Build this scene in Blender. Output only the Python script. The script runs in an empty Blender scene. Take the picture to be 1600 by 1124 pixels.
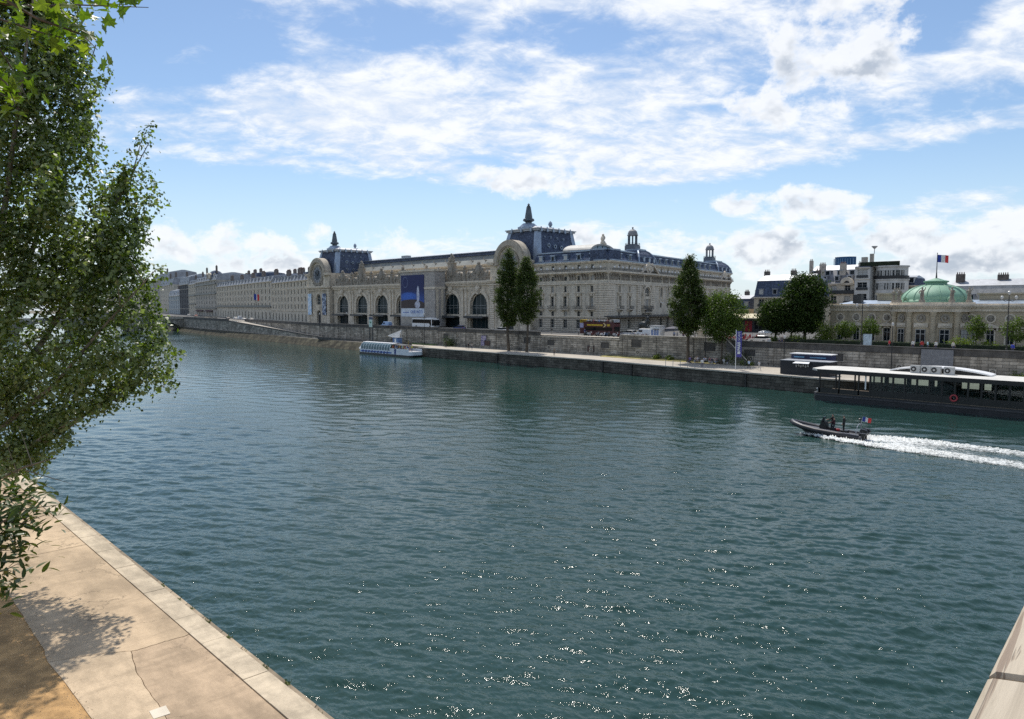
import bpy, math, random
import numpy as np
from mathutils import Vector, Matrix
random.seed(7); RNG = np.random.default_rng(11)
PI = math.pi; R = math.radians
scene = bpy.context.scene
COL = scene.collection

# ------------------------------------------------------------------ camera
H = 14.5                       # eye above the water
FPX, CX, CY = 1110.0, 800.0, 562.0
PITCH = math.atan((CY - 478.0) / FPX)
YAW = R(45.4715)
cam_d = bpy.data.cameras.new('camera'); cam = bpy.data.objects.new('camera', cam_d); COL.objects.link(cam)
cam_d.sensor_width = 36.0; cam_d.lens = FPX / 1600.0 * 36.0
cam_d.clip_start = 0.05; cam_d.clip_end = 6000.0
cam.location = (0, 0, H); cam.rotation_euler = (PI / 2 - PITCH, 0, YAW)
scene.camera = cam

FW = np.array([-math.sin(YAW), math.cos(YAW)]); RT = np.array([math.cos(YAW), math.sin(YAW)])
def ray(u, v):
    r = (u - CX) / FPX; d = (v - CY) / FPX
    xy = FW * (math.cos(PITCH) - d * math.sin(PITCH)) + RT * r
    return np.array([xy[0], xy[1], -math.sin(PITCH) - d * math.cos(PITCH)])
def at_z(u, v, z):
    d = ray(u, v); t = (z - H) / d[2]; return np.array([0, 0, H]) + t * d
def at_y(u, v, y):
    d = ray(u, v); t = y / d[1]; return np.array([0, 0, H]) + t * d
def at_w(u, v, w):
    return np.array([0, 0, H]) + w * ray(u, v)

# ------------------------------------------------------------------ node helpers
class NT:
    def __init__(s, tree): s.t = tree; s.n = tree.nodes; s.l = tree.links
    def new(s, typ, **kw):
        n = s.n.new(typ)
        for k, v in kw.items(): setattr(n, k, v)
        return n
    def put(s, sock, v):
        if hasattr(v, 'is_linked'): s.l.new(v, sock)
        elif v is not None: sock.default_value = v
    def math(s, op, a, b=None, c=None, clamp=False):
        n = s.new('ShaderNodeMath', operation=op, use_clamp=clamp)
        for i, x in enumerate((a, b, c)):
            if x is not None: s.put(n.inputs[i], x)
        return n.outputs[0]
    def vmath(s, op, a, b=None):
        n = s.new('ShaderNodeVectorMath', operation=op); s.put(n.inputs[0], a)
        if b is not None: s.put(n.inputs[1], b)
        return n.outputs[0]
    def comb(s, x, y, z):
        n = s.new('ShaderNodeCombineXYZ')
        for i, q in enumerate((x, y, z)): s.put(n.inputs[i], q)
        return n.outputs[0]
    def sep(s, v):
        n = s.new('ShaderNodeSeparateXYZ'); s.put(n.inputs[0], v); return n.outputs
    def noise(s, vec, scale, detail=4, rough=.55, dist=0, col=False, dim='3D'):
        n = s.new('ShaderNodeTexNoise', noise_dimensions=dim); s.put(n.inputs['Vector'], vec)
        n.inputs['Scale'].default_value = scale; n.inputs['Detail'].default_value = detail
        n.inputs['Roughness'].default_value = rough; n.inputs['Distortion'].default_value = dist
        return n.outputs['Color' if col else 'Fac']
    def ramp(s, fac, a, b, lo=0., hi=1., smooth=True):
        n = s.new('ShaderNodeMapRange', interpolation_type='SMOOTHSTEP' if smooth else 'LINEAR')
        for i, x in enumerate((fac, a, b, lo, hi)): s.put(n.inputs[i], x)
        return n.outputs[0]
    def mix(s, fac, a, b, typ='MIX'):
        n = s.new('ShaderNodeMix', data_type='RGBA', blend_type=typ)
        s.put(n.inputs[0], fac)
        for i, x in ((6, a), (7, b)):
            if isinstance(x, (tuple, list)): x = (*x[:3], 1)
            s.put(n.inputs[i], x)
        return n.outputs[2]
    def map(s, vec, scale=(1, 1, 1), rot=(0, 0, 0), loc=(0, 0, 0)):
        n = s.new('ShaderNodeMapping'); s.put(n.inputs[0], vec)
        n.inputs['Location'].default_value = loc; n.inputs['Rotation'].default_value = rot; n.inputs['Scale'].default_value = scale
        return n.outputs[0]
    def bump(s, h, strength=.3, dist=.1, nrm=None):
        n = s.new('ShaderNodeBump'); n.inputs['Strength'].default_value = strength; n.inputs['Distance'].default_value = dist
        s.put(n.inputs['Height'], h)
        if nrm is not None: s.put(n.inputs['Normal'], nrm)
        return n.outputs[0]

# ------------------------------------------------------------------ world: clear daylight sky with a broken cloud sheet
SUN_EL = R(58); SUN_ANG = R(140)          # angle of the sun's ground direction from +X
world = bpy.data.worlds.new('World'); scene.world = world; world.use_nodes = True
W = NT(world.node_tree); W.n.clear()
sky = W.new('ShaderNodeTexSky', sky_type='NISHITA'); sky.sun_disc = False
sky.sun_elevation = SUN_EL; sky.sun_rotation = PI / 2 - SUN_ANG
sky.altitude = 50; sky.air_density = 1.0; sky.dust_density = .3; sky.ozone_density = 1.6
tc = W.new('ShaderNodeTexCoord')
vd = W.map(tc.outputs['Generated'], rot=(0, 0, -YAW))
X_, Y_, Z_ = W.sep(W.vmath('NORMALIZE', vd))
AZ = W.math('ARCTAN2', X_, Y_); EL = W.math('ARCSINE', Z_)
def azel(u, v):
    d = ray(u, v); d = d / np.linalg.norm(d)
    f = d[:2] @ FW; r = d[:2] @ RT
    return math.atan2(r, f), math.asin(d[2])
def ellipse(u, v, ru, rv, tilt=0., amp=1., soft=1.):
    a, e = azel(u, v); ca, sa = math.cos(R(tilt)), math.sin(R(tilt))
    da = W.math('SUBTRACT', AZ, a); de = W.math('SUBTRACT', EL, e)
    p = W.math('ADD', W.math('MULTIPLY', da, ca * FPX / ru), W.math('MULTIPLY', de, sa * FPX / ru))
    q = W.math('ADD', W.math('MULTIPLY', da, -sa * FPX / rv), W.math('MULTIPLY', de, ca * FPX / rv))
    r2 = W.math('ADD', W.math('MULTIPLY', p, p), W.math('MULTIPLY', q, q))
    return W.ramp(r2, 0., 1.6 * soft, amp, 0.)
def total(terms):
    t = terms[0]
    for q in terms[1:]: t = W.math('ADD', t, q)
    return t
zz = W.math('ADD', W.math('MAXIMUM', Z_, 0.), .26)
PL = W.comb(W.math('DIVIDE', X_, zz), W.math('DIVIDE', Y_, zz), 0.)
n1 = W.noise(W.map(PL, rot=(0, 0, R(-20)), scale=(.8, 1.2, 1)), 2.0, 4, .6, .0)
n2 = W.noise(W.map(PL, rot=(0, 0, R(-32)), scale=(.85, 1.15, 1), loc=(7, 3, 1)), 9.5, 7, .64, .25)
nsheet = W.math('ADD', W.math('MULTIPLY', n1, .42), W.math('MULTIPLY', n2, .58))
cover = total([ellipse(430, 140, 330, 80, -6, 0.090), ellipse(800, 190, 430, 110, -10, 0.065), ellipse(1230, 130, 340, 140, 8, 0.070),
               ellipse(1450, 190, 280, 55, 2, 0.050), ellipse(1560, 80, 170, 90, 30, 0.080),
               ellipse(600, 232, 260, 26, -14, 0.050), ellipse(850, 15, 320, 32, 0, 0.060), ellipse(370, 250, 90, 10, 5, 0.080),
               ellipse(230, 40, 190, 75, 0, -0.255), ellipse(300, 320, 260, 60, 0, -0.255), ellipse(560, 330, 300, 45, 0, -0.255), ellipse(600, 40, 130, 30, 0, -0.145),
               ellipse(1480, 165, 120, 26, 3, -0.225), ellipse(1420, 268, 330, 36, 4, -0.255), ellipse(1450, 30, 70, 45, 0, -0.225), ellipse(1040, 315, 260, 26, 0, -0.255), ellipse(890, 50, 120, 30, 0, -0.155)])
dens = W.math('ADD', nsheet, W.math('ADD', cover, .11))  # constant adds cloud all round, mostly unseen, to brighten the shaded facades
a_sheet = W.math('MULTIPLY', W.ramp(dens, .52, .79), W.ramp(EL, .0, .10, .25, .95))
# cumulus heaps lower down and the thick one upper right
CV = W.comb(W.math('MULTIPLY', AZ, 1.), W.math('MULTIPLY', EL, 1.35), 0.)
c1 = W.noise(CV, 16, 7, .62, .15); c2 = W.noise(W.vmath('ADD', CV, (-.006, .024, 0)), 16, 3, .6, .15)
cmask = total([ellipse(1232, 316, 105, 30, 0, 0.470), ellipse(1195, 398, 74, 38, 5, 0.470), ellipse(800, 287, 95, 26, -8, 0.450), ellipse(870, 268, 80, 28, 0, 0.370),
               ellipse(1310, 45, 130, 70, -5, 0.450), ellipse(1265, 145, 130, 48, 8, 0.390), ellipse(1480, 385, 130, 42, 5, 0.450), ellipse(1375, 362, 56, 30, 0, 0.410),
               ellipse(1595, 335, 46, 36, 0, 0.450), ellipse(925, 366, 54, 20, 0, 0.470), ellipse(1100, 385, 170, 32, 0, 0.310), ellipse(410, 420, 70, 18, 5, 0.450),
               ellipse(520, 385, 360, 44, 0, 0.250), ellipse(1560, 425, 150, 26, 0, 0.390), ellipse(300, 375, 150, 34, 0, 0.230), ellipse(1120, 320, 260, 16, 0, 0.150)])
cd = W.math('ADD', W.math('MULTIPLY', W.math('MULTIPLY', W.math('SUBTRACT', c1, .5), 2.3), W.ramp(cmask, .03, .22)), cmask)
a_cum = W.ramp(cd, .20, .60)
shade = W.ramp(W.math('SUBTRACT', c1, c2), -.16, .10)                       # lit from above
core = W.ramp(cd, .34, .72)
skc = W.mix(1.0, sky.outputs[0], (.88, .92, .95), 'MULTIPLY')
K = 8.1
sheet_c = W.mix(W.ramp(n2, .40, .66), (.74 * K, .81 * K, .92 * K), (.95 * K, .97 * K, 1.0 * K))
cum_c = W.mix(W.math('MULTIPLY', core, W.math('SUBTRACT', 1.0, W.math('MULTIPLY', shade, .9))), (.95 * K, .97 * K, 1.0 * K), (.46 * K, .52 * K, .61 * K))
hz = W.ramp(EL, -.06, .22, .80, 0.)                                         # bright air near the horizon
skc = W.mix(hz, skc, (.62 * K, .75 * K, .90 * K))
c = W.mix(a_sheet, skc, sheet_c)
c = W.mix(W.math('MULTIPLY', a_cum, .92), c, cum_c)

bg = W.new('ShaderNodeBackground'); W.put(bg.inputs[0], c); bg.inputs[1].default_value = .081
world.cycles.sampling_method = 'MANUAL'; world.cycles.sample_map_resolution = 512
wo = W.new('ShaderNodeOutputWorld'); W.l.new(bg.outputs[0], wo.inputs[0])

sun_d = bpy.data.lights.new('sun', 'SUN'); sun = bpy.data.objects.new('sun', sun_d); COL.objects.link(sun)
sun_d.energy = 2.6; sun_d.angle = R(.53); sun_d.color = (1.0, .95, .87)
sdir = Vector((math.cos(SUN_ANG) * math.cos(SUN_EL), math.sin(SUN_ANG) * math.cos(SUN_EL), math.sin(SUN_EL)))
sun.rotation_euler = sdir.to_track_quat('Z', 'Y').to_euler(); sun.location = sdir * 300

vs = scene.view_settings
vs.view_transform = 'Standard'; vs.look = 'None'; vs.exposure = 0.70; vs.gamma = 1.0; vs.use_curve_mapping = False
scene.render.engine = 'CYCLES'
cy = scene.cycles
cy.use_denoising = False; cy.max_bounces = 6; cy.diffuse_bounces = 3; cy.glossy_bounces = 3; cy.transmission_bounces = 4
cy.transparent_max_bounces = 8; cy.sample_clamp_indirect = 6; cy.sample_clamp_direct = 14; cy.caustics_reflective = False; cy.caustics_refractive = False

# ------------------------------------------------------------------ materials
MATS = {}
def mat_base(name):
    m = bpy.data.materials.new(name); m.use_nodes = True; N = NT(m.node_tree)
    b = N.n['Principled BSDF']; return m, N, b
def mat(name, col, rough=.8, var=.18, scale=.6, metal=0., bump=0., bscale=8., spec=.5, streak=0., island=0., emit=0.):
    if name in MATS: return MATS[name]
    m, N, b = mat_base(name); MATS[name] = m
    g = N.new('ShaderNodeTexCoord').outputs['Object']
    f = N.noise(g, scale, 6, .65)
    lo = [max(0, x * (1 - var)) for x in col]; hi = [x * (1 + var) for x in col]
    c = N.mix(N.ramp(f, .3, .7), lo, hi)
    if streak:
        s = N.noise(N.map(g, scale=(1.4, 1.4, .09)), 1.1, 5, .7)
        c = N.mix(N.ramp(s, .45, .75, 0., streak), c, [x * .32 for x in col])
    if island:
        r = N.new('ShaderNodeNewGeometry').outputs['Random Per Island']
        c = N.mix(1.0, c, N.mix(r, (1 - island,) * 3, (1 + island,) * 3), 'MULTIPLY')
    N.put(b.inputs['Base Color'], c); b.inputs['Roughness'].default_value = rough; b.inputs['Metallic'].default_value = metal
    b.inputs['Specular IOR Level'].default_value = spec
    if bump: N.put(b.inputs['Normal'], N.bump(N.noise(g, bscale, 5, .6), bump, .05))
    if emit: N.put(b.inputs['Emission Color'], c); b.inputs['Emission Strength'].default_value = emit
    return m
def stone(name, col, bw=1.1, bh=.5, mortar=.018, var=.2, streak=.5, blockvar=.25, bump=.5, dark=.45):
    """coursed ashlar seen from afar: courses, block-to-block tone, soot streaks"""
    if name in MATS: return MATS[name]
    m, N, b = mat_base(name); MATS[name] = m
    g = N.new('ShaderNodeTexCoord').outputs['Object']
    x, y, z = N.sep(g)
    vec = N.comb(N.math('ADD', x, y), z, 0.)
    br = N.new('ShaderNodeTexBrick'); N.put(br.inputs['Vector'], vec)
    br.inputs['Scale'].default_value = 1.; br.inputs['Mortar Size'].default_value = mortar; br.inputs['Brick Width'].default_value = bw
    br.inputs['Row Height'].default_value = bh; br.inputs['Mortar Smooth'].default_value = .2; br.inputs['Bias'].default_value = 0.
    br.inputs['Color1'].default_value = (*[q * (1 - blockvar) for q in col], 1); br.inputs['Color2'].default_value = (*[min(1, q * (1 + blockvar)) for q in col], 1)
    br.inputs['Mortar'].default_value = (*[q * dark for q in col], 1)
    f = N.noise(g, .35, 6, .65)
    c = N.mix(1.0, br.outputs['Color'], N.mix(N.ramp(f, .3, .7), (1 - var,) * 3, (1 + var,) * 3), 'MULTIPLY')
    if streak:
        s = N.noise(N.map(g, scale=(1.0, 1.0, .10)), .9, 6, .7)
        c = N.mix(N.ramp(s, .44, .74, 0., streak), c, [q * .30 for q in col])
    N.put(b.inputs['Base Color'], c); b.inputs['Roughness'].default_value = .88; b.inputs['Specular IOR Level'].default_value = .25
    h = N.math('SUBTRACT', N.math('MULTIPLY', N.noise(g, 6, 4, .6), .25), br.outputs['Fac'])
    N.put(b.inputs['Normal'], N.bump(h, bump, .06))
    return m
def glass_mat(name, col=(.015, .022, .028), rough=.04, rnd=.0, pale=(.5, .5, .48)):
    if name in MATS: return MATS[name]
    m, N, b = mat_base(name); MATS[name] = m
    c = (*col, 1)
    if rnd:
        r = N.new('ShaderNodeObjectInfo').outputs['Random']
        c = N.mix(N.math('GREATER_THAN', r, 1 - rnd), col, pale)      # some panes have blinds drawn behind them
    N.put(b.inputs['Base Color'], c); b.inputs['Roughness'].default_value = rough; b.inputs['IOR'].default_value = 1.5; b.inputs['Specular IOR Level'].default_value = .12
    return m
def leaf_mat(name, col, trans=.35, gloss=.35, var=.45, back=None, rough=.38):
    if name in MATS: return MATS[name]
    m = bpy.data.materials.new(name); m.use_nodes = True; MATS[name] = m
    N = NT(m.node_tree); N.n.clear()
    geo = N.new('ShaderNodeNewGeometry'); r = geo.outputs['Random Per Island']
    lo = [q * (1 - var) for q in col]; hi = [col[0] * (1 + var * 1.3), col[1] * (1 + var), col[2] * (1 + var * .5)]
    c = N.mix(r, lo, hi)
    if back: c = N.mix(geo.outputs['Backfacing'], c, back)
    pr = N.new('ShaderNodeBsdfPrincipled'); N.put(pr.inputs['Base Color'], c); pr.inputs['Roughness'].default_value = rough
    pr.inputs['Specular IOR Level'].default_value = gloss
    tr = N.new('ShaderNodeBsdfTranslucent'); N.put(tr.inputs[0], N.mix(1.0, c, (1.5, 1.7, .5), 'MULTIPLY'))
    mx = N.new('ShaderNodeMixShader'); mx.inputs[0].default_value = trans
    N.l.new(pr.outputs[0], mx.inputs[1]); N.l.new(tr.outputs[0], mx.inputs[2])
    o = N.new('ShaderNodeOutputMaterial'); N.l.new(mx.outputs[0], o.inputs[0])
    return m

LIME = (.65, .57, .455)
M_stone = stone('limestone', LIME, 1.2, .55, .02, .22, .62, .10, .4)
M_trim = mat('limestone_trim', (.68, .60, .485), .85, .16, .8, streak=.45, bump=.4, bscale=5)
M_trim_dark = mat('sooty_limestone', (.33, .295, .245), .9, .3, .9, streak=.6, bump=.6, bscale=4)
M_rust = stone('rusticated_stone', (.58, .52, .43), 2.4, .62, .07, .12, .4, .08, .9, .35)
M_slate = stone('slate_roof', (.085, .108, .165), .35, .28, .012, .2, .0, .35, .4, .6)
M_zinc = mat('zinc', (.30, .36, .44), .42, .18, .8, metal=.55, streak=.25)
M_zinc_lt = mat('zinc_pale', (.36, .375, .40), .45, .12, .8, metal=.3, streak=.2)
M_glass = glass_mat('window_glass', rnd=.2)
M_glass_big = glass_mat('arch_glass', (.02, .035, .04), .06)
M_frame = mat('window_frame_paint', (.42, .41, .38), .5, .08)
M_frame_dk = mat('dark_iron', (.035, .04, .045), .45, .2)
M_iron = mat('black_iron', (.018, .018, .02), .45, .2)
M_bronze = mat('bronze_green', (.07, .11, .11), .5, .3, 2)
M_quaywall = stone('river_wall_stone', (.33, .305, .265), 1.9, .52, .028, .4, .7, .28, .8, .3)
M_parapet = mat('shaded_parapet_stone', (.085, .082, .078), .9, .35, .5, streak=.5, bump=.5, bscale=3)  # light stone; its backlit shade is put into the dark base colour
M_coping = mat('coping_stone', (.42, .39, .34), .85, .2, .5, streak=.3, bump=.3)
M_asphalt = mat('asphalt', (.10, .098, .095), .9, .2, .3, bump=.2, bscale=20)
M_pave = mat('quay_paving', (.42, .375, .31), .9, .15, .15, bump=.2, bscale=4)
M_white = mat('white_paint', (.80, .80, .80), .4, .05)
M_black = mat('black_paint', (.012, .013, .014), .4, .15)
M_bark = mat('bark', (.10, .08, .06), .95, .4, 3, bump=.8, bscale=12)
# ------------------------------------------------------------------ mesh builder
class MB:
    def __init__(s): s.v = []; s.f = []; s.m = []
    def poly(s, pts, mi=0):
        k = len(s.v); s.v += [tuple(p) for p in pts]; s.f.append(tuple(range(k, k + len(pts)))); s.m.append(mi); return s
    def box(s, x0, x1, y0, y1, z0, z1, mi=0):
        k = len(s.v)
        s.v += [(x0, y0, z0), (x1, y0, z0), (x1, y1, z0), (x0, y1, z0), (x0, y0, z1), (x1, y0, z1), (x1, y1, z1), (x0, y1, z1)]
        s.f += [tuple(k + q for q in f) for f in ((0, 3, 2, 1), (4, 5, 6, 7), (0, 1, 5, 4), (1, 2, 6, 5), (2, 3, 7, 6), (3, 0, 4, 7))]; s.m += [mi] * 6; return s
    def hexa(s, a, b, mi=0):
        """two quads (bottom, top), same winding counter-clockwise seen from above"""
        k = len(s.v); s.v += [tuple(p) for p in a] + [tuple(p) for p in b]
        s.f += [tuple(k + q for q in f) for f in ((0, 3, 2, 1), (4, 5, 6, 7), (0, 1, 5, 4), (1, 2, 6, 5), (2, 3, 7, 6), (3, 0, 4, 7))]; s.m += [mi] * 6; return s
    def prism(s, pts, y0, y1, mi=0):
        """outline in x,z (counter-clockwise seen from -y) extruded from y0 (front) to y1"""
        n = len(pts); k = len(s.v)
        s.v += [(p[0], y0, p[1]) for p in pts] + [(p[0], y1, p[1]) for p in pts]
        s.f.append(tuple(range(k, k + n))); s.f.append(tuple(range(k + 2 * n - 1, k + n - 1, -1)))
        for i in range(n):
            j = (i + 1) % n; s.f.append((k + j, k + i, k + n + i, k + n + j))
        s.m += [mi] * (n + 2); return s
    def prism_x(s, pts, x0, x1, mi=0):
        """outline in y,z extruded along x"""
        n = len(pts); k = len(s.v)
        s.v += [(x0, p[0], p[1]) for p in pts] + [(x1, p[0], p[1]) for p in pts]
        s.f.append(tuple(range(k + n - 1, k - 1, -1))); s.f.append(tuple(range(k + n, k + 2 * n)))
        for i in range(n):
            j = (i + 1) % n; s.f.append((k + i, k + j, k + n + j, k + n + i))
        s.m += [mi] * (n + 2); return s
    def prism_z(s, pts, z0, z1, mi=0):
        n = len(pts); k = len(s.v)
        s.v += [(p[0], p[1], z0) for p in pts] + [(p[0], p[1], z1) for p in pts]
        s.f.append(tuple(range(k + n - 1, k - 1, -1))); s.f.append(tuple(range(k + n, k + 2 * n)))
        for i in range(n):
            j = (i + 1) % n; s.f.append((k + i, k + j, k + n + j, k + n + i))
        s.m += [mi] * (n + 2); return s
    def lathe(s, prof, n=16, c=(0, 0, 0), a0=0., a1=2 * PI, mi=0, sx=1., sy=1.):
        full = abs(a1 - a0 - 2 * PI) < 1e-6; cols = n if full else n + 1; k = len(s.v)
        for (r, z) in prof:
            for i in range(cols):
                a = a0 + (a1 - a0) * i / n; s.v.append((c[0] + r * math.cos(a) * sx, c[1] + r * math.sin(a) * sy, c[2] + z))
        for j in range(len(prof) - 1):
            for i in range(n):
                i2 = (i + 1) % cols
                s.f.append((k + j * cols + i, k + j * cols + i2, k + (j + 1) * cols + i2, k + (j + 1) * cols + i)); s.m.append(mi)
        return s
    def tube(s, pts, rads, n=6, mi=0, cap=True):
        k = len(s.v); pts = [Vector(p) for p in pts]
        if not isinstance(rads, (list, tuple)): rads = [rads] * len(pts)
        for i, p in enumerate(pts):
            t = (pts[min(i + 1, len(pts) - 1)] - pts[max(i - 1, 0)]).normalized()
            a = t.cross(Vector((0, 0, 1))); a = a.normalized() if a.length > 1e-3 else Vector((1, 0, 0)); b = t.cross(a)
            for q in range(n):
                w = 2 * PI * q / n; s.v.append(tuple(p + (a * math.cos(w) + b * math.sin(w)) * rads[i]))
        for i in range(len(pts) - 1):
            for q in range(n):
                q2 = (q + 1) % n; s.f.append((k + i * n + q, k + (i + 1) * n + q, k + (i + 1) * n + q2, k + i * n + q2)); s.m.append(mi)
        if cap:
            s.f.append(tuple(k + q for q in range(n))); e = k + (len(pts) - 1) * n
            s.f.append(tuple(e + n - 1 - q for q in range(n))); s.m += [mi] * 2
        return s
    def arc(s, cx, cz, r0, r1, a0, a1, n, y0, y1, mi=0):
        """ring segment in the x,z plane, front at y0"""
        k = len(s.v)
        for i in range(n + 1):
            a = a0 + (a1 - a0) * i / n; c, w = math.cos(a), math.sin(a)
            s.v += [(cx + r0 * c, y0, cz + r0 * w), (cx + r1 * c, y0, cz + r1 * w), (cx + r1 * c, y1, cz + r1 * w), (cx + r0 * c, y1, cz + r0 * w)]
        for i in range(n):
            b = k + 4 * i
            for (p, q) in ((0, 1), (1, 2), (2, 3), (3, 0)):
                s.f.append((b + p, b + q, b + 4 + q, b + 4 + p)); s.m.append(mi)
        if abs(a1 - a0) < 2 * PI - 1e-6:
            s.f.append((k + 3, k + 2, k + 1, k)); b = k + 4 * n; s.f.append((b, b + 1, b + 2, b + 3)); s.m += [mi] * 2
        return s
    def blob(s, c, r, n=8, m=5, mi=0, jit=0.):
        rx, ry, rz = r if isinstance(r, (tuple, list)) else (r, r, r); k = len(s.v)
        s.v.append((c[0], c[1], c[2] - rz))
        for j in range(1, m):
            t = -PI / 2 + PI * j / m
            for i in range(n):
                a = 2 * PI * i / n; q = 1 + random.uniform(-jit, jit)
                s.v.append((c[0] + rx * math.cos(t) * math.cos(a) * q, c[1] + ry * math.cos(t) * math.sin(a) * q, c[2] + rz * math.sin(t) * q))
        s.v.append((c[0], c[1], c[2] + rz)); e = len(s.v) - 1
        for i in range(n): s.f.append((k, k + 1 + (i + 1) % n, k + 1 + i)); s.m.append(mi)
        for j in range(m - 2):
            for i in range(n):
                a = k + 1 + j * n; s.f.append((a + i, a + (i + 1) % n, a + n + (i + 1) % n, a + n + i)); s.m.append(mi)
        a = k + 1 + (m - 2) * n
        for i in range(n): s.f.append((a + i, a + (i + 1) % n, e)); s.m.append(mi)
        return s
    def wall(s, x0, x1, z0, z1, ops, y=0., depth=.4, mi=0, seg=10):
        """sheet facing -y with real openings and reveals; ops: (xa, xb, za, zb[, 'arch'])"""
        xs = sorted({x0, x1, *[q for o in ops for q in o[:2]]}); zs = sorted({z0, z1, *[q for o in ops for q in o[2:4]]})
        xs = [q for q in xs if x0 - 1e-6 <= q <= x1 + 1e-6]; zs = [q for q in zs if z0 - 1e-6 <= q <= z1 + 1e-6]
        for j in range(len(zs) - 1):
            run = None
            zm = (zs[j] + zs[j + 1]) / 2
            for i in range(len(xs) - 1):
                xm = (xs[i] + xs[i + 1]) / 2
                hole = any(o[0] < xm < o[1] and o[2] < zm < o[3] for o in ops)
                if not hole and run is None: run = xs[i]
                if hole and run is not None:
                    s.poly([(run, y, zs[j]), (xs[i], y, zs[j]), (xs[i], y, zs[j + 1]), (run, y, zs[j + 1])], mi); run = None
            if run is not None: s.poly([(run, y, zs[j]), (x1, y, zs[j]), (x1, y, zs[j + 1]), (run, y, zs[j + 1])], mi)
        d = y + depth
        for o in ops:
            a, b, c, e = o[:4]
            if len(o) > 4:
                r = (b - a) / 2; cx = (a + b) / 2; cz = e - r
                pts = [(cx + r * math.cos(PI * i / seg), cz + r * math.sin(PI * i / seg)) for i in range(seg + 1)]
                for i in range(seg):
                    p, q = pts[i], pts[i + 1]
                    t0 = (p[0], e); t1 = (q[0], e)
                    s.poly([(p[0], y, p[1]), (t0[0], y, e), (t1[0], y, e), (q[0], y, q[1])], mi)
                    s.poly([(p[0], y, p[1]), (q[0], y, q[1]), (q[0], d, q[1]), (p[0], d, p[1])], mi)
                zt = cz
            else:
                zt = e; s.poly([(a, y, e), (b, y, e), (b, d, e), (a, d, e)][::-1], mi)
            s.poly([(a, y, c), (a, d, c), (a, d, zt), (a, y, zt)][::-1], mi); s.poly([(b, y, c), (b, d, c), (b, d, zt), (b, y, zt)], mi)
            s.poly([(a, y, c), (b, y, c), (b, d, c), (a, d, c)], mi)
        return s
    def mesh(s, name, mats, smooth=False):
        me = bpy.data.meshes.new(name); me.from_pydata(s.v, [], s.f)
        for m in (mats if isinstance(mats, (list, tuple)) else [mats]): me.materials.append(m)
        if any(s.m): me.polygons.foreach_set('material_index', s.m)
        if smooth: me.polygons.foreach_set('use_smooth', [True] * len(s.f))
        me.update(); return me

def link(name, me, parent=None, loc=(0, 0, 0), rz=0., rot=None, sc=None):
    o = bpy.data.objects.new(name, me); COL.objects.link(o); o.location = loc
    o.rotation_euler = rot if rot is not None else (0, 0, rz)
    if sc is not None: o.scale = sc if isinstance(sc, (tuple, list)) else (sc,) * 3
    if parent is not None: o.parent = parent
    return o
def part(name, mb, mats, parent=None, loc=(0, 0, 0), rz=0., rot=None, smooth=False, sc=None):
    return link(name, mb.mesh(name, mats, smooth), parent, loc, rz, rot, sc)
def tag(o, label=None, cat=None, group=None, kind=None):
    for k, v in (('label', label), ('category', cat), ('group', group), ('kind', kind)):
        if v: o[k] = v
    return o
def thing(name, label, cat, loc=(0, 0, 0), rz=0., group=None):
    o = bpy.data.objects.new(name, None); COL.objects.link(o); o.location = loc; o.rotation_euler = (0, 0, rz); o.empty_display_size = .3
    return tag(o, label, cat, group)
def struct(name, mb, mats, smooth=False, loc=(0, 0, 0)):
    return tag(part(name, mb, mats, loc=loc, smooth=smooth), kind='structure')
def copy_tree(o, parent=None):
    c = o.copy(); COL.objects.link(c)
    if parent is not None: c.parent = parent
    for ch in [q for q in o.children]: copy_tree(ch, c)
    return c
def clone(o, loc, rz, label, group=None):
    c = copy_tree(o); c.location = loc; c.rotation_euler = (0, 0, rz); c['label'] = label
    if group: c['group'] = group
    return c
def text_mesh(body, size, depth=.01, align='CENTER', bold=0.):
    cu = bpy.data.curves.new('lettering', 'FONT'); cu.body = body; cu.size = size; cu.extrude = depth; cu.align_x = align; cu.align_y = 'CENTER'; cu.offset = bold; cu.resolution_u = 2
    ob = bpy.data.objects.new('lettering', cu); COL.objects.link(ob)
    dg = bpy.context.evaluated_depsgraph_get(); me = bpy.data.meshes.new_from_object(ob.evaluated_get(dg))
    bpy.data.objects.remove(ob); bpy.data.curves.remove(cu); return me

# ------------------------------------------------------------------ bank lines (river runs along X, far bank at +Y)
def lerp_line(pts):
    xs = [p[0] for p in pts]; ys = [p[1] for p in pts]
    return lambda x: float(np.interp(x, xs, ys))
edge_y = lerp_line([(-1000, 232), (-386, 143), (-288, 132.6), (-224, 126), (-190, 124.6), (-100, 123.2), (-71, 119.6), (-48, 118), (90, 117)])
wall_y = lerp_line([(-1000, 268), (-484, 174), (-300, 144.5), (-232, 134.5), (-225, 134), (90, 134)])
STREET = 6.85

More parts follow.
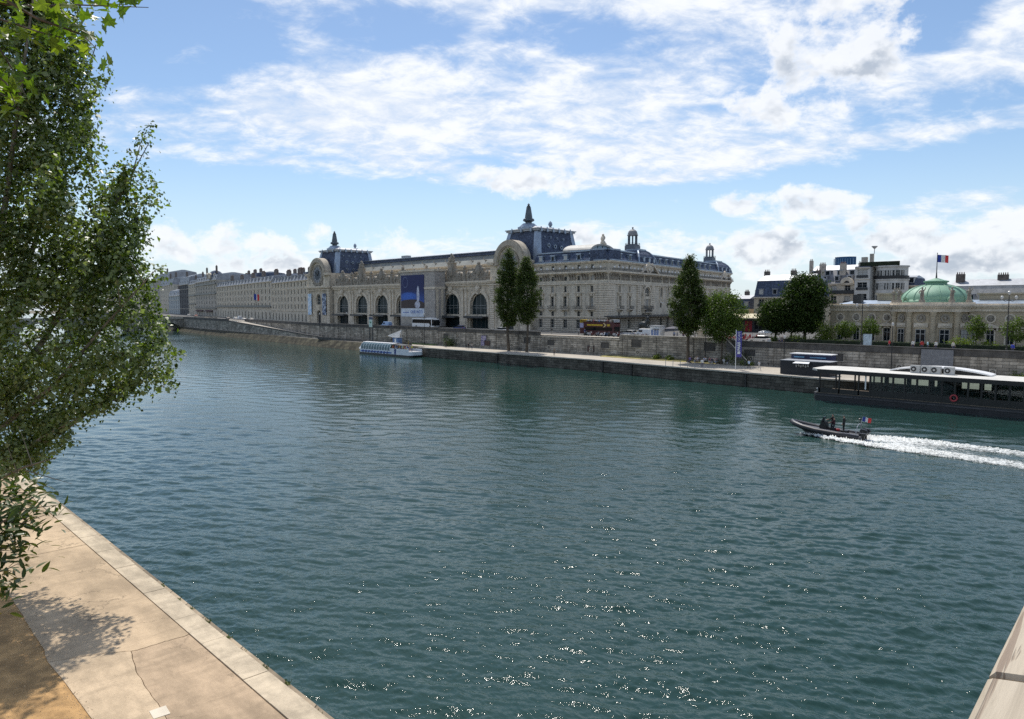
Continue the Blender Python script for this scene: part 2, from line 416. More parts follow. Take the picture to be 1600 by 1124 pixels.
# ------------------------------------------------------------------ water
def make_water():
    m, N, b = mat_base('river_water')
    g = N.new('ShaderNodeTexCoord').outputs['Object']
    q = N.map(g, rot=(0, 0, R(12)))
    w2 = N.noise(N.map(q, scale=(.7, 1.15, 1), rot=(0, 0, R(-30))), 1.9, 3, .55, .4)
    w3 = N.noise(N.map(q, scale=(.8, 1.3, 1), rot=(0, 0, R(21))), 5.5, 3, .6, .3)
    patch = N.ramp(N.noise(N.map(g, scale=(.5, 1, 1)), .05, 3, .5), .3, .7, .5, 1.2)
    h = N.math('ADD', N.math('MULTIPLY', w2, .12), N.math('MULTIPLY', w3, .05))
    far = N.new('ShaderNodeVectorMath', operation='LENGTH'); N.put(far.inputs[0], g)
    h = N.math('MULTIPLY', N.math('MULTIPLY', h, patch), N.ramp(far.outputs['Value'], 40, 140, .9, .38, False))
    N.put(b.inputs['Normal'], N.bump(h, 1.0, .55))
    f = N.noise(g, .03, 3, .5)
    N.put(b.inputs['Base Color'], N.mix(f, (.012, .038, .034), (.018, .052, .043)))
    N.put(b.inputs['Roughness'], N.ramp(far.outputs['Value'], 45, 170, .04, .07, False)); b.inputs['IOR'].default_value = 1.40; b.inputs['Specular IOR Level'].default_value = .5
    MATS['river_water'] = m
    # chop: a sum of many short wave trains on a mesh that is finest where one stands close to it
    rr = np.concatenate([np.geomspace(6, 19.6, 40), np.geomspace(20, 90, 600), np.geomspace(90.4, 260, 190), np.geomspace(264, 1500, 40)])
    th = np.concatenate([np.linspace(R(48), R(93.6), 70), np.linspace(R(94), R(178), 1000), np.linspace(R(178.4), R(218), 60)])
    RR, TH = np.meshgrid(rr, th, indexing='ij'); RR = RR.astype(np.float32); Xg, Yg = (RR * np.cos(TH)).astype(np.float32), (RR * np.sin(TH)).astype(np.float32)
    rs = np.random.default_rng(5); Zg = np.zeros_like(Xg)
    cell = np.maximum(np.gradient(rr)[:, None] * np.ones_like(TH), RR * np.gradient(th)[None, :]).astype(np.float32)
    gust = (.62 + .38 * np.sin(Xg * .045 + 1.7 * np.sin(Yg * .03)) * np.sin(Yg * .052 + 1.1 * np.sin(Xg * .021))).astype(np.float32)
    for lam in np.geomspace(.20, 4.6, 72):
        ang = R(120) + rs.normal(0, .60); k = 2 * PI / lam; ph = rs.uniform(0, 2 * PI)
        slope = .043 * (.85 if lam < .3 else 1.15 if lam < 1.1 else .85 if lam < 1.8 else .5 if lam < 3 else .32)
        fade = np.clip((lam / cell - 2.2) / 1.6, 0, 1)
        a1, a2, b1, b2 = rs.uniform(.5, 1.5), rs.uniform(0, 6), rs.uniform(.5, 1.5), rs.uniform(0, 6)
        sn = np.sin(k * (Xg * math.cos(ang) + Yg * math.sin(ang)) + ph + 1.1 * np.sin(Xg * .23 * a1 + a2) + 1.1 * np.sin(Yg * .26 * b1 + b2))
        Zg += (slope / k) * (sn + .28 * sn * sn) * fade * (gust if lam < 2.2 else 1.)
    Zg *= np.clip(1.12 - (RR - 40) / 300, .62, 1.12)
    ni, nj = Xg.shape; n = ni * nj
    co = np.column_stack([Xg.ravel(), Yg.ravel(), Zg.ravel()]).astype(np.float32)
    idx = np.arange(n, dtype=np.int32).reshape(ni, nj)
    cen = (Yg[:-1, :-1] > 10.2) & (Yg[:-1, :-1] < 300)
    quads = np.stack([idx[:-1, :-1], idx[1:, :-1], idx[1:, 1:], idx[:-1, 1:]], -1)[cen]
    used = np.unique(quads); remap = np.full(n, -1, np.int32); remap[used] = np.arange(len(used), dtype=np.int32); quads = remap[quads]; co = co[used]
    me = bpy.data.meshes.new('river_water'); me.vertices.add(len(co)); me.vertices.foreach_set('co', co.ravel())
    nq = len(quads); me.loops.add(4 * nq); me.loops.foreach_set('vertex_index', quads.astype(np.int32).ravel()); me.polygons.add(nq)
    me.polygons.foreach_set('loop_start', np.arange(0, 4 * nq, 4, dtype=np.int32)); me.polygons.foreach_set('loop_total', np.full(nq, 4, dtype=np.int32)); me.polygons.foreach_set('use_smooth', np.ones(nq, bool))
    me.materials.append(m); me.update(calc_edges=True); o = link('river_water', me); tag(o, kind='structure')
    bed = MB(); bed.poly([(-1600, -60, -.35), (260, -60, -.35), (260, 300, -.35), (-1600, 300, -.35)])
    struct('river_bed_water', bed, m); return o
make_water()
gm = mat('earth', (.16, .14, .10), .95, .2, .05)
struct('ground', MB().poly([(-3000, -900, -3), (1500, -900, -3), (1500, 3000, -3), (-3000, 3000, -3)]), gm)

# ------------------------------------------------------------------ far bank: street terrace, lower quay, walls
def strip(fa, fb, za, zb, xs):
    mb = MB()
    for i in range(len(xs) - 1):
        a, b = xs[i], xs[i + 1]
        mb.poly([(a, fa(a), za(a)), (b, fa(b), za(b)), (b, fb(b), zb(b)), (a, fb(a), zb(a))])
    return mb
K_ = lambda z: (lambda x: z)
XS = [-1000, -800, -650, -484, -386, -340, -300, -288, -260, -245, -232, -224, -190, -150, -100, -71, -48, 0, 90]
mb = strip(lambda x: wall_y(x) + .3, lambda x: 700., K_(STREET), K_(STREET), XS); struct('street', mb, M_asphalt)
mb = strip(lambda x: wall_y(x) + .5, lambda x: wall_y(x) + 4.2, K_(STREET + .13), K_(STREET + .13), XS)
mb2 = strip(lambda x: wall_y(x) + 4.2, lambda x: wall_y(x) + 4.2, K_(STREET + .13), K_(STREET), XS); mb.f += [tuple(q + len(mb.v) for q in f) for f in mb2.f]; mb.m += mb2.m; mb.v += mb2.v
struct('pavement', mb, M_pave)
mb = MB().box(-292, -118, 154.5, 158.4, STREET - .2, STREET + .14); struct('museum_pavement', mb, M_pave)
XQ = [q for q in XS if q >= -232]
quay = struct('lower_quay', strip(lambda x: edge_y(x) + (.55 if x > -164.9 else 4.5), lambda x: wall_y(x) + .2, K_(2.55), K_(2.65), XQ[:3] + [-165.0, -164.8] + [q for q in XQ if q > -160]), M_pave)
XQ = [-164.9] + [q for q in XQ if q > -160]
mb = MB()                                   # dark quay edge wall with its coping
for i in range(len(XQ) - 1):
    a, b = XQ[i], XQ[i + 1]
    mb.hexa([(a, edge_y(a), -1), (b, edge_y(b), -1), (b, edge_y(b) + 1, -1), (a, edge_y(a) + 1, -1)], [(a, edge_y(a) + .12, 2.36), (b, edge_y(b) + .12, 2.36), (b, edge_y(b) + 1, 2.36), (a, edge_y(a) + 1, 2.36)])
M_quayedge = stone('wet_quay_stone', (.105, .097, .082), 1.6, .55, .03, .35, .5, .3, .7, .3)
part('edge_wall', mb, M_quayedge, quay)
mb = MB()
for i in range(len(XQ) - 1):
    a, b = XQ[i], XQ[i + 1]
    mb.hexa([(a, edge_y(a) - .05, 2.36), (b, edge_y(b) - .05, 2.36), (b, edge_y(b) + .75, 2.36), (a, edge_y(a) + .75, 2.36)], [(a, edge_y(a) - .05, 2.62), (b, edge_y(b) - .05, 2.62), (b, edge_y(b) + .75, 2.62), (a, edge_y(a) + .75, 2.62)])
part('edge_coping', mb, M_coping, quay)
for k, x in enumerate((-131.0, -96.5, -88.0, -61.0)):                 # timber fenders on the quay edge
    part('fender', MB().box(-.16, .16, -.22, .05, -.4, 2.3), M_black, quay, loc=(float(x), edge_y(x), 0))
# grass verge at the foot of the wall
M_dry = mat('dry_grass', (.30, .26, .10), .95, .5, .6, bump=.6, bscale=9)
M_grass = mat('verge_grass', (.14, .19, .05), .95, .5, .6, bump=.6, bscale=9)
tag(part('verge_grass', MB().poly([(-205, 131.6, 2.67), (-168, 132.2, 2.67), (-168, 133.9, 2.9), (-205, 133.9, 2.9)]), M_grass), 'strip of green grass at the foot of the river wall by the boat stop', 'grass', kind='stuff')
tag(part('dry_verge', MB().poly([(-104, 130.9, 2.67), (-74, 130.5, 2.67), (-74, 133.9, 2.95), (-104, 133.9, 2.95)]), M_dry), 'dry yellow grass strip under the trees on the lower quay', 'grass', kind='stuff')

# upper river wall, in lengths: (x0, x1, top z, parapet material)
wallroot = tag(bpy.data.objects.new('river_wall', None), 'long grey ashlar river wall between lower quay and street', 'wall'); COL.objects.link(wallroot); wallroot.location = (0, 134, 2.6)
def rw(name, mb, m, loc=(0, 0, 0)):
    return part(name, mb, m, wallroot, loc=(loc[0], loc[1] - 134, loc[2] - 2.6))
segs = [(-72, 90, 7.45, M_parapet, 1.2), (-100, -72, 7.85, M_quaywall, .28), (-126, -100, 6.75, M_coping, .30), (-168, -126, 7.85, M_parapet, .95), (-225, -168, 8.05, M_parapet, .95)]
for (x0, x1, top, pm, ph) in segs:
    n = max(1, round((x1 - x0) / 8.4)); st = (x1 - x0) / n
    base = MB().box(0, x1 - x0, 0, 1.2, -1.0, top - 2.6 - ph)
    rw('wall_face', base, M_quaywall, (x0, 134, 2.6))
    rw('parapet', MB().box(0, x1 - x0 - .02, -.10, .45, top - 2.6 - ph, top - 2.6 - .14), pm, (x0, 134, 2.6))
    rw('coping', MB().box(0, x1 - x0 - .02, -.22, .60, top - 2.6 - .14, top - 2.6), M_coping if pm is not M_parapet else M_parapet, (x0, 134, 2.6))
    for i in range(n + 1):
        if i < n:
            rw('plinth', MB().box(.6, st - .6, -.16, 0, -.6, .75), M_quaywall, (x0 + i * st, 134, 2.6))
            hh = top - 2.6 - ph
            if i % 2 == 0 and x0 > -170:                          # recessed panel framed by a raised border
                p = MB(); a, b, c, d = st * .30, st * .62, hh * .48, hh * .84
                p.box(a, b, -.10, 0, d, d + .12).box(a, b, -.10, 0, c - .12, c).box(a, a + .14, -.10, 0, c, d).box(b - .14, b, -.10, 0, c, d)
                rw('panel_border', p, M_quaywall, (x0 + i * st, 134, 2.6))
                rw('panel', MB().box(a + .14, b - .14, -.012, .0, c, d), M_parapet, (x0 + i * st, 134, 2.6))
        if i < n: rw('pilaster', MB().box(-.45, .45, -.20, 0, -.6, top - 2.6 - ph - .01), M_quaywall, (x0 + i * st, 134, 2.6))
for x in np.arange(-150, 30, 13.7):                                # mooring rings in stone surrounds
    r = MB(); r.box(-.5, .5, -.14, 0, -.5, .5); o = rw('ring_block', r, M_coping, (float(x), 134, 3.9))
    part('mooring_ring', MB().arc(0, 0, .22, .32, 0, 2 * PI, 12, -.24, -.14), M_black, o)
for (x, w) in ((-146, 2.4), (-109, 2.2), (-52, 1.3), (-192, 2.0)):    # doors and grilles let into the wall
    d = rw('door', MB().box(-w / 2, w / 2, -.08, 0, .1, 2.3), M_frame_dk, (x, 134, 2.6))
    part('door_panel', MB().box(-w / 2 + .15, w / 2 - .15, -.11, -.08, .3, 2.1), mat('oxide_door', (.06, .03, .025), .6), d)

# left: sloping stone revetment, retaining wall and ramp down from the street
XL = [-1000, -800, -650, -540, -484, -430, -386, -340, -300, -270, -245, -232]
toe = lambda x: edge_y(x); head = lambda x: edge_y(x) + 3.6
M_revet = stone('revetment_stone', (.062, .056, .036), 1.4, .9, .03, .5, .3, .4, .8, .4)
revet = tag(part('revetment', strip(toe, head, K_(-.4), K_(2.5), XL + [-224, -190, -165]), M_revet), 'brown sloping stone embankment along the water beyond the boat stop', 'embankment')
ledge = strip(head, lambda x: head(x) + 1.0, K_(2.5), K_(2.5), XL + [-224, -190, -165]); part('ledge', ledge, M_coping, revet)
ramp_z = lambda x: float(np.interp(x, [-1000, -338, -236, 90], [STREET, STREET, 2.75, 2.65]))
outer = lambda x: head(x) + 1.0
rr = tag(part('ramp', strip(lambda x: outer(x) + .5, lambda x: wall_y(x) + .1, ramp_z, ramp_z, [q for q in XL if q >= -340]), M_pave), 'pale paved ramp sloping from street to lower quay', 'ramp')
mb = MB()
for i in range(len(XL) - 1):
    a, b = XL[i], XL[i + 1]
    za, zb = ramp_z(a) + .15, ramp_z(b) + .15
    mb.hexa([(a, outer(a), 2.3), (b, outer(b), 2.3), (b, outer(b) + .5, 2.3), (a, outer(a) + .5, 2.3)], [(a, outer(a), za), (b, outer(b), zb), (b, outer(b) + .5, zb), (a, outer(a) + .5, za)])
part('retaining_wall', mb, M_quaywall, rr)
mb = MB()
for i in range(len(XL) - 1):
    a, b = XL[i], XL[i + 1]
    za, zb = ramp_z(a) + .15, ramp_z(b) + .15; hh = 1.15 if a < -341 else .45
    mb.hexa([(a, outer(a) - .1, za), (b, outer(b) - .1, zb), (b, outer(b) + .5, zb), (a, outer(a) + .5, za)], [(a, outer(a) - .1, za + hh), (b, outer(b) - .1, zb + hh), (b, outer(b) + .5, zb + hh), (a, outer(a) + .5, za + hh)])
mb.box(-232, -176, edge_y(-205) + 4.6, edge_y(-205) + 5.0, 2.4, 3.35)
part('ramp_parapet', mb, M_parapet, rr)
mb = MB()                                                             # street wall behind the ramp, with its dark parapet
for i in range(len(XL) - 1):
    a, b = XL[i], XL[i + 1]
    if a < -341: continue
    mb.hexa([(a, wall_y(a), 1.5), (b, wall_y(b), 1.5), (b, wall_y(b) + 1, 1.5), (a, wall_y(a) + 1, 1.5)], [(a, wall_y(a), 7.0), (b, wall_y(b), 7.0), (b, wall_y(b) + 1, 7.0), (a, wall_y(a) + 1, 7.0)])
mb.box(-232.5, -224.5, 134, 135.2, 1.5, 7.0)
rw('wall_face', mb, M_quaywall, (0, 0, 0))
mb = MB()
for i in range(len(XL) - 1):
    a, b = XL[i], XL[i + 1]
    if a < -341: continue
    mb.hexa([(a, wall_y(a) - .1, 7.0), (b, wall_y(b) - .1, 7.0), (b, wall_y(b) + .5, 7.0), (a, wall_y(a) + .5, 7.0)], [(a, wall_y(a) - .1, 8.05), (b, wall_y(b) - .1, 8.05), (b, wall_y(b) + .5, 8.05), (a, wall_y(a) + .5, 8.05)])
mb.box(-232.5, -225.1, 133.9, 134.5, 7.0, 8.05)
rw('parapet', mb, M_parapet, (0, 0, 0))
# ------------------------------------------------------------------ near quay
ORD = ['first', 'second', 'third', 'fourth', 'fifth', 'sixth', 'seventh', 'eighth', 'ninth', 'tenth', 'eleventh', 'twelfth', 'thirteenth', 'fourteenth', 'fifteenth', 'sixteenth', 'seventeenth', 'eighteenth', 'nineteenth', 'twentieth', 'twenty-first', 'twenty-second']
QZ = 2.2
def concrete(name, col, speck=.25, crack=.0, sc=1.):
    m, N, b = mat_base(name); MATS[name] = m
    g = N.new('ShaderNodeTexCoord').outputs['Object']
    f = N.noise(N.map(g, scale=(.5, 1, 1)), .55 * sc, 8, .68); f2 = N.noise(g, 11, 5, .75); f3 = N.noise(N.map(g, scale=(2.2, .5, 1)), 1.1, 6, .6)
    c = N.mix(N.ramp(f, .28, .72), [q * .66 for q in col], [q * 1.20 for q in col])
    c = N.mix(N.ramp(f3, .45, .72, 0, .5), c, [q * .62 for q in col])
    c = N.mix(N.ramp(f2, .56, .72, 0, speck), c, [q * .45 for q in col])
    vo = N.new('ShaderNodeTexVoronoi', feature='DISTANCE_TO_EDGE'); vo.inputs['Scale'].default_value = .38
    N.put(vo.inputs['Vector'], N.vmath('ADD', g, N.vmath('SCALE', N.noise(g, 2.6, 5, .7, 0, True))))
    if crack:
        ck = N.math('MULTIPLY', N.ramp(vo.outputs['Distance'], .0, .016, 1, 0), N.ramp(N.noise(g, .45, 2), .42, .56, 0, crack))
        c = N.mix(ck, c, [q * .30 for q in col])
    N.put(b.inputs['Base Color'], c); b.inputs['Roughness'].default_value = .9; b.inputs['Specular IOR Level'].default_value = .3
    N.put(b.inputs['Normal'], N.bump(N.math('ADD', N.math('MULTIPLY', f2, .5), f), .6, .05))
    return m
M_conc = concrete('old_concrete', (.52, .39, .255), .25, .75)
M_conc2 = concrete('patched_concrete', (.46, .34, .225), .2, .5, 2.)
M_agg = concrete('aggregate_concrete', (.55, .42, .28), .6, .2, 2.)
M_kerb = concrete('kerb_limestone', (.55, .455, .33), .2, .25, 2.)
M_dirt = mat('sandy_dirt', (.46, .275, .115), .97, .35, 1.2, bump=.7, bscale=18)
near = struct('near_quay', MB().poly([(-420, 4.9, QZ - .07), (70, 4.9, QZ - .07), (70, 9.6, QZ - .07), (-420, 9.6, QZ - .07)]), mat('joint_earth', (.10, .07, .04), .95))
# dirt strip and embankment behind it
dirt = MB()
xs = np.arange(-120, 20, 1.2)
dirt.poly([(-420, -40, QZ - .03), (70, -40, QZ - .03), (70, 5.45, QZ - .03), (-420, 5.45, QZ - .03)])
dq = struct('dirt_strip', dirt, M_dirt)
def jag(p, q, n, amp):
    p, q = np.array(p, float), np.array(q, float); d = q - p; nn = np.array([-d[1], d[0]]) / (np.linalg.norm(d) + 1e-9)
    t = np.linspace(0, 1, n); off = np.cumsum(RNG.normal(0, amp, n)); off -= np.linspace(off[0], off[-1], n)
    return [tuple(p + d * a + nn * o) for a, o in zip(t, off)]
def slab(name, outline, m, z=QZ, th=.12):
    return part(name, MB().prism_z(outline, z - th, z), m, near)
A0 = at_z(317, 984, QZ)[:2]; A1 = at_z(205, 1017, QZ)[:2]; A2 = at_z(262, 1124, QZ)[:2]; A0[1] = 9.46
A3 = A2 + (A2 - A1) * 2.2; Bx = (A1[0] - 1.2, 5.2)
dirt_e = lambda a, b, n: jag((a, 5.25), (b, 5.25), n, .045)
crack1 = jag(A0, A1, 22, .028); crack2 = jag(A1, A2, 20, .03) + [tuple(A3)]; crack3 = jag(A1, Bx, 14, .02)
# beyond the crack: slabs about 7 m long separated by thin joints
slab('paving_slab', crack1 + crack3[1:] + dirt_e(Bx[0], -41.0, 24)[1:] + [(-41, 9.46)], M_conc)
for i, (a, b) in enumerate(((-41.04, -52), (-52.05, -66), (-66.05, -90), (-90.05, -140), (-140.1, -420))):
    slab('paving_slab', [(a, 9.46)] + dirt_e(a, b, 16) + [(b, 9.46)], (M_conc, M_conc2)[i % 2])
g = .02
c1 = [(p[0] + g, p[1]) for p in crack1]
slab('paving_slab', [(20, 9.46)] + c1 + [(p[0] + g, p[1]) for p in crack2[1:]] + [(20, float(A3[1]))], M_conc2, QZ - .012)
slab('paving_slab', [(p[0] - .0, p[1] - g) for p in crack2[::-1]] + [(p[0] + g, p[1]) for p in crack3[1:]] + dirt_e(Bx[0] + g, 20, 30)[1:] + [(20, float(A3[1]) - g)], M_agg, QZ - .006)
wp = at_z(250, 1113, QZ)[:2]
slab('white_patch', [(wp[0] - .28, wp[1] - .22), (wp[0] + .25, wp[1] - .26), (wp[0] + .3, wp[1] + .2), (wp[0] - .25, wp[1] + .25)], mat('white_stone', (.60, .53, .42), .8), QZ + .008)
# kerb stones
x = 20.0; i = 0
while x > -110:
    L = random.uniform(1.3, 2.3); dz = random.uniform(-.008, .008)
    k = MB(); a, b = x - L + .015, x; yo = random.uniform(-.01, .01)
    k.hexa([(a, 9.48, QZ - .4), (b, 9.48, QZ - .4), (b, 10.42 + yo, QZ - .4), (a, 10.42 + yo, QZ - .4)], [(a, 9.50, QZ + .01 + dz), (b, 9.50, QZ + .01 + dz), (b, 10.36 + yo, QZ - .005 + dz), (a, 10.36 + yo, QZ - .005 + dz)])
    part('kerb_stone', k, M_kerb, near); x -= L; i += 1
part('kerb_run', MB().box(-420, x, 9.48, 10.4, QZ - .4, QZ + .005), M_kerb, near)
M_qledge = stone('quay_ledge_stone', (.30, .24, .17), 1.8, .5, .03, .4, .5, .3, .8, .3)
part('ledge', MB().hexa([(-420, 10.3, QZ - .75), (70, 10.3, QZ - .75), (70, 10.80, QZ - .75), (-420, 10.80, QZ - .75)], [(-420, 10.3, QZ - .22), (70, 10.3, QZ - .22), (70, 10.74, QZ - .30), (-420, 10.74, QZ - .30)]), M_qledge, near)
part('quay_face', MB().box(-420, 70, 10.2, 10.66, -1.5, QZ - .7), M_quayedge, near)
# loose grit on the dirt strip and along the broken paving edge
gv = MB(); gr = random.Random(9)
for _ in range(2600):
    x = gr.uniform(-46, -19); y = 5.25 + gr.gauss(0, .10) if gr.random() < .35 else gr.uniform(2.2, 5.2); r = gr.uniform(.008, .028); z = QZ - .03 if y < 5.3 else QZ
    a = gr.uniform(0, 6.28); p_ = [(x + r * math.cos(a + k * 2.09), y + r * math.sin(a + k * 2.09), z - .004) for k in range(3)]; t_ = (x, y, z + r * .8)
    gv.poly([p_[0], p_[1], t_]).poly([p_[1], p_[2], t_]).poly([p_[2], p_[0], t_])
tag(part('gravel', gv, mat('pale_grit', (.50, .38, .24), .9, .4, 5, island=.5)), 'pale loose grit scattered on the dirt beside the paving', 'gravel', kind='stuff')
# weeds growing out of the ledge
def tuft(x, n=26, s=.10):
    mb = MB().blob((0, 0, 0), (s * 1.6, .07, .03), 8, 4)
    for _ in range(n):
        a = random.uniform(0, 2 * PI); l = s * random.uniform(.5, 1.4); px, py = random.gauss(0, s), random.gauss(0, .05)
        t = (px + l * math.cos(a), py + l * .7 * math.sin(a), l * random.uniform(.4, 1.3))
        mb.poly([(px - .012, py, 0), (px + .012, py, 0), (t[0] + .014, t[1], t[2] * .7), t, (t[0] - .014, t[1], t[2] * .7)])
    o = part('weed', mb, leaf_mat('weed_leaf', (.10, .13, .03), .3), None, loc=(x, 10.62 + random.uniform(-.1, .1), QZ - .28))
    return o
for k, x in enumerate(np.linspace(-19.5, -33, 9)):
    tag(tuft(float(x) + random.uniform(-.4, .4), 20 + 6 * (k % 3), .07 + .02 * (k % 3)), 'weed clump on the near quay ledge, %s counting from the bottom of the picture' % ORD[k], 'weed', 'weeds on the quay ledge')

# ------------------------------------------------------------------ footbridge parapet under the camera (lower right)
M_wood = None
def wood():
    m, N, b = mat_base('weathered_oak'); MATS['weathered_oak'] = m
    g = N.new('ShaderNodeTexCoord').outputs['Object']
    gr = N.noise(N.map(g, scale=(34, 2.0, 20)), 1.4, 6, .65, .6); f = N.noise(N.map(g, scale=(2, .8, 1)), 2.5, 5, .6)
    ck = N.ramp(N.noise(N.map(g, scale=(40, 1.3, 8)), 1.0, 3, .6, 1.2), .62, .67, 0, 1)
    c = N.mix(N.ramp(gr, .3, .7), (.35, .295, .22), (.50, .43, .33)); c = N.mix(N.ramp(f, .35, .7, 0, .5), c, (.44, .37, .28)); c = N.mix(N.math('MULTIPLY', ck, .75), c, (.20, .14, .10))
    N.put(b.inputs['Base Color'], c); b.inputs['Roughness'].default_value = .8
    N.put(b.inputs['Normal'], N.bump(N.math('SUBTRACT', gr, ck), .5, .004)); return m
M_wood = wood()
RZ = 13.92
p0 = at_z(1505, 1124, RZ)[:2]; p1 = at_z(1600, 935, RZ)[:2]; q0 = at_z(1545, 1052, RZ)[:2]; q1 = at_z(1600, 1060, RZ)[:2]
dr = (p1 - p0) / np.linalg.norm(p1 - p0); ang = math.atan2(dr[1], dr[0]) - PI / 2      # local +Y runs along the rail
bridge = thing('footbridge', 'footbridge parapet with wide weathered oak handrail in the bottom corner', 'bridge', (float(q0[0]), float(q0[1]), RZ - 1.1), ang)
def planed(y0, y1, sk0, sk1, w=.42):
    e = .008; t = 1.1
    return MB().hexa([(0, y0, t - .06), (w, y0 + sk0, t - .06), (w, y1 + sk1, t - .06), (0, y1, t - .06)], [(0, y0, t - e), (w, y0 + sk0, t - e), (w, y1 + sk1, t - e), (0, y1, t - e)]).hexa(
        [(0, y0, t - e), (w, y0 + sk0, t - e), (w, y1 + sk1, t - e), (0, y1, t - e)], [(e, y0 + e, t), (w - e, y0 + sk0 + e, t), (w - e, y1 + sk1 - e, t), (e, y1 - e, t)])
ql = q1 - q0; ca, sa = math.cos(-ang), math.sin(-ang); qx, qy = ca * ql[0] - sa * ql[1], sa * ql[0] + ca * ql[1]
sk = .42 * qy / qx
for (a, b) in ((-2.4, -.006), (.006, 2.4), (2.412, 4.8), (4.812, 7.2), (7.212, 9.6), (-4.8, -2.412)):
    part('handrail_board', planed(a, b, sk, sk), M_wood, bridge)
for y in np.arange(-4.2, 10, 1.2):
    part('post', MB().box(.12, .26, float(y) - .02, float(y) + .02, -.2, 1.03), M_frame_dk, bridge)
for z in np.arange(.10, 1.0, .11):
    part('rail_cable', MB().tube([(.16, -4.6, float(z)), (.16, 9.4, float(z))], .006, 5), M_frame_dk, bridge)
for k in range(44):
    y = -4.8 + k * .33
    part('deck_plank', MB().box(.05, 6.0, y, y + .315, -.06, 0), M_wood, bridge)
part('deck_beam', MB().box(.05, 6.0, -4.8, 9.7, -.55, -.07), M_frame_dk, bridge)
# ------------------------------------------------------------------ window kit (shared meshes)
WIN = {}
def window_mesh(w, h, kind='casement', fm=None, gm=None):
    key = (round(w, 2), round(h, 2), kind, fm.name if fm else '', gm.name if gm else '')
    if key in WIN: return WIN[key]
    mb = MB(); t = min(.10, w * .065); a = w / 2
    if kind == 'arch':
        r = a; cz = h - r; n = 12
        ring = [(r * math.cos(PI * i / n), cz + r * math.sin(PI * i / n)) for i in range(n + 1)]
        mb.poly([(-a, .06, 0), (a, .06, 0)] + [(x, .06, z) for x, z in ring], 1)
        mb.arc(0, cz, r - t, r, 0, PI, n, -.04, .05); mb.box(-a, -a + t, -.04, .05, 0, cz).box(a - t, a, -.04, .05, 0, cz)
        k = 4 if w > 3 else 2
        for i in range(1, k):
            x = -a + w * i / k; zt = cz + math.sqrt(max(.01, r * r - x * x)) - .02; mb.box(x - t / 2, x + t / 2, -.03, .05, 0, zt)
        for z in ((h * .30, cz) if w > 3 else (cz,)): mb.box(-a + t, a - t, -.035, .05, z - t / 2, z + t / 2)
    elif kind == 'round':
        mb.lathe([(0, 0), (a, 0)], 20); mb.v = [(x, .06, y + a) for (x, y, z) in mb.v]; mb.m = [1] * len(mb.f)
        mb.arc(0, a, a - t * 1.3, a, 0, 2 * PI, 20, -.05, .05); mb.box(-t / 2, t / 2, -.03, .05, t, w - t).box(-a + t, a - t, -.03, .05, a - t / 2, a + t / 2)
    else:
        mb.poly([(-a, .06, 0), (a, .06, 0), (a, .06, h), (-a, .06, h)], 1)
        mb.box(-a, -a + t, -.04, .05, 0, h).box(a - t, a, -.04, .05, 0, h).box(-a + t, a - t, -.04, .05, h - t, h).box(-a + t, a - t, -.04, .05, 0, t)
        if w > .7: mb.box(-t * .6, t * .6, -.045, .05, t, h - t)
        if kind == 'casement':
            for z in ([h * .35, h * .68] if h > 2.2 else [h * .6]): mb.box(-a + t, a - t, -.03, .05, z - t * .3, z + t * .3)
        if kind == 'cross': mb.box(-a + t, a - t, -.045, .05, h * .68 - t * .6, h * .68 + t * .6)
    me = mb.mesh('window', [fm or M_frame, gm or M_glass]); WIN[key] = me; return me
def add_window(parent, x, z, w, h, y=.28, kind='casement', rz=0., fm=None, gm=None, base=(0, 0, 0), name='window'):
    c, s = math.cos(rz), math.sin(rz)
    return link(name, window_mesh(w, h, kind, fm, gm), parent, loc=(base[0] + c * x - s * y, base[1] + s * x + c * y, base[2] + z), rz=rz)
BAL = {}
def balcony_mesh(w, d=.7, h=.95, mat_=None, brackets=True):
    key = (round(w, 2), d, h, brackets)
    if key in BAL: return BAL[key]
    mb = MB(); mb.box(-w / 2, w / 2, -d, 0, -.18, 0, 0)
    n = max(3, int(w / .3))
    for i in range(n + 1):
        x = -w / 2 + .04 + (w - .08) * i / n; mb.box(x - .035, x + .035, -d + .02, -d + .07, 0, h, 1)
    mb.box(-w / 2, w / 2, -d, -d + .09, h - .06, h, 1).box(-w / 2, w / 2, -d + .01, -d + .08, .08, .16, 1)
    for sx in (-w / 2, w / 2 - .06): mb.box(sx, sx + .06, -d + .09, 0, h - .06, h, 1).box(sx, sx + .06, -d + .09, 0, .08, .16, 1)
    if brackets:
        for x in (-w * .36, w * .36): mb.prism_x([(-d * .9, -.18), (-.0, -.18), (0, -.95), (-.25, -.75)], x - .16, x + .16, 0)
    me = mb.mesh('balcony', [M_trim, mat_ or M_frame_dk]); BAL[key] = me; return me

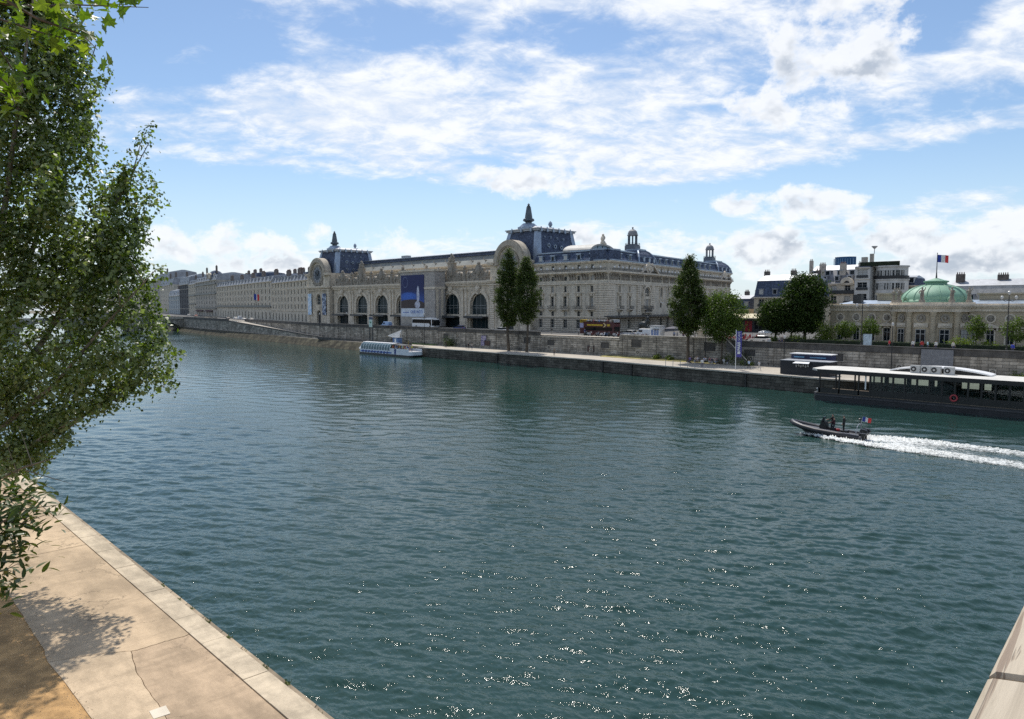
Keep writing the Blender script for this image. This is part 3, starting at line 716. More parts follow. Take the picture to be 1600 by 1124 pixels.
# ------------------------------------------------------------------ the museum (a former railway terminus)
MX, MY, MZ = -200.0, 160.0, STREET + .12
museum = thing('museum', 'huge limestone station museum with two clock pavilions and slate mansard roofs', 'museum', (MX, MY, MZ))
def mp(name, mb, m, parent=museum, **kw): return part(name, mb, m, parent, **kw)
ARX = [-64.3 + 14.28 * i for i in range(7)]
A_L, A_R = -71.6, 28.9
ops = []
for x in ARX: ops += [(x - 4.3, x + 4.3, 4.6, 11.9, 'arch'), (x - 4.6, x + 4.6, .0, 3.5)]
mp('arcade_wall', MB().wall(A_L, A_R, 0, 15, ops, 0, 1.4, seg=16), M_stone)
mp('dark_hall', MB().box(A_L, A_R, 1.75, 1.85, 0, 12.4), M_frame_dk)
orn_seed = random.Random(3)
def cartouche(tall):
    """carved gable over a bay: scrolls, shield and (for the tall ones) a seated figure group on a pedestal"""
    mb = MB(); hw = 5.6
    prof = [(-hw, 0), (hw, 0), (hw, 2.0), (hw - .6, 2.5), (hw - 1.6, 2.3), (3.0, 2.9), (2.3, 3.9), (1.5, 4.3), (1.2, 5.0), (0, 5.5)]
    prof = prof + [(-x, z) for x, z in prof[::-1][1:-2]] + [(-hw, 2.0)]
    out = [prof[0], prof[1]] + prof[2:]
    mb.prism(out, -.25, .45)
    for sx in (-1, 1):
        mb.arc(sx * (hw - .9), 2.3, .25, .75, 0, 2 * PI, 12, -.5, .3); mb.arc(sx * 2.4, 3.6, .2, .6, 0, 2 * PI, 12, -.5, .3)
    mb.blob((0, -.35, 3.2), (1.15, .4, 1.5), 12, 7)
    r = orn_seed
    for _ in range(60):
        x = r.uniform(-hw + .4, hw - .4); zt = np.interp(abs(x), [0, 1.5, 2.4, 3.2, hw], [4.6, 3.6, 2.9, 2.0, 1.6])
        mb.blob((x, -.3, r.uniform(.4, zt)), (r.uniform(.2, .5), .22, r.uniform(.18, .42)), 6, 4, jit=.2)
    mb.blob((0, -.1, 5.7), (.7, .6, .6), 8, 5)
    if tall:
        mb.box(-1.6, 1.6, -.5, .9, 4.2, 6.2); mb.box(-1.9, 1.9, -.7, 1.1, 6.2, 6.5)
        for (bx, bz, s) in ((-.9, 7.1, .7), (.8, 7.2, .75), (0, 8.0, .8), (-.1, 9.2, .45), (-1.3, 7.9, .4), (1.2, 8.1, .42), (.5, 8.9, .4)): mb.blob((bx, .1, bz), (s, s * .8, s * 1.2), 8, 5, jit=.15)
    return mb
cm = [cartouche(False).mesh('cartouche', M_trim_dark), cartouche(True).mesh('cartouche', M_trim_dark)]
def pilaster_pair():
    mb = MB()
    for sx in (-.95, .95):
        mb.box(sx - .5, sx + .5, -.45, 0, 4.5, 13.4); mb.box(sx - .62, sx + .62, -.6, 0, 4.1, 4.5); mb.box(sx - .62, sx + .62, -.62, 0, 12.4, 12.6)
        mb.box(sx - .66, sx + .66, -.7, 0, 13.1, 13.5)
        for q in (-.4, 0, .4): mb.blob((sx + q, -.5, 12.85), (.2, .2, .28), 6, 4)
    return mb
pil = pilaster_pair().mesh('pilaster_pair', M_trim)
ped = MB().box(-2.05, 2.05, -.7, 0, 0, 3.7).box(-2.2, 2.2, -.85, 0, 3.7, 4.05).box(-1.5, 1.5, -.85, -.7, .9, 3.2).mesh('pedestal', M_trim)
arcv = MB(); arcv.arc(0, 7.6, 4.32, 5.35, 0, PI, 20, -.22, .0).arc(0, 7.6, 5.35, 5.6, 0, PI, 20, -.36, 0).box(-5.35, -4.32, -.22, 0, 4.6, 7.6).box(4.32, 5.35, -.22, 0, 4.6, 7.6); arcv.arc(0, 7.6, 3.86, 4.12, 0, PI, 20, .5, .8)
arcm = arcv.mesh('archivolt', M_trim)
keym = MB().prism([(-.55, 11.4), (.55, 11.4), (.95, 14.2), (-.95, 14.2)], -.7, 0).blob((0, -.75, 13.0), (.75, .45, .95), 8, 6).blob((-.8, -.5, 13.5), (.4, .3, .4), 6, 4).blob((.8, -.5, 13.5), (.4, .3, .4), 6, 4).mesh('keystone', M_trim)
can = MB().box(-4.7, 4.7, -2.6, .1, 3.55, 3.85).box(-4.75, 4.75, -2.75, -2.6, 3.4, 4.1)
for q in np.linspace(-4.4, 4.4, 7): can.box(q - .05, q + .05, -2.6, .1, 3.85, 4.0)
canm = can.mesh('canopy', M_frame_dk)
tal = (1, 4)
for i, x in enumerate(ARX):
    link('archivolt', arcm, museum, (x, 0, 0)); link('keystone', keym, museum, (x, 0, 0)); link('canopy', canm, museum, (x, 0, 0))
    aw = add_window(museum, x, 4.6, 8.3, 7.2, 1.0, 'arch', fm=mat('arch_bars', (.34, .36, .36), .5), gm=M_glass_big, name='arch_window')
    d = mp('door', MB().box(x - 4.3, x + 4.3, 1.2, 1.3, 0, 3.4), M_glass_big)
    for q in (-2.2, 0, 2.2): part('door_frame', MB().box(x + q - .12, x + q + .12, 1.1, 1.2, 0, 3.4), M_frame_dk, d)
    link('cartouche', cm[1 if i in (1, 5) else 0], museum, (x, .15, 16.05))
for i in range(8):
    x = ARX[0] - 7.14 + 14.28 * i
    if 0 < i < 7:
        link('pilaster_pair', pil, museum, (x, 0, 0)); link('pedestal', ped, museum, (x, 0, 0))
        st = MB().box(-.75, .75, -.35, .6, 0, 3.2).box(-.9, .9, -.5, .7, 3.2, 3.5).lathe([(.0, 3.5), (.5, 3.5), (.35, 3.8), (.75, 4.3), (.7, 4.7), (.3, 5.0), (.35, 5.3), (0, 5.4)], 10, (0, .1, 0))
        mp('attic_post', st, M_trim_dark, loc=(x, 0, 15.95))
        mp('relief_panel', MB().box(-1.6, 1.6, -.12, .3, .4, 2.4), M_trim, loc=(x, .32, 15.95))
# main cornice with dentils, and the attic wall behind the carvings
cn = MB().box(A_L, A_R, -.55, 0, 14.3, 14.7).box(A_L, A_R, -.95, 0, 15.0, 15.35).box(A_L, A_R, -1.15, .4, 15.35, 15.7).box(A_L, A_R, -.75, .4, 15.7, 15.95)
for x in np.arange(A_L + .3, A_R, .72): cn.box(x, x + .36, -.85, 0, 14.72, 15.0)
mp('main_cornice', cn, M_trim)
mp('attic_wall', MB().box(A_L, A_R, .45, 1.1, 15.9, 17.9), M_trim)
# roofs of the nave: sunlit terrace, cornice band, glass slope, zinc ridge
M_creamroof = mat('cream_terrace', (.50, .44, .34), .85, .15, .4, streak=.35)
M_greyglass = mat('grey_roof_glass', (.23, .235, .21), .55, .18, .25, streak=.35)
mp('terrace_roof', MB().poly([(A_L, 1.1, 17.0), (A_R, 1.1, 17.0), (A_R, 11.5, 20.6), (A_L, 11.5, 20.6)]).box(A_L, A_R, 10.9, 11.5, 20.6, 21.6), M_creamroof)
cb = MB().box(A_L, A_R, 10.4, 11.6, 21.6, 22.0).box(A_L, A_R, 10.0, 11.6, 22.0, 22.3); mp('nave_cornice', cb, M_trim)
mp('roof_slope', MB().poly([(A_L, 11.4, 22.3), (A_R, 11.4, 22.3), (A_R, 15.5, 25.9), (A_L, 15.5, 25.9)]), M_greyglass)
for x in np.arange(A_L + 4, A_R - 2, 7.14):
    mp('roof_bracket', MB().tube([(0, 0, 0), (0, -.9, .5), (0, -1.0, 1.1)], [.12, .10, .16], 5).box(-.3, .3, -.1, .5, -.2, .3), M_trim_dark, loc=(float(x), 12.8, 23.6))
mp('ridge_band', MB().hexa([(A_L, 15.1, 25.85), (A_R, 15.1, 25.85), (A_R, 17, 25.85), (A_L, 17, 25.85)], [(A_L, 15.3, 26.9), (A_R, 15.3, 26.9), (A_R, 17, 26.9), (A_L, 17, 26.9)]), M_slate)
mp('ridge_gutter', MB().box(A_L, A_R, 14.7, 17, 26.9, 27.15), M_zinc)
mp('upper_roof', MB().poly([(A_L, 15.3, 27.15), (A_R, 15.3, 27.15), (A_R, 26, 28.7), (A_L, 26, 28.7)]).poly([(A_L, 26, 28.7), (A_R, 26, 28.7), (A_R, 50, 22), (A_L, 50, 22)]), M_zinc_lt)
mp('roof_hatch', MB().box(-22.5, -18.5, 16, 18, 27.2, 28.2), M_zinc_lt, loc=(-22, 0, 0))
mp('nave_block', MB().box(A_L, A_R, 17.2, 50, 0, 25.8), M_stone)

def pavilion(cx, hw, left):
    """clock pavilion: rusticated front, round-headed clock gable, slate mansard, spire"""
    x0, x1 = cx - hw, cx + hw
    y = -1.6
    front = MB().wall(x0, x1, 0, 21.5, [(cx - 1.9, cx + 1.9, 8.1, 12.6, 'arch'), (cx - 1.7, cx + 1.7, 0, 5.6, 'arch')], y, 1.0)
    front.poly([(x1, y, 0), (x1, 6, 0), (x1, 6, 21.5), (x1, y, 21.5)]).poly([(x0, 6, 0), (x0, y, 0), (x0, y, 21.5), (x0, 6, 21.5)])
    mp('pavilion_wall', front, M_stone)
    add_window(museum, cx, 8.1, 3.7, 4.45, y + .8, 'arch', gm=M_glass_big)
    mp('door', MB().box(cx - 1.7, cx + 1.7, y + .9, y + 1.0, 0, 5.5), M_frame_dk)
    q = MB()
    for sx in (x0, x1 - 2.0):
        for k in range(22):
            if k * .68 < 14.6: q.box(sx - .08, sx + 2.08, y - .28, y, k * .68, k * .68 + .56)
    mp('quoins', q, M_trim)
    c = MB().box(x0 - .4, x1 + .4, y - .9, y, 15.0, 15.4).box(x0 - .6, x1 + .6, y - 1.2, y, 15.4, 15.95).box(x0 - .3, x1 + .3, y - .6, y, 14.2, 14.6)
    for sx in (x0, x1 - 2.6): c.box(sx - .3, sx + 2.9, y - .9, y + .6, 20.6, 21.1).box(sx - .5, sx + 3.1, y - 1.1, y + .8, 21.1, 21.6)
    mp('pavilion_cornice', c, M_trim)
    # clock gable
    zc = 21.2; ro = 6.35
    gmb = MB(); n = 24
    pts = [(cx - ro, 15.9), (cx + ro, 15.9)] + [(cx + ro * math.cos(PI * i / n), zc + ro * math.sin(PI * i / n)) for i in range(n + 1)]
    gmb.prism(pts, y - .1, y + 2.0); mp('clock_gable', gmb, M_trim)
    h = MB().arc(cx, zc, 5.3, 6.75, -.15, PI + .15, 28, y - .9, y + 2.2).arc(cx, zc, 4.95, 5.3, -.15, PI + .15, 28, y - .6, y).arc(cx, zc, 6.75, 7.1, .0, PI, 28, y - .6, y + 2.4)
    mp('clock_hood', h, mat('weathered_hood', (.44, .39, .315), .85, .2, .8, streak=.5, bump=.4, bscale=4))
    ck = MB().arc(cx, zc - .3, 3.5, 4.4, 0, 2 * PI, 32, y - .5, y - .1); clk = mp('clock', ck, M_trim_dark)
    part('dial', MB().arc(cx, zc - .3, 2.3, 3.5, 0, 2 * PI, 32, y - .3, y - .12), mat('dial_stone', (.30, .31, .33), .6), clk)
    part('dial_glass', MB().arc(cx, zc - .3, .02, 2.3, 0, 2 * PI, 32, y - .22, y - .12), glass_mat('dial_glass', (.03, .05, .08), .1), clk)
    for k in range(12):
        a = PI / 2 - k * PI / 6; ca_, sa_ = math.cos(a), math.sin(a)
        part('numeral', MB().box(-.13, .13, -.05, 0, -.42, .42), M_iron, clk, loc=(cx + 2.9 * ca_, y - .31, zc - .3 + 2.9 * sa_), rot=(0, PI / 2 - a, 0))
    for (a, L, w) in ((R(58), 2.0, .2), (R(150), 2.9, .14)):
        part('hand', MB().box(-w, w, -.06, 0, -.4, L), M_iron, clk, loc=(cx, y - .36, zc - .3), rot=(0, PI / 2 - a, 0))
    ob = MB()
    for _ in range(34):
        a = orn_seed.uniform(PI * 1.08, PI * 1.92); r = orn_seed.uniform(4.4, 5.6)
        ob.blob((cx + r * math.cos(a), y - .3, zc - .3 + r * math.sin(a)), (.45, .3, .4), 6, 4, jit=.2)
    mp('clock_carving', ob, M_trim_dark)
    # slate mansard with zinc hips
    bx0, bx1, by0, by1 = x0 + 1.2, x1 - .2, 1.6, 21.5; tx0, tx1, ty0, ty1 = bx0 + 2.0, bx1 - 2.0, 3.8, 20.5; zb, zt = 21.6, 31.2
    B = [(bx0, by0, zb), (bx1, by0, zb), (bx1, by1, zb), (bx0, by1, zb)]; T = [(tx0, ty0, zt), (tx1, ty0, zt), (tx1, ty1, zt), (tx0, ty1, zt)]
    roof = mp('mansard_roof', MB().hexa(B, T), M_slate)
    for i in range(4):
        s = (1, 1) if i == 2 else (1, -1) if i == 1 else (-1, -1) if i == 0 else (-1, 1)
        b, t = B[i], T[i]; w = .9
        hp = MB().hexa([(b[0] + s[0] * .12, b[1] + s[1] * .12, b[2]), (b[0] - s[0] * w * 2, b[1] + s[1] * .12, b[2]), (b[0] - s[0] * w * 2, b[1] - s[1] * w * 2, b[2]), (b[0] + s[0] * .12, b[1] - s[1] * w * 2, b[2])],
                       [(t[0] + s[0] * .12, t[1] + s[1] * .12, t[2]), (t[0] - s[0] * w * 1.6, t[1] + s[1] * .12, t[2]), (t[0] - s[0] * w * 1.6, t[1] - s[1] * w * 1.6, t[2]), (t[0] + s[0] * .12, t[1] - s[1] * w * 1.6, t[2])])
        part('hip', hp, M_zinc, roof)
    top = MB().box(tx0 - .6, tx1 + .6, ty0 - .6, ty1 + .6, zt, zt + .5).box(tx0 - .9, tx1 + .9, ty0 - .9, ty1 + .9, zt + .5, zt + .8)
    top.hexa([(tx0, ty0, zt + .8), (tx1, ty0, zt + .8), (tx1, ty1, zt + .8), (tx0, ty1, zt + .8)], [(cx - 2.2, ty0 + 4, zt + 2.0), (cx + 2.2, ty0 + 4, zt + 2.0), (cx + 2.2, ty1 - 4, zt + 2.0), (cx - 2.2, ty1 - 4, zt + 2.0)])
    part('roof_crown', top, M_zinc_lt, roof)
    for j in range(6):
        part('crest_ornament', MB().blob((0, 0, .3), (.2, .22, .4), 6, 5).box(-.3, .3, -.35, .35, -.9, .1), M_zinc, roof, loc=(tx1 + .7, ty0 + (ty1 - ty0) * (j + .3) / 6, zt + .6))
    for j in range(3):
        part('crest_ornament', MB().blob((0, 0, .3), (.22, .2, .4), 6, 5).box(-.35, .35, -.3, .3, -.9, .1), M_zinc, roof, loc=(tx0 + (tx1 - tx0) * (j + .5) / 3, ty0 - .7, zt + .6))
    dx = (bx1 - tx1) / (zt - zb)
    for (yy, zz_, r) in ((7.5, 26.6, .9), (10.5, 26.4, .9), (13.5, 26.2, .9), (7.5, 23.5, .75), (10.5, 23.4, .75), (9, 29.2, .45), (12, 29.1, .45), (15, 29, .45), (6.2, 29.3, .4), (17, 26.2, .6)):
        r *= .72; oe = MB().arc(0, 0, r * .62, r, 0, 2 * PI, 14, -.5, .6); oe.arc(0, 0, .02, r * .62, 0, 2 * PI, 14, -.25, .5, 1)
        part('oculus', oe, [M_zinc, M_iron], roof, loc=(bx1 - (zz_ - zb) * dx, yy, zz_), rz=PI / 2)
    def spire(px, py, s, pz):
        sp = MB(); w = 2.5 * s
        sp.box(px - w, px + w, py - w, py + w, pz, pz + .9 * s).hexa([(px - w * .9, py - w * .9, pz + .9 * s), (px + w * .9, py - w * .9, pz + .9 * s), (px + w * .9, py + w * .9, pz + .9 * s), (px - w * .9, py + w * .9, pz + .9 * s)],
               [(px - w * .5, py - w * .5, pz + 2.1 * s), (px + w * .5, py - w * .5, pz + 2.1 * s), (px + w * .5, py + w * .5, pz + 2.1 * s), (px - w * .5, py + w * .5, pz + 2.1 * s)])
        o = part('spire_base', sp, M_zinc, roof)
        part('spire', MB().lathe([(0, 2.0), (1.0, 2.0), (1.1, 2.5), (1.9, 2.9), (1.75, 3.5), (1.25, 3.7), (1.15, 4.6), (.75, 7.0), (.8, 7.2), (.55, 7.3), (.62, 7.6), (.3, 7.8), (.42, 8.1), (0, 8.6)], 10, (0, 0, 0)), mat('lead_dark', (.10, .12, .14), .5, .3, 1, metal=.3), o, loc=(px, py, pz), sc=s)
    spire(cx, 6.9, 1.0, zt + .8)
    fin = MB().box(cx - .9, cx + .9, 16.4, 18.2, zt + 1.2, zt + 2.3).lathe([(0, 2.3), (.5, 2.3), (.35, 2.7), (.75, 3.2), (.55, 4.0), (0, 4.6)], 8, (cx, 17.3, zt))
    part('rear_finial', fin, M_zinc, roof)
    mp('pavilion_block', MB().box(x0 + .3, x1 - .3, 1.0, 22, 15, 21.6), M_trim)
pavilion(-81.8, 9.6, True)
pavilion(38.0, 9.2, False)
# banners on the left pavilion
for (x, c1_, c2_, nm, lb) in ((-88.6, (.42, .60, .80), (.85, .9, .95), 'banner', 'light blue banner hanging on the far clock pavilion'), (-76.2, (.05, .08, .16), (.55, .62, .72), 'banner', 'dark blue figure banner hanging beside the far pavilion window')):
    m, N, b = mat_base('banner_print'); g = N.new('ShaderNodeTexCoord').outputs['Object']
    f = N.noise(N.map(g, scale=(.8, 1, .5)), 1.6, 3, .6)
    N.put(b.inputs['Base Color'], N.mix(N.ramp(f, .50, .56), c1_, c2_)); b.inputs['Roughness'].default_value = .7
    tag(part(nm, MB().box(-1.55, 1.55, -.06, 0, 0, 9.2), m, loc=(MX + x, MY - 2.1, MZ + 3.6)), lb, 'banner')

# scaffold wrap with the big blue poster
wrap = thing('scaffold_wrap', 'tall printed scaffold box standing out from the arcade behind the blue poster', 'scaffold', (MX - 14.7, MY, MZ))
part('shell', MB().box(-.7, 19.6, -5.6, -.9, .3, 19.6), stone('wrap_print', (.44, .41, .38), 1.2, .5, .03, .12, .3, .12, .2), wrap)
part('wrap_cornice', MB().box(-1.0, 19.9, -6.0, -.9, 19.6, 20.2).box(13.75, 19.8, -5.85, -.9, 13.4, 14.1), M_trim, wrap)
for (yy) in (-4.6, -2.4): part('wrap_pilaster', MB().box(19.6, 19.75, yy - .5, yy + .5, 3.4, 13.3), M_trim, wrap)
pnl = MB().box(0, 13.6, -5.75, -5.6, 3.6, 6.6); part('white_panel', pnl, mat('pale_panel', (.62, .68, .76), .6), wrap)
part('lower_panel', MB().box(0, 13.6, -5.75, -5.6, 1.0, 3.5), mat('tan_panel', (.38, .35, .30), .7), wrap)
link('lettering', (lambda me: (me.materials.append(mat('letter_blue', (.08, .16, .45), .6)), me)[1])(text_mesh('ONE INTO', 1.5, .01, bold=.02)), wrap, loc=(9.2, -5.77, 5.3), rot=(PI / 2, 0, 0))
part('caption_line', MB().box(1.0, 4.6, -5.77, -5.75, 5.0, 5.25), MATS['letter_blue'], wrap)
def poster_mat():
    m, N, b = mat_base('poster_print'); g = N.new('ShaderNodeTexCoord').outputs['Object']; x, y, z = N.sep(g)
    c = N.mix(N.ramp(z, 2.0, 7.0), (.025, .075, .32), (.010, .018, .10))
    d2 = lambda cx, cz, sx, sz: N.math('ADD', N.math('POWER', N.math('DIVIDE', N.math('SUBTRACT', x, cx), sx), 2.), N.math('POWER', N.math('DIVIDE', N.math('SUBTRACT', z, cz), sz), 2.))
    limb = N.math('MULTIPLY', N.ramp(d2(2.6, 9.3, 1.5, 1.9), .8, 1., 0, 1), N.ramp(d2(2.6, 9.3, 1.5, 1.9), 1., 1.1, 1, 0))
    c = N.mix(N.math('MULTIPLY', limb, .45), c, (.4, .5, .7))
    glow = N.ramp(d2(4.5, 4.2, 6.0, 1.8), .2, 1., .8, 0); c = N.mix(glow, c, (.05, .16, .60))
    c = N.mix(N.ramp(d2(6.0, .6, 9.0, 2.6), .92, .98, 1, 0), c, (.05, .035, .035))
    body = N.math('MAXIMUM', N.ramp(d2(10.2, 4.6, .8, 3.4), .9, 1., 1, 0), N.ramp(d2(9.8, 1.2, 1.6, 1.3), .9, 1., 1, 0))
    c = N.mix(N.math('MULTIPLY', body, N.ramp(N.noise(g, 1.1, 4), .3, .6, .5, 1)), c, (.55, .58, .70))
    N.put(b.inputs['Base Color'], c); b.inputs['Roughness'].default_value = .6; return m
tag(part('poster', MB().box(0, 13.6, -.18, 0, 0, 11.8), poster_mat(), loc=(MX - 14.7, MY - 5.62, MZ + 6.7)), 'giant deep blue poster with a pale planet on the scaffold box', 'poster')

# ---- wing towards the corner (river side) and the long west side
W_L, W_R = 47.0, 76.0
M_wingstone = stone('wing_limestone', (.66, .595, .49), 1.6, .62, .02, .18, .48, .06, .35, .6)
WZ = dict(ground=(.9, 3.5), mezz=(4.4, 5.9), main=(7.3, 10.2), small=(11.5, 13.3), frieze=(14.9, 16.2), upper=(18.2, 19.4))
def side(base, rz, length, bays, arched=(), name='wing_wall', pav=()):
    """one street front of the hotel wing; bays: x positions"""
    ops = []
    for x in bays:
        ops += [(x - .62, x + .62, *WZ['frieze']), (x - .55, x + .55, *WZ['upper'])]
        if x in arched: ops += [(x - .85, x + .85, 10.3, 13.4, 'arch'), (x - .75, x + .75, 6.9, 8.4), (x - .95, x + .95, .2, 3.6)]
        else: ops += [(x - .8, x + .8, *WZ['ground']), (x - .6, x + .6, *WZ['mezz']), (x - .7, x + .7, *WZ['main']), (x - .55, x + .55, *WZ['small'])]
    for (px, pw) in pav: ops += [(px - 2.0, px + 2.0, 7.2, 13.2, 'arch'), (px - 1.4, px + 1.4, 4.3, 6.2), (px - 1.0, px + 1.0, .5, 3.5)]
    kw = dict(loc=base, rz=rz)
    mp(name, MB().wall(0, length, 4.15, 20.2, [o for o in ops if o[2] > 4], 0, .5), M_wingstone, **kw)
    mp('ground_storey', MB().wall(0, length, 0, 4.15, [o for o in ops if o[2] < 4], -.12, .5), M_rust, **kw)
    sheet = lambda z0, z1, p: (0, length, -p, 0, z0, z1)
    c = MB()
    for (z0, z1, p) in ((4.15, 4.5, .35), (13.75, 14.2, .4), (16.7, 17.0, .6), (17.0, 17.5, 1.25), (19.7, 19.95, .4), (19.95, 20.3, .75)): c.box(*sheet(z0, z1, p))
    mp('wing_cornice', c, M_trim, **kw)
    br = MB(); n = int(length / .95)
    for i in range(n):
        x = .5 + i * .95
        if any(abs(x - b_) < .85 for b_ in bays): continue
        br.prism_x([(-1.0, 16.7), (-.0, 16.7), (0, 14.9), (-.28, 15.1), (-.35, 15.9)], x - .2, x + .2)
        br.blob((x + .48, -.12, 15.5), (.22, .16, .45), 6, 4)
    tag(mp('bracket_row', br, M_trim_dark, **kw), kind='stuff')
    rl = MB().box(0, length, -1.1, -1.0, 18.05, 18.2).box(0, length, -1.08, -1.02, 17.5, 17.62)
    for i in range(int(length / .5)): rl.box(i * .5 + .2, i * .5 + .27, -1.08, -1.02, 17.6, 18.06)
    mp('attic_railing', rl, M_frame_dk, **kw)
    lp = MB().lathe([(0, 18.2), (.16, 18.2), (.3, 18.45), (.16, 18.75), (0, 18.8)], 8).mesh('lamp_globe', M_white)
    c_, s_ = math.cos(rz), math.sin(rz); place = lambda x, y: (base[0] + c_ * x - s_ * y, base[1] + s_ * x + c_ * y, base[2])
    for x in np.arange(1.5, length, 2.55): link('lamp_globe', lp, museum, place(float(x), -1.05), rz)
    AW = lambda x, z, w, h, kind='casement', y=.34, **k: add_window(museum, x, z, w, h, y, kind, rz, base=base, **k)
    for x in bays:
        AW(x, WZ['frieze'][0], 1.24, 1.3); AW(x, WZ['upper'][0], 1.1, 1.2)
        if x in arched:
            AW(x, 10.3, 1.7, 3.1, 'arch'); AW(x, 6.9, 1.5, 1.5); AW(x, .2, 1.9, 3.4)
            h = MB().arc(x, 12.55, .95, 1.35, 0, PI, 12, -.25, 0).arc(x, 12.55, 1.35, 1.55, 0, PI, 12, -.4, 0).box(x - 1.35, x - .95, -.25, 0, 8.6, 12.55).box(x + .95, x + 1.35, -.25, 0, 8.6, 12.55).blob((x, -.4, 14.05), (.35, .3, .5), 6, 4)
            mp('window_surround', h, M_trim, **kw); mp('blind', MB().box(x - .8, x + .8, -.5, 0, 8.35, 8.55), M_white, **kw)
        else:
            AW(x, WZ['ground'][0], 1.6, 2.6); AW(x, WZ['mezz'][0], 1.2, 1.5); AW(x, WZ['main'][0], 1.4, 2.9); AW(x, WZ['small'][0], 1.1, 1.8)
            s = MB().box(x - 1.15, x - .7, -.28, 0, 7.2, 10.5).box(x + .7, x + 1.15, -.28, 0, 7.2, 10.5).box(x - 1.25, x + 1.25, -.4, 0, 10.9, 11.15).box(x - 1.4, x + 1.4, -.6, 0, 11.15, 11.35).box(x - .7, x + .7, -.2, 0, 10.25, 10.9)
            s.blob((x, -.3, 10.6), (.45, .25, .4), 8, 5).blob((x - .9, -.3, 10.7), (.2, .2, .3), 6, 4).blob((x + .9, -.3, 10.7), (.2, .2, .3), 6, 4)
            s.box(x - .85, x - .57, -.15, 0, 11.4, 13.4).box(x + .57, x + .85, -.15, 0, 11.4, 13.4)
            mp('window_surround', s, M_trim, **kw)
            link('balcony', balcony_mesh(2.9, .95, 1.0), museum, place(x, 0)[:2] + (base[2] + 6.55,), rz)
    return place
wing_b = (W_L, 0, 0)
bays_n = [3.0, 7.9, 13.0, 18.1, 23.1]
pl = side(wing_b, 0, 29.0, bays_n, name='wing_wall')
RZW = R(100.0); west_b = (76.0, 0.0, 0)
bays_w = [6.8, 13.2, 36.1, 41.5, 47.2, 52.8, 58.4, 64, 69.6, 75.2, 80.6]
plw = side(west_b, RZW, 103.5, bays_w + [22.8, 27.4, 92.0, 97.5], arched=(36.1, 41.5, 47.2, 52.8, 58.4, 64), name='wing_wall', pav=())
# corner chains of rusticated blocks
q = MB()
for k in range(14):
    z = 4.6 + k * .66; q.box(-5.2, .22, -.22, 0, z, z + .54); q.box(-.0, .22, 0, .01, z, z + .54)
mp('quoins', q, M_trim, loc=(76, 0, 0))
q = MB()
for k in range(14):
    z = 4.6 + k * .66; q.box(-.15, 3.6, -.2, 0, z, z + .54)
    for s0 in (18.2, 28.6, 88, 99): q.box(s0, s0 + 2.4, -.3, 0, z, z + .54)
mp('quoins', q, M_trim, loc=west_b, rz=RZW)
# pedimented bay fronts on the west side
for s0 in (25.0, 94.6):
    g = MB().prism([(-6.4, 17.5), (-5.6, 17.5), (-2.4, 19.6), (-2.7, 20.1)], -1.5, 0).prism([(5.6, 17.5), (6.4, 17.5), (2.7, 20.1), (2.4, 19.6)], -1.5, 0).prism([(-2.4, 18), (2.4, 18), (1.6, 20.2), (0, 21), (-1.6, 20.2)], -.9, 0)
    for _ in range(26): g.blob((random.uniform(-2.4, 2.4), -.95, random.uniform(17.8, 20.2)), (.4, .3, .45), 6, 4, jit=.2)
    mp('broken_pediment', g, M_trim, loc=plw(s0, 0), rz=RZW)
    a = MB().arc(0, 11.0, 2.3, 2.9, 0, PI, 16, -.5, 0).box(-2.9, -2.3, -.5, 0, 5.2, 11).box(2.3, 2.9, -.5, 0, 5.2, 11).box(-2.3, 2.3, -.3, 0, 9.6, 10.4); mp('arch_surround', a, M_trim, loc=plw(s0, 0), rz=RZW)
    add_window(museum, s0, 10.4, 4.2, 2.7, -.06, 'arch', RZW, base=west_b)
    for dx in (-1.1, 1.1): add_window(museum, s0 + dx, 5.6, 1.7, 3.9, -.06, 'casement', RZW, base=west_b)
    link('balcony', balcony_mesh(4.6, 1.0, 1.1), museum, plw(s0, 0)[:2] + (5.6,), RZW)
# long glazed awning along the west side
mp('awning', MB().hexa([(-3, -3.2, 4.2), (60, -3.2, 4.2), (60, -.3, 4.5), (-3, -.3, 4.5)], [(-3, -3.2, 4.45), (60, -3.2, 4.45), (60, -.3, 4.75), (-3, -.3, 4.75)]), M_frame_dk, loc=west_b, rz=RZW)
mp('wing_block', MB().prism_z([(W_L + .2, .6), (75.0, .6), (75.0 - 17.8, 101), (W_L + .2, 101)], 0, 20.1), M_wingstone)
# slate roof of the wing with dormers
def wing_roof(base, rz, length, dormers):
    c_, s_ = math.cos(rz), math.sin(rz); place = lambda x, y: (base[0] + c_ * x - s_ * y, base[1] + s_ * x + c_ * y, base[2])
    r = mp('slate_slope', MB().hexa([(0, -.4, 20.3), (length, -.4, 20.3), (length, 6, 20.3), (0, 6, 20.3)], [(.0, 1.5, 23.3), (length, 1.5, 23.3), (length, 6, 23.3), (0, 6, 23.3)]), M_slate, loc=base, rz=rz)
    mp('gutter', MB().box(0, length, -.85, -.3, 20.3, 20.62), M_zinc, loc=base, rz=rz)
    mp('roof_edge', MB().box(0, length, 1.2, 6, 23.3, 23.7), M_zinc, loc=base, rz=rz)
    d = MB().box(-.75, .75, -.1, 1.6, 20.9, 22.35).box(-.95, .95, -.35, 1.6, 22.35, 22.62); d.box(-.5, .5, -.14, -.1, 21.0, 22.2, 1); d.box(-1.15, -.75, .0, .5, 20.7, 21.3).box(.75, 1.15, .0, .5, 20.7, 21.3); d.box(-.95, .95, -.35, 1.6, 22.62, 22.68, 2)
    dm = d.mesh('dormer', [M_zinc, M_glass, M_zinc_lt])
    for x in dormers: link('dormer', dm, museum, place(x, 0), rz)
wing_roof(wing_b, 0, 28.6, bays_n)
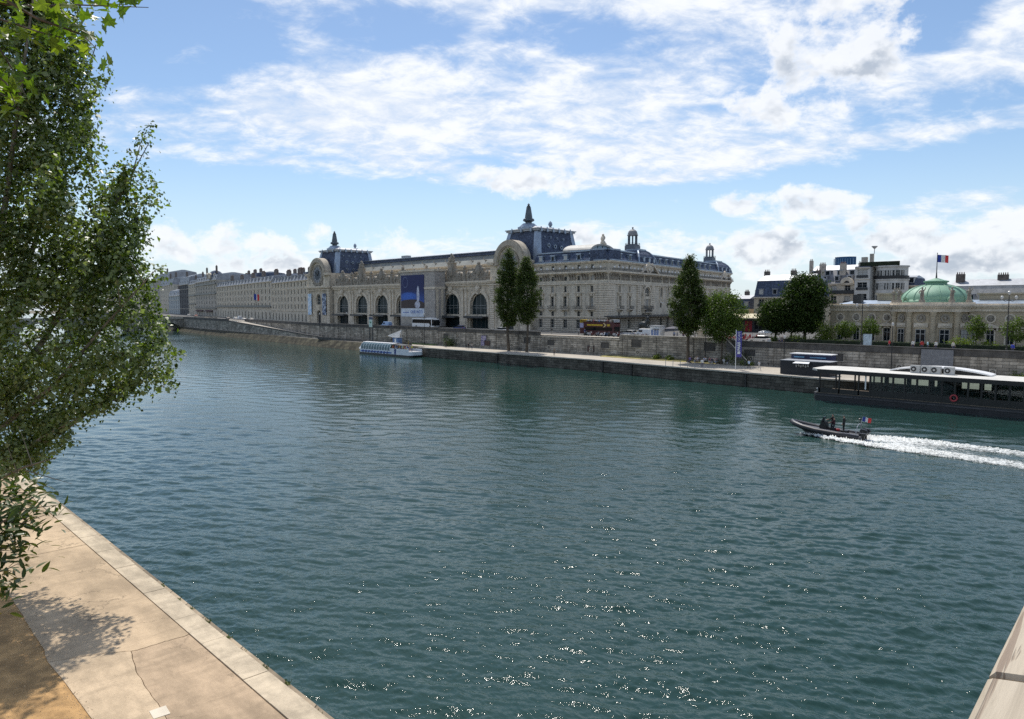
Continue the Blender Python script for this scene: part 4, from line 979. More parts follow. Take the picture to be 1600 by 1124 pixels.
wing_roof(west_b, RZW, 103.5, [6.8, 13.2, 34.5, 39.5, 44.5, 49.5, 54.5, 59.5, 64.5, 69.5, 74.5, 79.5])
mp('wing_roof_top', MB().prism_z([(W_L, 5.5), (70.0, 5.5), (54, 98), (W_L, 98)], 22.6, 23.4), M_zinc)
# gable on the west side too: glazed half-round facing the side street
g2 = MB(); n = 14
HW, HH = 7.8, 2.3
out = [(-HW, 23.4), (HW, 23.4)] + [(HW * math.cos(PI * i / n), 23.4 + HH * math.sin(PI * i / n)) for i in range(n + 1)]
g2.prism(out, 0, .5); gab = mp('glass_gable', g2, mat('gable_blue', (.22, .33, .42), .35), loc=plw(12.0, 8.5), rz=RZW)
tr = MB()
for i in range(n):
    a0, a1 = PI * i / n, PI * (i + 1) / n; o0, o1 = ((HW + .4) * math.cos(a0), 23.4 + (HH + .3) * math.sin(a0)), ((HW + .4) * math.cos(a1), 23.4 + (HH + .3) * math.sin(a1)); i0, i1 = ((HW - .2) * math.cos(a0), 23.4 + (HH - .2) * math.sin(a0)), ((HW - .2) * math.cos(a1), 23.4 + (HH - .2) * math.sin(a1))
    tr.prism([i0, o0, o1, i1], -.5, 9)
part('gable_rim', tr, mat('grey_roof_sheet', (.40, .39, .36), .6, .15, .5, streak=.3), gab)
for x in (-6, -3, 0, 3, 6): part('mullion', MB().box(x - .1, x + .1, -.12, 0, 23.4, 23.4 + (HH - .2) * math.sqrt(1 - (x / HW) ** 2)), M_frame_dk, gab)
st = MB().blob((0, 0, .7), (1.1, .7, .8), 8, 5, jit=.1).blob((-.3, 0, 1.9), (.8, .6, .8), 8, 5, jit=.1).blob((.5, 0, 2.3), (.5, .5, .6), 8, 5).blob((0, 0, 3.0), (.4, .4, .45), 8, 5).blob((1.2, 0, .5), (.7, .5, .5), 8, 5)
part('gable_statue', st, M_trim, gab, loc=(0, -.2, 25.6))
# domed corner roofs with open lantern cupolas
def cupola(s0, s1, lant, inset):
    c0 = (s0 + s1) / 2; n = 8; w = (s1 - s0) / 2
    prof = [(1.0, 0), (.97, 1.0), (.90, 2.2), (.78, 3.4), (.60, 4.4), (.42, 5.0)]
    dm = MB()
    for j in range(len(prof) - 1):
        (ra, za), (rb, zb2) = prof[j], prof[j + 1]; A, B2 = w * ra, w * rb
        dm.hexa([(-A, -A * .62, za), (A, -A * .62, za), (A, A * .62, za), (-A, A * .62, za)], [(-B2, -B2 * .62, zb2), (B2, -B2 * .62, zb2), (B2, B2 * .62, zb2), (-B2, B2 * .62, zb2)])
    pos = plw(c0, w * .62 - .4); d = mp('pavilion_dome', dm, M_slate, loc=pos[:2] + (20.35,), rz=RZW, sc=(1, 1, .85))
    for sx in (-1, 1):
        for sy in (-1, 1): part('dome_rib', MB().tube([(sx * w * r, sy * w * r * .62, z) for r, z in prof], .32, 6), M_zinc, d)
    for x in (-w * .5, w * .1, w * .62):
        part('dormer', MB().box(x - .6, x + .6, -w * .62 - .25, -w * .45, .7, 2.1).box(x - .8, x + .8, -w * .62 - .5, -w * .45, 2.1, 2.35), M_zinc, d)
    part('dome_top', MB().box(-w * .45, w * .45, -w * .3, w * .3, 4.9, 5.5), M_zinc, d)
    lpos = plw(lant, inset); bz = 26.0
    b = MB().box(-3.0, 3.0, -2.6, 2.6, -2.6, .2).box(-2.5, 2.5, -2.3, 2.3, .2, .8)
    b.lathe([(2.5, .8), (2.3, 1.0), (0, 1.0)], 12)
    M_lant = mat('lantern_lead', (.13, .15, .18), .55, .2, 1, metal=.2)
    L = mp('lantern', b, M_lant, loc=lpos[:2] + (bz,), rz=RZW, sc=.66)
    for k in range(8):
        a = 2 * PI * (k + .5) / 8; part('column', MB().tube([(2.0 * math.cos(a), 2.0 * math.sin(a), 1.0), (2.0 * math.cos(a), 2.0 * math.sin(a), 5.0)], .27, 8), M_lant, L)
    part('lantern_dome', MB().lathe([(0, 5.0), (2.6, 5.0), (2.6, 5.4), (2.35, 5.5), (2.3, 6.2), (1.9, 7.1), (1.1, 7.8), (.35, 8.1), (.3, 8.4), (.5, 8.7), (.3, 9.0), (0, 9.1)], 14), mat('lantern_cap', (.24, .24, .25), .6, .2), L)
    rail = MB()
    for k in range(16):
        a = 2 * PI * k / 16; rail.tube([(3.6 * math.cos(a), 3.4 * math.sin(a), .2), (3.6 * math.cos(a), 3.4 * math.sin(a), 1.3)], .06, 4); a2 = 2 * PI * (k + 1) / 16
        rail.tube([(3.6 * math.cos(a), 3.4 * math.sin(a), 1.3), (3.6 * math.cos(a2), 3.4 * math.sin(a2), 1.3)], .06, 4)
    part('lantern_railing', rail, M_frame_dk, L)
cupola(18.6, 31.6, 25.0, 4.9)
cupola(88.0, 103.4, 94.5, 5.5)
# ------------------------------------------------------------------ ordinary Paris blocks
def block(name, label, origin, rz, width, depth, floors, bays, wall_m, roof='mansard', roof_h=4.5, dormers=0, chimneys=(), balconies=(), arch_floor=(), win_w=1.15, group=None,
          cornice=True, shop=None, fm=None, top_setback=1.6, pilasters=False, awnings=(), roof_m=None, pediments=(), trim_m=None, chim_m=None):
    """origin = left foot of the street front seen from the river; floors: list of (z0, window height, sill offset)"""
    t = thing(name, label, 'building', origin, rz, group); trim = trim_m or M_trim
    if isinstance(bays, int): bays = [width * (i + .5) / bays for i in range(bays)]
    ops = []; Ht = floors[-1][0] + floors[-1][1] + floors[-1][2] + .7
    for k, (z, h, s) in enumerate(floors):
        for x in bays: ops.append((x - win_w / 2, x + win_w / 2, z + s, z + s + h) + (('arch',) if k in arch_floor else ()))
    w = MB().wall(0, width, 0, Ht, ops, 0, .45, seg=6)
    w.poly([(width, 0, 0), (width, depth, 0), (width, depth, Ht), (width, 0, Ht)]).poly([(0, depth, 0), (0, 0, 0), (0, 0, Ht), (0, depth, Ht)]).poly([(width, depth, 0), (0, depth, 0), (0, depth, Ht), (width, depth, Ht)])
    part('wall', w, wall_m, t)
    for k, (z, h, s) in enumerate(floors):
        for x in bays: add_window(t, x, z + s, win_w, h, .30, 'arch' if k in arch_floor else 'casement', fm=fm)
        if k in balconies: part('balcony', MB().box(.3, width - .3, -.7, 0, z + s - .18, z + s).box(.3, width - .3, -.7, -.64, z + s + .85, z + s + .93).box(.3, width - .3, -.69, -.66, z + s, z + s + .85), [M_frame_dk], t)
        elif s < .5 and k > 0:
            for x in bays: part('window_rail', MB().box(x - win_w * .6, x + win_w * .6, -.22, -.16, z + s + .7, z + s + .8).box(x - win_w * .6, x + win_w * .6, -.21, -.17, z + s, z + s + .72), M_frame_dk, t)
    c = MB().box(0, width, -.5, 0, Ht - .35, Ht).box(0, width, -.25, 0, floors[1][0] - .25, floors[1][0] - .05 if len(floors) > 1 else Ht)
    if len(floors) > 3: c.box(0, width, -.2, 0, floors[-1][0] - .2, floors[-1][0])
    part('cornice', c, trim, t)
    if pilasters:
        p = MB()
        for i in range(len(bays) + 1):
            x = (i * width / len(bays)); p.box(max(0, x - .3), min(width, x + .3), -.16, 0, floors[1][0], Ht - .4)
        part('pilaster', p, trim, t)
    for (x, k) in pediments:
        z = floors[k][0] + floors[k][2] + floors[k][1]; part('pediment', MB().prism([(x - 1.2, z + .15), (x + 1.2, z + .15), (x, z + .8)], -.35, 0), trim, t)
    rm = roof_m or M_slate
    if roof == 'mansard':
        s = top_setback
        r = part('roof', MB().hexa([(0, -.1, Ht), (width, -.1, Ht), (width, depth, Ht), (0, depth, Ht)], [(.2, s, Ht + roof_h * .72), (width - .2, s, Ht + roof_h * .72), (width - .2, depth - s, Ht + roof_h * .72), (.2, depth - s, Ht + roof_h * .72)]), rm, t)
        part('upper_roof', MB().hexa([(.2, s - .1, Ht + roof_h * .72), (width - .2, s - .1, Ht + roof_h * .72), (width - .2, depth - s, Ht + roof_h * .72), (.2, depth - s, Ht + roof_h * .72)], [(.6, depth * .45, Ht + roof_h), (width - .6, depth * .45, Ht + roof_h), (width - .6, depth * .55, Ht + roof_h), (.6, depth * .55, Ht + roof_h)]), M_zinc_lt, r)
        n = dormers or len(bays)
        d = MB().box(-.75, .75, .0, s + .8, .5, 2.1).box(-.9, .9, -.15, s + .8, 2.1, 2.3).box(-.52, .52, -.05, 0, .7, 1.95, 1); dmesh = d.mesh('dormer', [M_zinc_lt, M_glass])
        for i in range(n): link('dormer', dmesh, r, (width * (i + .5) / n, .1, Ht + .25))
    elif roof == 'low':
        r = part('roof', MB().hexa([(-.2, -.4, Ht), (width + .2, -.4, Ht), (width + .2, depth, Ht), (-.2, depth, Ht)], [(1, depth * .4, Ht + roof_h), (width - 1, depth * .4, Ht + roof_h), (width - 1, depth * .6, Ht + roof_h), (1, depth * .6, Ht + roof_h)]), rm, t)
    else:
        r = part('roof', MB().box(0, width, 0, depth, Ht, Ht + .3), rm, t)
    for (cx_, cy_, cw, ch) in chimneys:
        ch_o = part('chimney', MB().box(cx_ - cw / 2, cx_ + cw / 2, cy_ - .5, cy_ + .5, Ht + .2, Ht + roof_h + ch), chim_m or mat('chimney_brick', (.15, .125, .11), .9, .35, 1.5, streak=.4), r)
        n = max(2, int(cw / .45))
        for i in range(n): part('chimney_pot', MB().lathe([(.13, 0), (.16, .1), (.11, .6), (0, .6)], 6, (cx_ - cw / 2 + .25 + (cw - .5) * i / max(1, n - 1), cy_, Ht + roof_h + ch)), mat('terracotta_pot', (.22, .13, .10), .85), ch_o)
    for (x0, x1, z) in awnings: part('awning', MB().prism_x([(-1.6, z), (0, z + .9), (0, z + 1.0), (-1.6, z + .2)], x0, x1), mat('dark_red_awning', (.07, .02, .02), .8), t)
    return t
M_block1 = stone('pale_block_stone', (.60, .54, .445), 1.4, .6, .015, .14, .35, .06, .3, .7)
M_block2 = stone('grey_block_stone', (.46, .425, .37), 1.4, .6, .015, .18, .4, .06, .3, .7)
M_block3 = stone('cream_render', (.58, .50, .375), 3, 1.5, .004, .10, .25, .04, .1, .9)
M_block4 = stone('white_render', (.66, .64, .60), 3, 1.5, .004, .10, .3, .04, .1, .9)
LDIR = -math.atan(.206)
def on_left(u, dy=0.):
    """point on the receding row of street fronts left of the museum"""
    d = ray(u, 490); P0 = np.array([-292., 160.]); n = np.array([.206, 1.]); t = (P0 @ n) / (d[:2] @ n); return (float(t * d[0]), float(t * d[1]) + dy)
def fl(h0, n, h=3.4, wh=2.0, s=.9, first=(2.6, .4)): return [(0, *first)] + [(h0 + i * h, wh, s) for i in range(n)]
M_lroof = mat('weathered_zinc_roof', (.30, .31, .335), .6, .2, .3, streak=.3); M_fdk = mat('window_frame_grey', (.16, .155, .14), .6)
def left_block(u0, u1, dy, *a, **k):
    k.setdefault('roof_m', M_lroof); k.setdefault('fm', M_fdk)
    p, q = on_left(u0, dy), on_left(u1, dy); wd = math.hypot(q[0] - p[0], q[1] - p[1])
    name, label, depth, floors, bays, m = a
    return block(name, label, (p[0], p[1], STREET), LDIR, wd - .15, depth, floors, bays, m, **k)
left_block(425, 487, 0, 'stone_block', 'long pale stone block adjoining the far clock pavilion', 22, fl(5.4, 4, 3.5, 2.1, .8, (3.4, .4)), 12, M_block1, roof_h=4.0, chimneys=((12, 6, 6, 2.2), (32, 6, 6, 2.4), (50, 7, 5, 1.6)), arch_floor=(0,), win_w=1.5, pilasters=True)
left_block(339.5, 425, 0, 'stone_block', 'wide stone block with arcaded ground floor flying a tricolour flag', 26, fl(6.2, 4, 3.6, 2.3, .7, (4.0, .4)), 18, M_block1, roof_h=4.2, chimneys=((18, 7, 7, 2.8), (48, 7, 6, 2.2), (78, 7, 6, 2.4), (100, 8, 6, 2.6), (128, 8, 6, 2.6)), arch_floor=(0,), win_w=1.9, pilasters=True, balconies=(1,))
left_block(306.5, 339, 0, 'apartment_block', 'tall ornate apartment block with little round attic dome and red awnings', 24, fl(5.2, 6, 3.5, 2.2, .4, (3.2, .3)), 8, M_block2, roof_h=5.5, chimneys=((6, 5, 3, 2.8), (30, 4, 2.4, 5), (68, 4, 2.4, 5)), balconies=(1, 4, 6), win_w=1.9, awnings=((4, 34, 3.4), (44, 72, 3.4)))
pd = on_left(330.5)
dm = thing('attic_dome', 'small dark ribbed attic dome crowning the ornate apartment block', 'dome', (pd[0], pd[1] + 4, STREET + 27.2))
part('dome_shell', MB().lathe([(5.5, 0), (5.3, 2.0), (4.6, 3.8), (3.2, 5.2), (1.4, 6.0), (0, 6.2)], 16), M_slate, dm)
for k in range(4): part('lucarne', MB().box(-1.0, 1.0, -6.1, -4.2, 0, 3.0).prism([(-1.2, 3.0), (1.2, 3.0), (0, 4.2)], -6.2, -4), M_trim, dm, rz=R(-60 + 40 * k))
left_block(295.5, 306.5, 0, 'apartment_block', 'narrow pale apartment house with iron balconies beside the ornate block', 22, fl(5.0, 6, 3.4, 2.1, .4, (3.0, .3)), 4, M_block1, roof_h=5, chimneys=((8, 5, 5, 2.4),), balconies=(2, 4), win_w=1.8)
left_block(281.5, 295.5, 0, 'apartment_block', 'dark sooty apartment house with slate attic among pale ones', 22, fl(5.2, 5, 4.2, 2.8, .5, (3.4, .3)), 5, mat('sooty_front', (.085, .085, .09), .85, .25, .3), roof_h=9, chimneys=((12, 5, 6, 2.4),), win_w=2.0, dormers=4)
left_block(264.5, 281.5, 0, 'town_house', 'low pale blue-grey house squeezed between taller blocks', 18, fl(4.6, 3, 4.2, 2.8, .5, (3.0, .3)), 5, mat('bluegrey_front', (.38, .41, .42), .8, .1, .4), roof='mansard', roof_h=7, win_w=2.4, dormers=3, chimneys=((24, 6, 6, 3),))
left_block(246, 264.5, 4, 'apartment_block', 'sunlit-roofed cream block at the far end of the quay', 26, fl(6, 5, 4.6, 3.0, .6, (3.6, .4)), 7, M_block1, roof_h=9, win_w=2.2, chimneys=((20, 8, 8, 4), (60, 8, 8, 4)))
left_block(222, 245.5, 14, 'apartment_block', 'farthest grey block glimpsed beside the poplar leaves', 30, fl(6, 7, 4.8, 3.0, .6, (3.6, .4)), 9, M_block2, roof_h=9, win_w=2.2, chimneys=((30, 8, 8, 4), (80, 8, 8, 4)))
left_block(150, 221, 24, 'apartment_block', 'long grey block mostly hidden behind the poplar', 30, fl(6, 6, 4.8, 3.0, .6, (3.6, .4)), 24, M_block1, roof_h=9, win_w=2.2, chimneys=((60, 8, 8, 4), (180, 8, 8, 4), (300, 8, 8, 4)))
# blocks rising behind the row, so the roofline is uneven
for (u0, u1, dy, hh, nm, lb) in ((300, 322, 40, 31, 'apartment_block', 'grey zinc-roofed block rising behind the ornate apartment block'), (345, 372, 46, 27.5, 'apartment_block', 'brown chimneyed block rising behind the arcaded stone block'), (262, 292, 60, 33, 'apartment_block', 'pale block rising behind the low blue-grey house')):
    p, q = on_left(u0, dy), on_left(u1, dy); wd = math.hypot(q[0] - p[0], q[1] - p[1])
    block(nm, lb, (p[0], p[1], STREET), LDIR, wd, 24, [(0, 2, 1), (hh - 12, 2, .8), (hh - 8, 2, .8), (hh - 4, 2, .8)], 9, M_block2, roof_h=4.5, chimneys=((wd * .2, 6, 6, 2.2), (wd * .55, 6, 8, 2.2), (wd * .85, 6, 6, 2.2)))
# stone arch bridge far upstream, glimpsed through the poplar
pont = thing('stone_bridge', 'low stone arch bridge upstream behind the poplar', 'bridge', (-428, 12, 0))
L_ = edge_y(-428) + 12; ops = []
for i in range(5):
    a = 4 + i * (L_ - 22) / 5; ops.append((a + 2, a + (L_ - 22) / 5 - 2, -1.5, 5.6, 'arch'))
def low_arches(mb):
    n = 10
    for i in range(5):
        a = 4 + i * (L_ - 22) / 5 + 2; b = a + (L_ - 22) / 5 - 4; c_ = (a + b) / 2; r = (b - a) / 2
        for j in range(n):
            t0, t1 = PI * j / n, PI * (j + 1) / n
            mb.hexa([(c_ + r * math.cos(t1), 0, 5.6 * math.sin(t1)), (c_ + r * math.cos(t0), 0, 5.6 * math.sin(t0)), (c_ + r * math.cos(t0), 14, 5.6 * math.sin(t0)), (c_ + r * math.cos(t1), 14, 5.6 * math.sin(t1))],
                    [(c_ + r * math.cos(t1), 0, 6.9), (c_ + r * math.cos(t0), 0, 6.9), (c_ + r * math.cos(t0), 14, 6.9), (c_ + r * math.cos(t1), 14, 6.9)])
        mb.box(a - 4, a, -.01, 14.01, -1.5, 6.9)
    mb.box(b, L_, -.01, 14.01, -1.5, 6.9); return mb
part('arches', low_arches(MB()), M_quaywall, pont, rz=PI / 2 - R(0)); part('parapet', MB().box(0, L_, -.3, .3, 6.9, 8.0).box(0, L_, 13.7, 14.3, 6.9, 8.0), M_coping, pont, rz=PI / 2)
part('roadway', MB().box(0, L_, .3, 13.7, 6.9, 7.0), M_asphalt, pont, rz=PI / 2)

# ------------------------------------------------------------------ right: blocks behind the square
def at_u(u, y): return float(at_y(u, 480, y)[0])
x0 = at_u(1178, 212); x1 = at_u(1266, 212)
block('apartment_block', 'cream rendered apartment house with slate mansard and brick chimneys behind the chestnuts', (x0, 212, STREET), 0, x1 - x0, 14, [(0, 2.4, .5), (3.6, 2.2, .4), (7.0, 2.3, .4)], [2.4, 8.2, 13.0, 16.6], M_block3, roof_h=7.0, chimneys=((.7, 7, 1.6, 1.2), (9.6, 6.5, 1.6, 1.2), (17.0, 7, 1.2, 1.0)), win_w=1.9, dormers=4, top_setback=1.5)
xl = at_u(1140, 216)
block('town_house', 'low stone house with dark attic squeezed between museum and cream house', (xl, 216, STREET), 0, x0 * 216 / 212 - xl - 1.6, 12, [(0, 2.4, .5), (3.4, 2.0, .5)], 3, M_block3, roof_h=4.6, win_w=1.3, chimneys=((3, 6, 1.4, 1.2), (6.5, 6, 1.0, 1.6)), top_setback=.8)
p, q = at_u(1258, 238), at_u(1336, 238)
t1 = block('apartment_block', 'tall stone apartment house with two rows of attic dormers above the chestnut', (p, 238, STREET), 0, q - p, 16, [(0, 2.6, .4), (4.2, 2.4, .4), (8.0, 2.4, .4), (11.4, 2.5, .3)], [1.9, 5.3, 9.2, 13.5], M_block1, roof_h=6.2, chimneys=((.6, 2.6, 1.0, 1.6), (4.4, 2.6, 1.9, .3), (11.0, 2.6, 1.9, .3), (15.8, 5, 1.6, .4)), win_w=1.8, dormers=4, top_setback=3.6, balconies=(3,), roof_m=mat('grey_attic', (.20, .20, .215), .6, .25, .6, streak=.3), chim_m=mat('rendered_chimney', (.46, .41, .35), .85, .2, 1, streak=.4))
for i in range(4):
    part('dormer', MB().box(-.9, .9, 0, 3, 0, 1.5).box(-1.15, 1.15, -.3, 3.2, 1.5, 1.75).box(-.6, .6, -.05, 0, .2, 1.35, 1), [M_zinc_lt, M_glass], t1, loc=(2.3 + 3.9 * i, 2.2, 17.6))
part('curved_pediment', MB().arc(13.5, 14.8, .9, 2.0, 0, PI, 12, -.9, .2).box(11.5, 15.5, -.6, .2, 14.4, 14.9), M_trim, t1)
p2 = at_u(1334, 236); q2 = at_u(1358, 236); q3 = at_u(1409, 236)
t2 = block('apartment_block', 'white rounded modernist apartment house with terraces beside the green dome', (p2, 236, STREET), 0, q2 - p2 - .1, 16, [(0, 2.4, .6), (8.6, 2.4, .4), (12.2, 2.4, .4), (16.0, 2.6, .4)], 1, M_block4, roof='flat', win_w=2.9, roof_h=.4)
bow = MB(); r = (q3 - q2) / 2
bow.lathe([(r, 0), (r, 15.6), (r + .3, 15.6), (r + .3, 15.9), (r * .96, 15.9), (r * .96, 19.6), (r + .2, 19.6), (r + .2, 20.0), (0, 20.0)], 24, ((q2 - p2) + r, r + .2, 0), PI, 2 * PI + PI)
part('bow_front', bow, M_block4, t2)
for (zz0, n) in ((12.4, 7), (16.3, 7), (8.6, 6)):
    for i in range(n):
        a = PI * (1.18 + .64 * i / (n - 1)); R_ = r + .03 if zz0 < 15 else r * .96 + .03
        add_window(t2, 0, 0, 1.25, 2.1, 0, base=((q2 - p2) + r + R_ * math.cos(a), r + .2 + R_ * math.sin(a), zz0 + .2), rz=a + PI / 2)
rl = MB().lathe([(r + .35, 15.9), (r + .35, 16.9), (r + .28, 16.9), (r + .28, 15.9)], 24, ((q2 - p2) + r, r + .2, 0), PI, 2 * PI); part('terrace_rail', rl, M_iron, t2)
part('roof_terrace', MB().box(.6, 8.5, 2, 9, 19.8, 21.4).box(3.2, 4.2, 3, 4, 21.4, 24).box(1.0, 2.6, 2.2, 3.4, 21.4, 23.0), M_block2, t2)
part('roof_hedge', MB().box(1.2, 12.5, .8, 1.5, 20.0, 21.3), mat('hedge_dark', (.02, .03, .015), .95, .6, 2), t2)
part('roof_mast', MB().tube([(4.4, 3.4, 24), (4.4, 3.4, 25.4)], .12, 6).lathe([(.1, 25.4), (.9, 26.2), (.9, 26.35), (0, 26.35)], 10, (4.4, 3.4, 0)), M_zinc_lt, t2)
# stepped lower houses right of the white one and behind the palace
p, q = at_u(1406, 244), at_u(1428, 244)
block('apartment_block', 'pale narrow house stepping down behind the palace roof', (p, 244, STREET), 0, q - p, 12, [(0, 2.4, .6), (7, 2.2, .5), (10.6, 2.2, .5)], 2, M_block3, roof_h=3.2, win_w=1.4)
p, q = at_u(1478, 236), at_u(1680, 236)
block('apartment_block', 'long low mansard block with pale zinc roof behind the palace', (p, 236, STREET), 0, q - p, 14, [(0, 2.4, .6), (5.2, 2.2, .4)], 11, M_block3, roof_h=6.8, win_w=1.3, chimneys=((2.2, 5, 2.2, 1.6), (12.5, 6, 2.6, 1.2), (27, 6, 2.4, 1.6), (36, 6, 2.4, 1.6)), dormers=12, top_setback=2.4, roof_m=mat('zinc_mansard', (.42, .40, .37), .6, .2, .6, streak=.4))
# distant glass tower
tp = at_y(1320, 440, 900); tz = at_y(1320, 402, 900)[2]
tw = thing('glass_tower', 'distant blue glass tower top above the tall attic roofs', 'tower', (float(tp[0]), 900, 0))
hwT = (at_u(1336, 900) - at_u(1303, 900)) / 2
part('tower_shaft', MB().prism_z([(hwT * math.cos(a) ** 1 if abs(math.cos(a)) > .2 else 0, 9 * math.sin(a)) for a in np.linspace(0, 2 * PI, 13)[:-1]], 0, float(tz)), glass_mat('blue_tower_glass', (.03, .10, .22), .25), tw)
for i in range(9): part('fin', MB().box(-.35, .35, -.5, .1, 0, float(tz) - 2), mat('tower_fin', (.14, .26, .42), .4), tw, loc=(-hwT + hwT * 2 * (i + .5) / 9, -9 + abs(i - 4) * .75, 0))

# ------------------------------------------------------------------ domed palace
PY = 155.0
px0, px1 = at_u(1298, PY), 12.0
palace = thing('palace', 'long single storey stone palace with columned rotunda', 'palace', (px0, PY, STREET - .35))
PH = 6.95
M_pal = stone('palace_stone', (.50, .425, .31), 1.6, .5, .014, .14, .35, .06, .3, .7)
rc = at_u(1453, PY) - px0; rr_ = 7.2
def palace_wall(xa, xb, bays):
    ops = []
    for x in bays: ops += [(x - .62, x + .62, .9, 3.5)]
    part('wall', MB().wall(xa, xb, 0, PH, ops, 0, .35), M_pal, palace)
    for x in bays:
        add_window(palace, x, .9, 1.24, 2.6, .25, 'cross')
        part('window_pediment', MB().prism([(x - 1.5, 4.05), (x + 1.5, 4.05), (x, 4.75)], -.45, 0).box(x - 1.45, x + 1.45, -.5, 0, 3.9, 4.05).box(x - .85, x - .62, -.12, 0, .8, 3.75).box(x + .62, x + .85, -.12, 0, .8, 3.75).box(x - .85, x + .85, -.12, 0, 3.52, 3.75).box(x - 1.3, x - 1.05, -.35, 0, 3.4, 3.9).box(x + 1.05, x + 1.3, -.35, 0, 3.4, 3.9), M_trim, palace)
        n_ = part('niche', MB().arc(x, 5.65, .62, .88, 0, 2 * PI, 20, -.14, 0), M_trim, palace)
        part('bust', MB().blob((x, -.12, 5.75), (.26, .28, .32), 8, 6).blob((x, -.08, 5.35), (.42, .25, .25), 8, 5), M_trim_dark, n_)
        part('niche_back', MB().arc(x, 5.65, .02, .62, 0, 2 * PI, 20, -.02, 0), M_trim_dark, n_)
    part('cornice', MB().box(xa, xb, -.25, 0, PH, PH + .6).box(xa, xb, -.5, .3, PH + .6, PH + .9).box(xa, xb, -.8, .3, PH + .9, PH + 1.15).box(xa, xb, -.3, 1.2, PH + 1.15, PH + 1.45), M_trim, palace)
us = [1314, 1339, 1363, 1387]; palace_wall(0, rc - rr_ + .6, [at_u(u, PY) - px0 for u in us])
palace_wall(rc + rr_ - .6, px1 - px0, [at_u(u, PY) - px0 for u in (1519, 1549, 1580, 1612)] + [at_u(1612, PY) - px0 + 3.6 * i for i in range(1, 7)])
part('palace_block', MB().box(.2, px1 - px0, .6, 14, 0, PH + 1.0), M_pal, palace)
part('palace_roof', MB().hexa([(0, 1, PH + 1.2), (px1 - px0, 1, PH + 1.2), (px1 - px0, 14, PH + 1.2), (0, 14, PH + 1.2)], [(3, 6, PH + 2.2), (px1 - px0, 6, PH + 2.2), (px1 - px0, 9, PH + 2.2), (3, 9, PH + 2.2)]), M_zinc, palace)
part('parapet_block', MB().box(7.2, rc - 6.8, 6, 12, PH + 1.2, PH + 3.4).box(6.9, rc - 6.5, 5.7, 12.3, PH + 3.4, PH + 3.7), M_pal, palace)
part('parapet_block', MB().box(rc + 6.8, rc + 19, 6, 12, PH + 1.2, PH + 3.2).box(rc + 6.5, rc + 19.3, 5.7, 12.3, PH + 3.2, PH + 3.5), M_pal, palace)
part('roof_vent', MB().box(3.4, 5.0, 3, 4.6, PH + 1.2, PH + 3.4), M_frame_dk, palace)
ry = 1.4
def ring(prof, m, nm, seg=40, a0=PI, a1=2 * PI): return part(nm, MB().lathe(prof, seg, (rc, ry, 0), a0, a1), m, palace)
ring([(rr_ - .6, 0), (rr_ - .6, PH - .1)], M_pal, 'rotunda_wall')
ring([(rr_ + .0, 0), (rr_ + .15, 0), (rr_ + .15, .55), (rr_ - .5, .55)], M_trim, 'rotunda_base')
ring([(rr_ - .6, PH - .1), (rr_ + .05, PH - .1), (rr_ + .05, PH + .55), (rr_ + .35, PH + .6), (rr_ + .35, PH + .85), (rr_ + .7, PH + .9), (rr_ + .75, PH + 1.2), (rr_ + .1, PH + 1.2), (rr_ + .1, PH + 1.7), (rr_ - 1, PH + 1.7), (0, PH + 1.7)], M_trim, 'rotunda_entablature')
for k, a in enumerate(np.linspace(PI * 1.03, PI * 1.97, 6)):
    cxk, cyk = rc + (rr_ - .25) * math.cos(a), ry + (rr_ - .25) * math.sin(a)
    part('column', MB().lathe([(.58, .55), (.58, .75), (.5, .9), (.47, 3.5), (.42, PH - 1.0), (.46, PH - .95), (.62, PH - .3), (.66, PH - .1), (0, PH - .1)], 12, (cxk, cyk, 0)), M_pal, palace)
for k, a in enumerate(np.linspace(PI * 1.03, PI * 1.97, 6)[:-1] + PI * .094):
    rw_ = rr_ - .58; b_ = (rc + rw_ * math.cos(a), ry + rw_ * math.sin(a), 0); rz = a + PI / 2
    add_window(palace, 0, .8, 1.7, 2.75, -.10, 'cross', rz, base=b_)
    part('carved_panel', MB().box(-1.2, 1.2, -.14, .1, 3.9, 4.7).blob((0, -.15, 4.3), (.3, .15, .25), 8, 5).blob((-.6, -.15, 4.25), (.4, .12, .18), 8, 5).blob((.6, -.15, 4.25), (.4, .12, .18), 8, 5), M_trim, palace, loc=b_, rz=rz)
    part('niche', MB().arc(0, 5.65, .5, .78, 0, 2 * PI, 18, -.16, 0).blob((0, -.06, 5.7), (.3, .25, .4), 8, 5), M_trim_dark, palace, loc=b_, rz=rz)
# green copper dome
M_copper = mat('copper_patina', (.21, .38, .265), .6, .12, .35, streak=.25)
dome_r = 6.1; dz = PH + 1.7
prof = [(dome_r + .2, 0), (dome_r + .2, .35)] + [(dome_r * math.cos(t), .35 + 3.3 * math.sin(t)) for t in np.linspace(0, PI / 2 * .83, 12)]
dome = part('dome', MB().lathe(prof, 36, (rc, ry + 2.0, dz)), M_copper, palace, smooth=True)
part('dome_lantern', MB().lathe([(1.9, 3.2), (1.9, 3.9), (2.2, 4.0), (2.2, 4.2), (1.4, 4.4), (.5, 4.7), (0, 4.8)], 20, (rc, ry + 2, dz)), M_copper, dome)
for k in range(16):
    a = 2 * PI * k / 16
    part('dome_rib', MB().tube([(rc + (dome_r * math.cos(t) + .04) * math.cos(a), ry + 2 + (dome_r * math.cos(t) + .04) * math.sin(a), dz + .37 + 3.3 * math.sin(t)) for t in np.linspace(0, PI / 2 * .83, 8)], .07, 4), M_copper, dome)
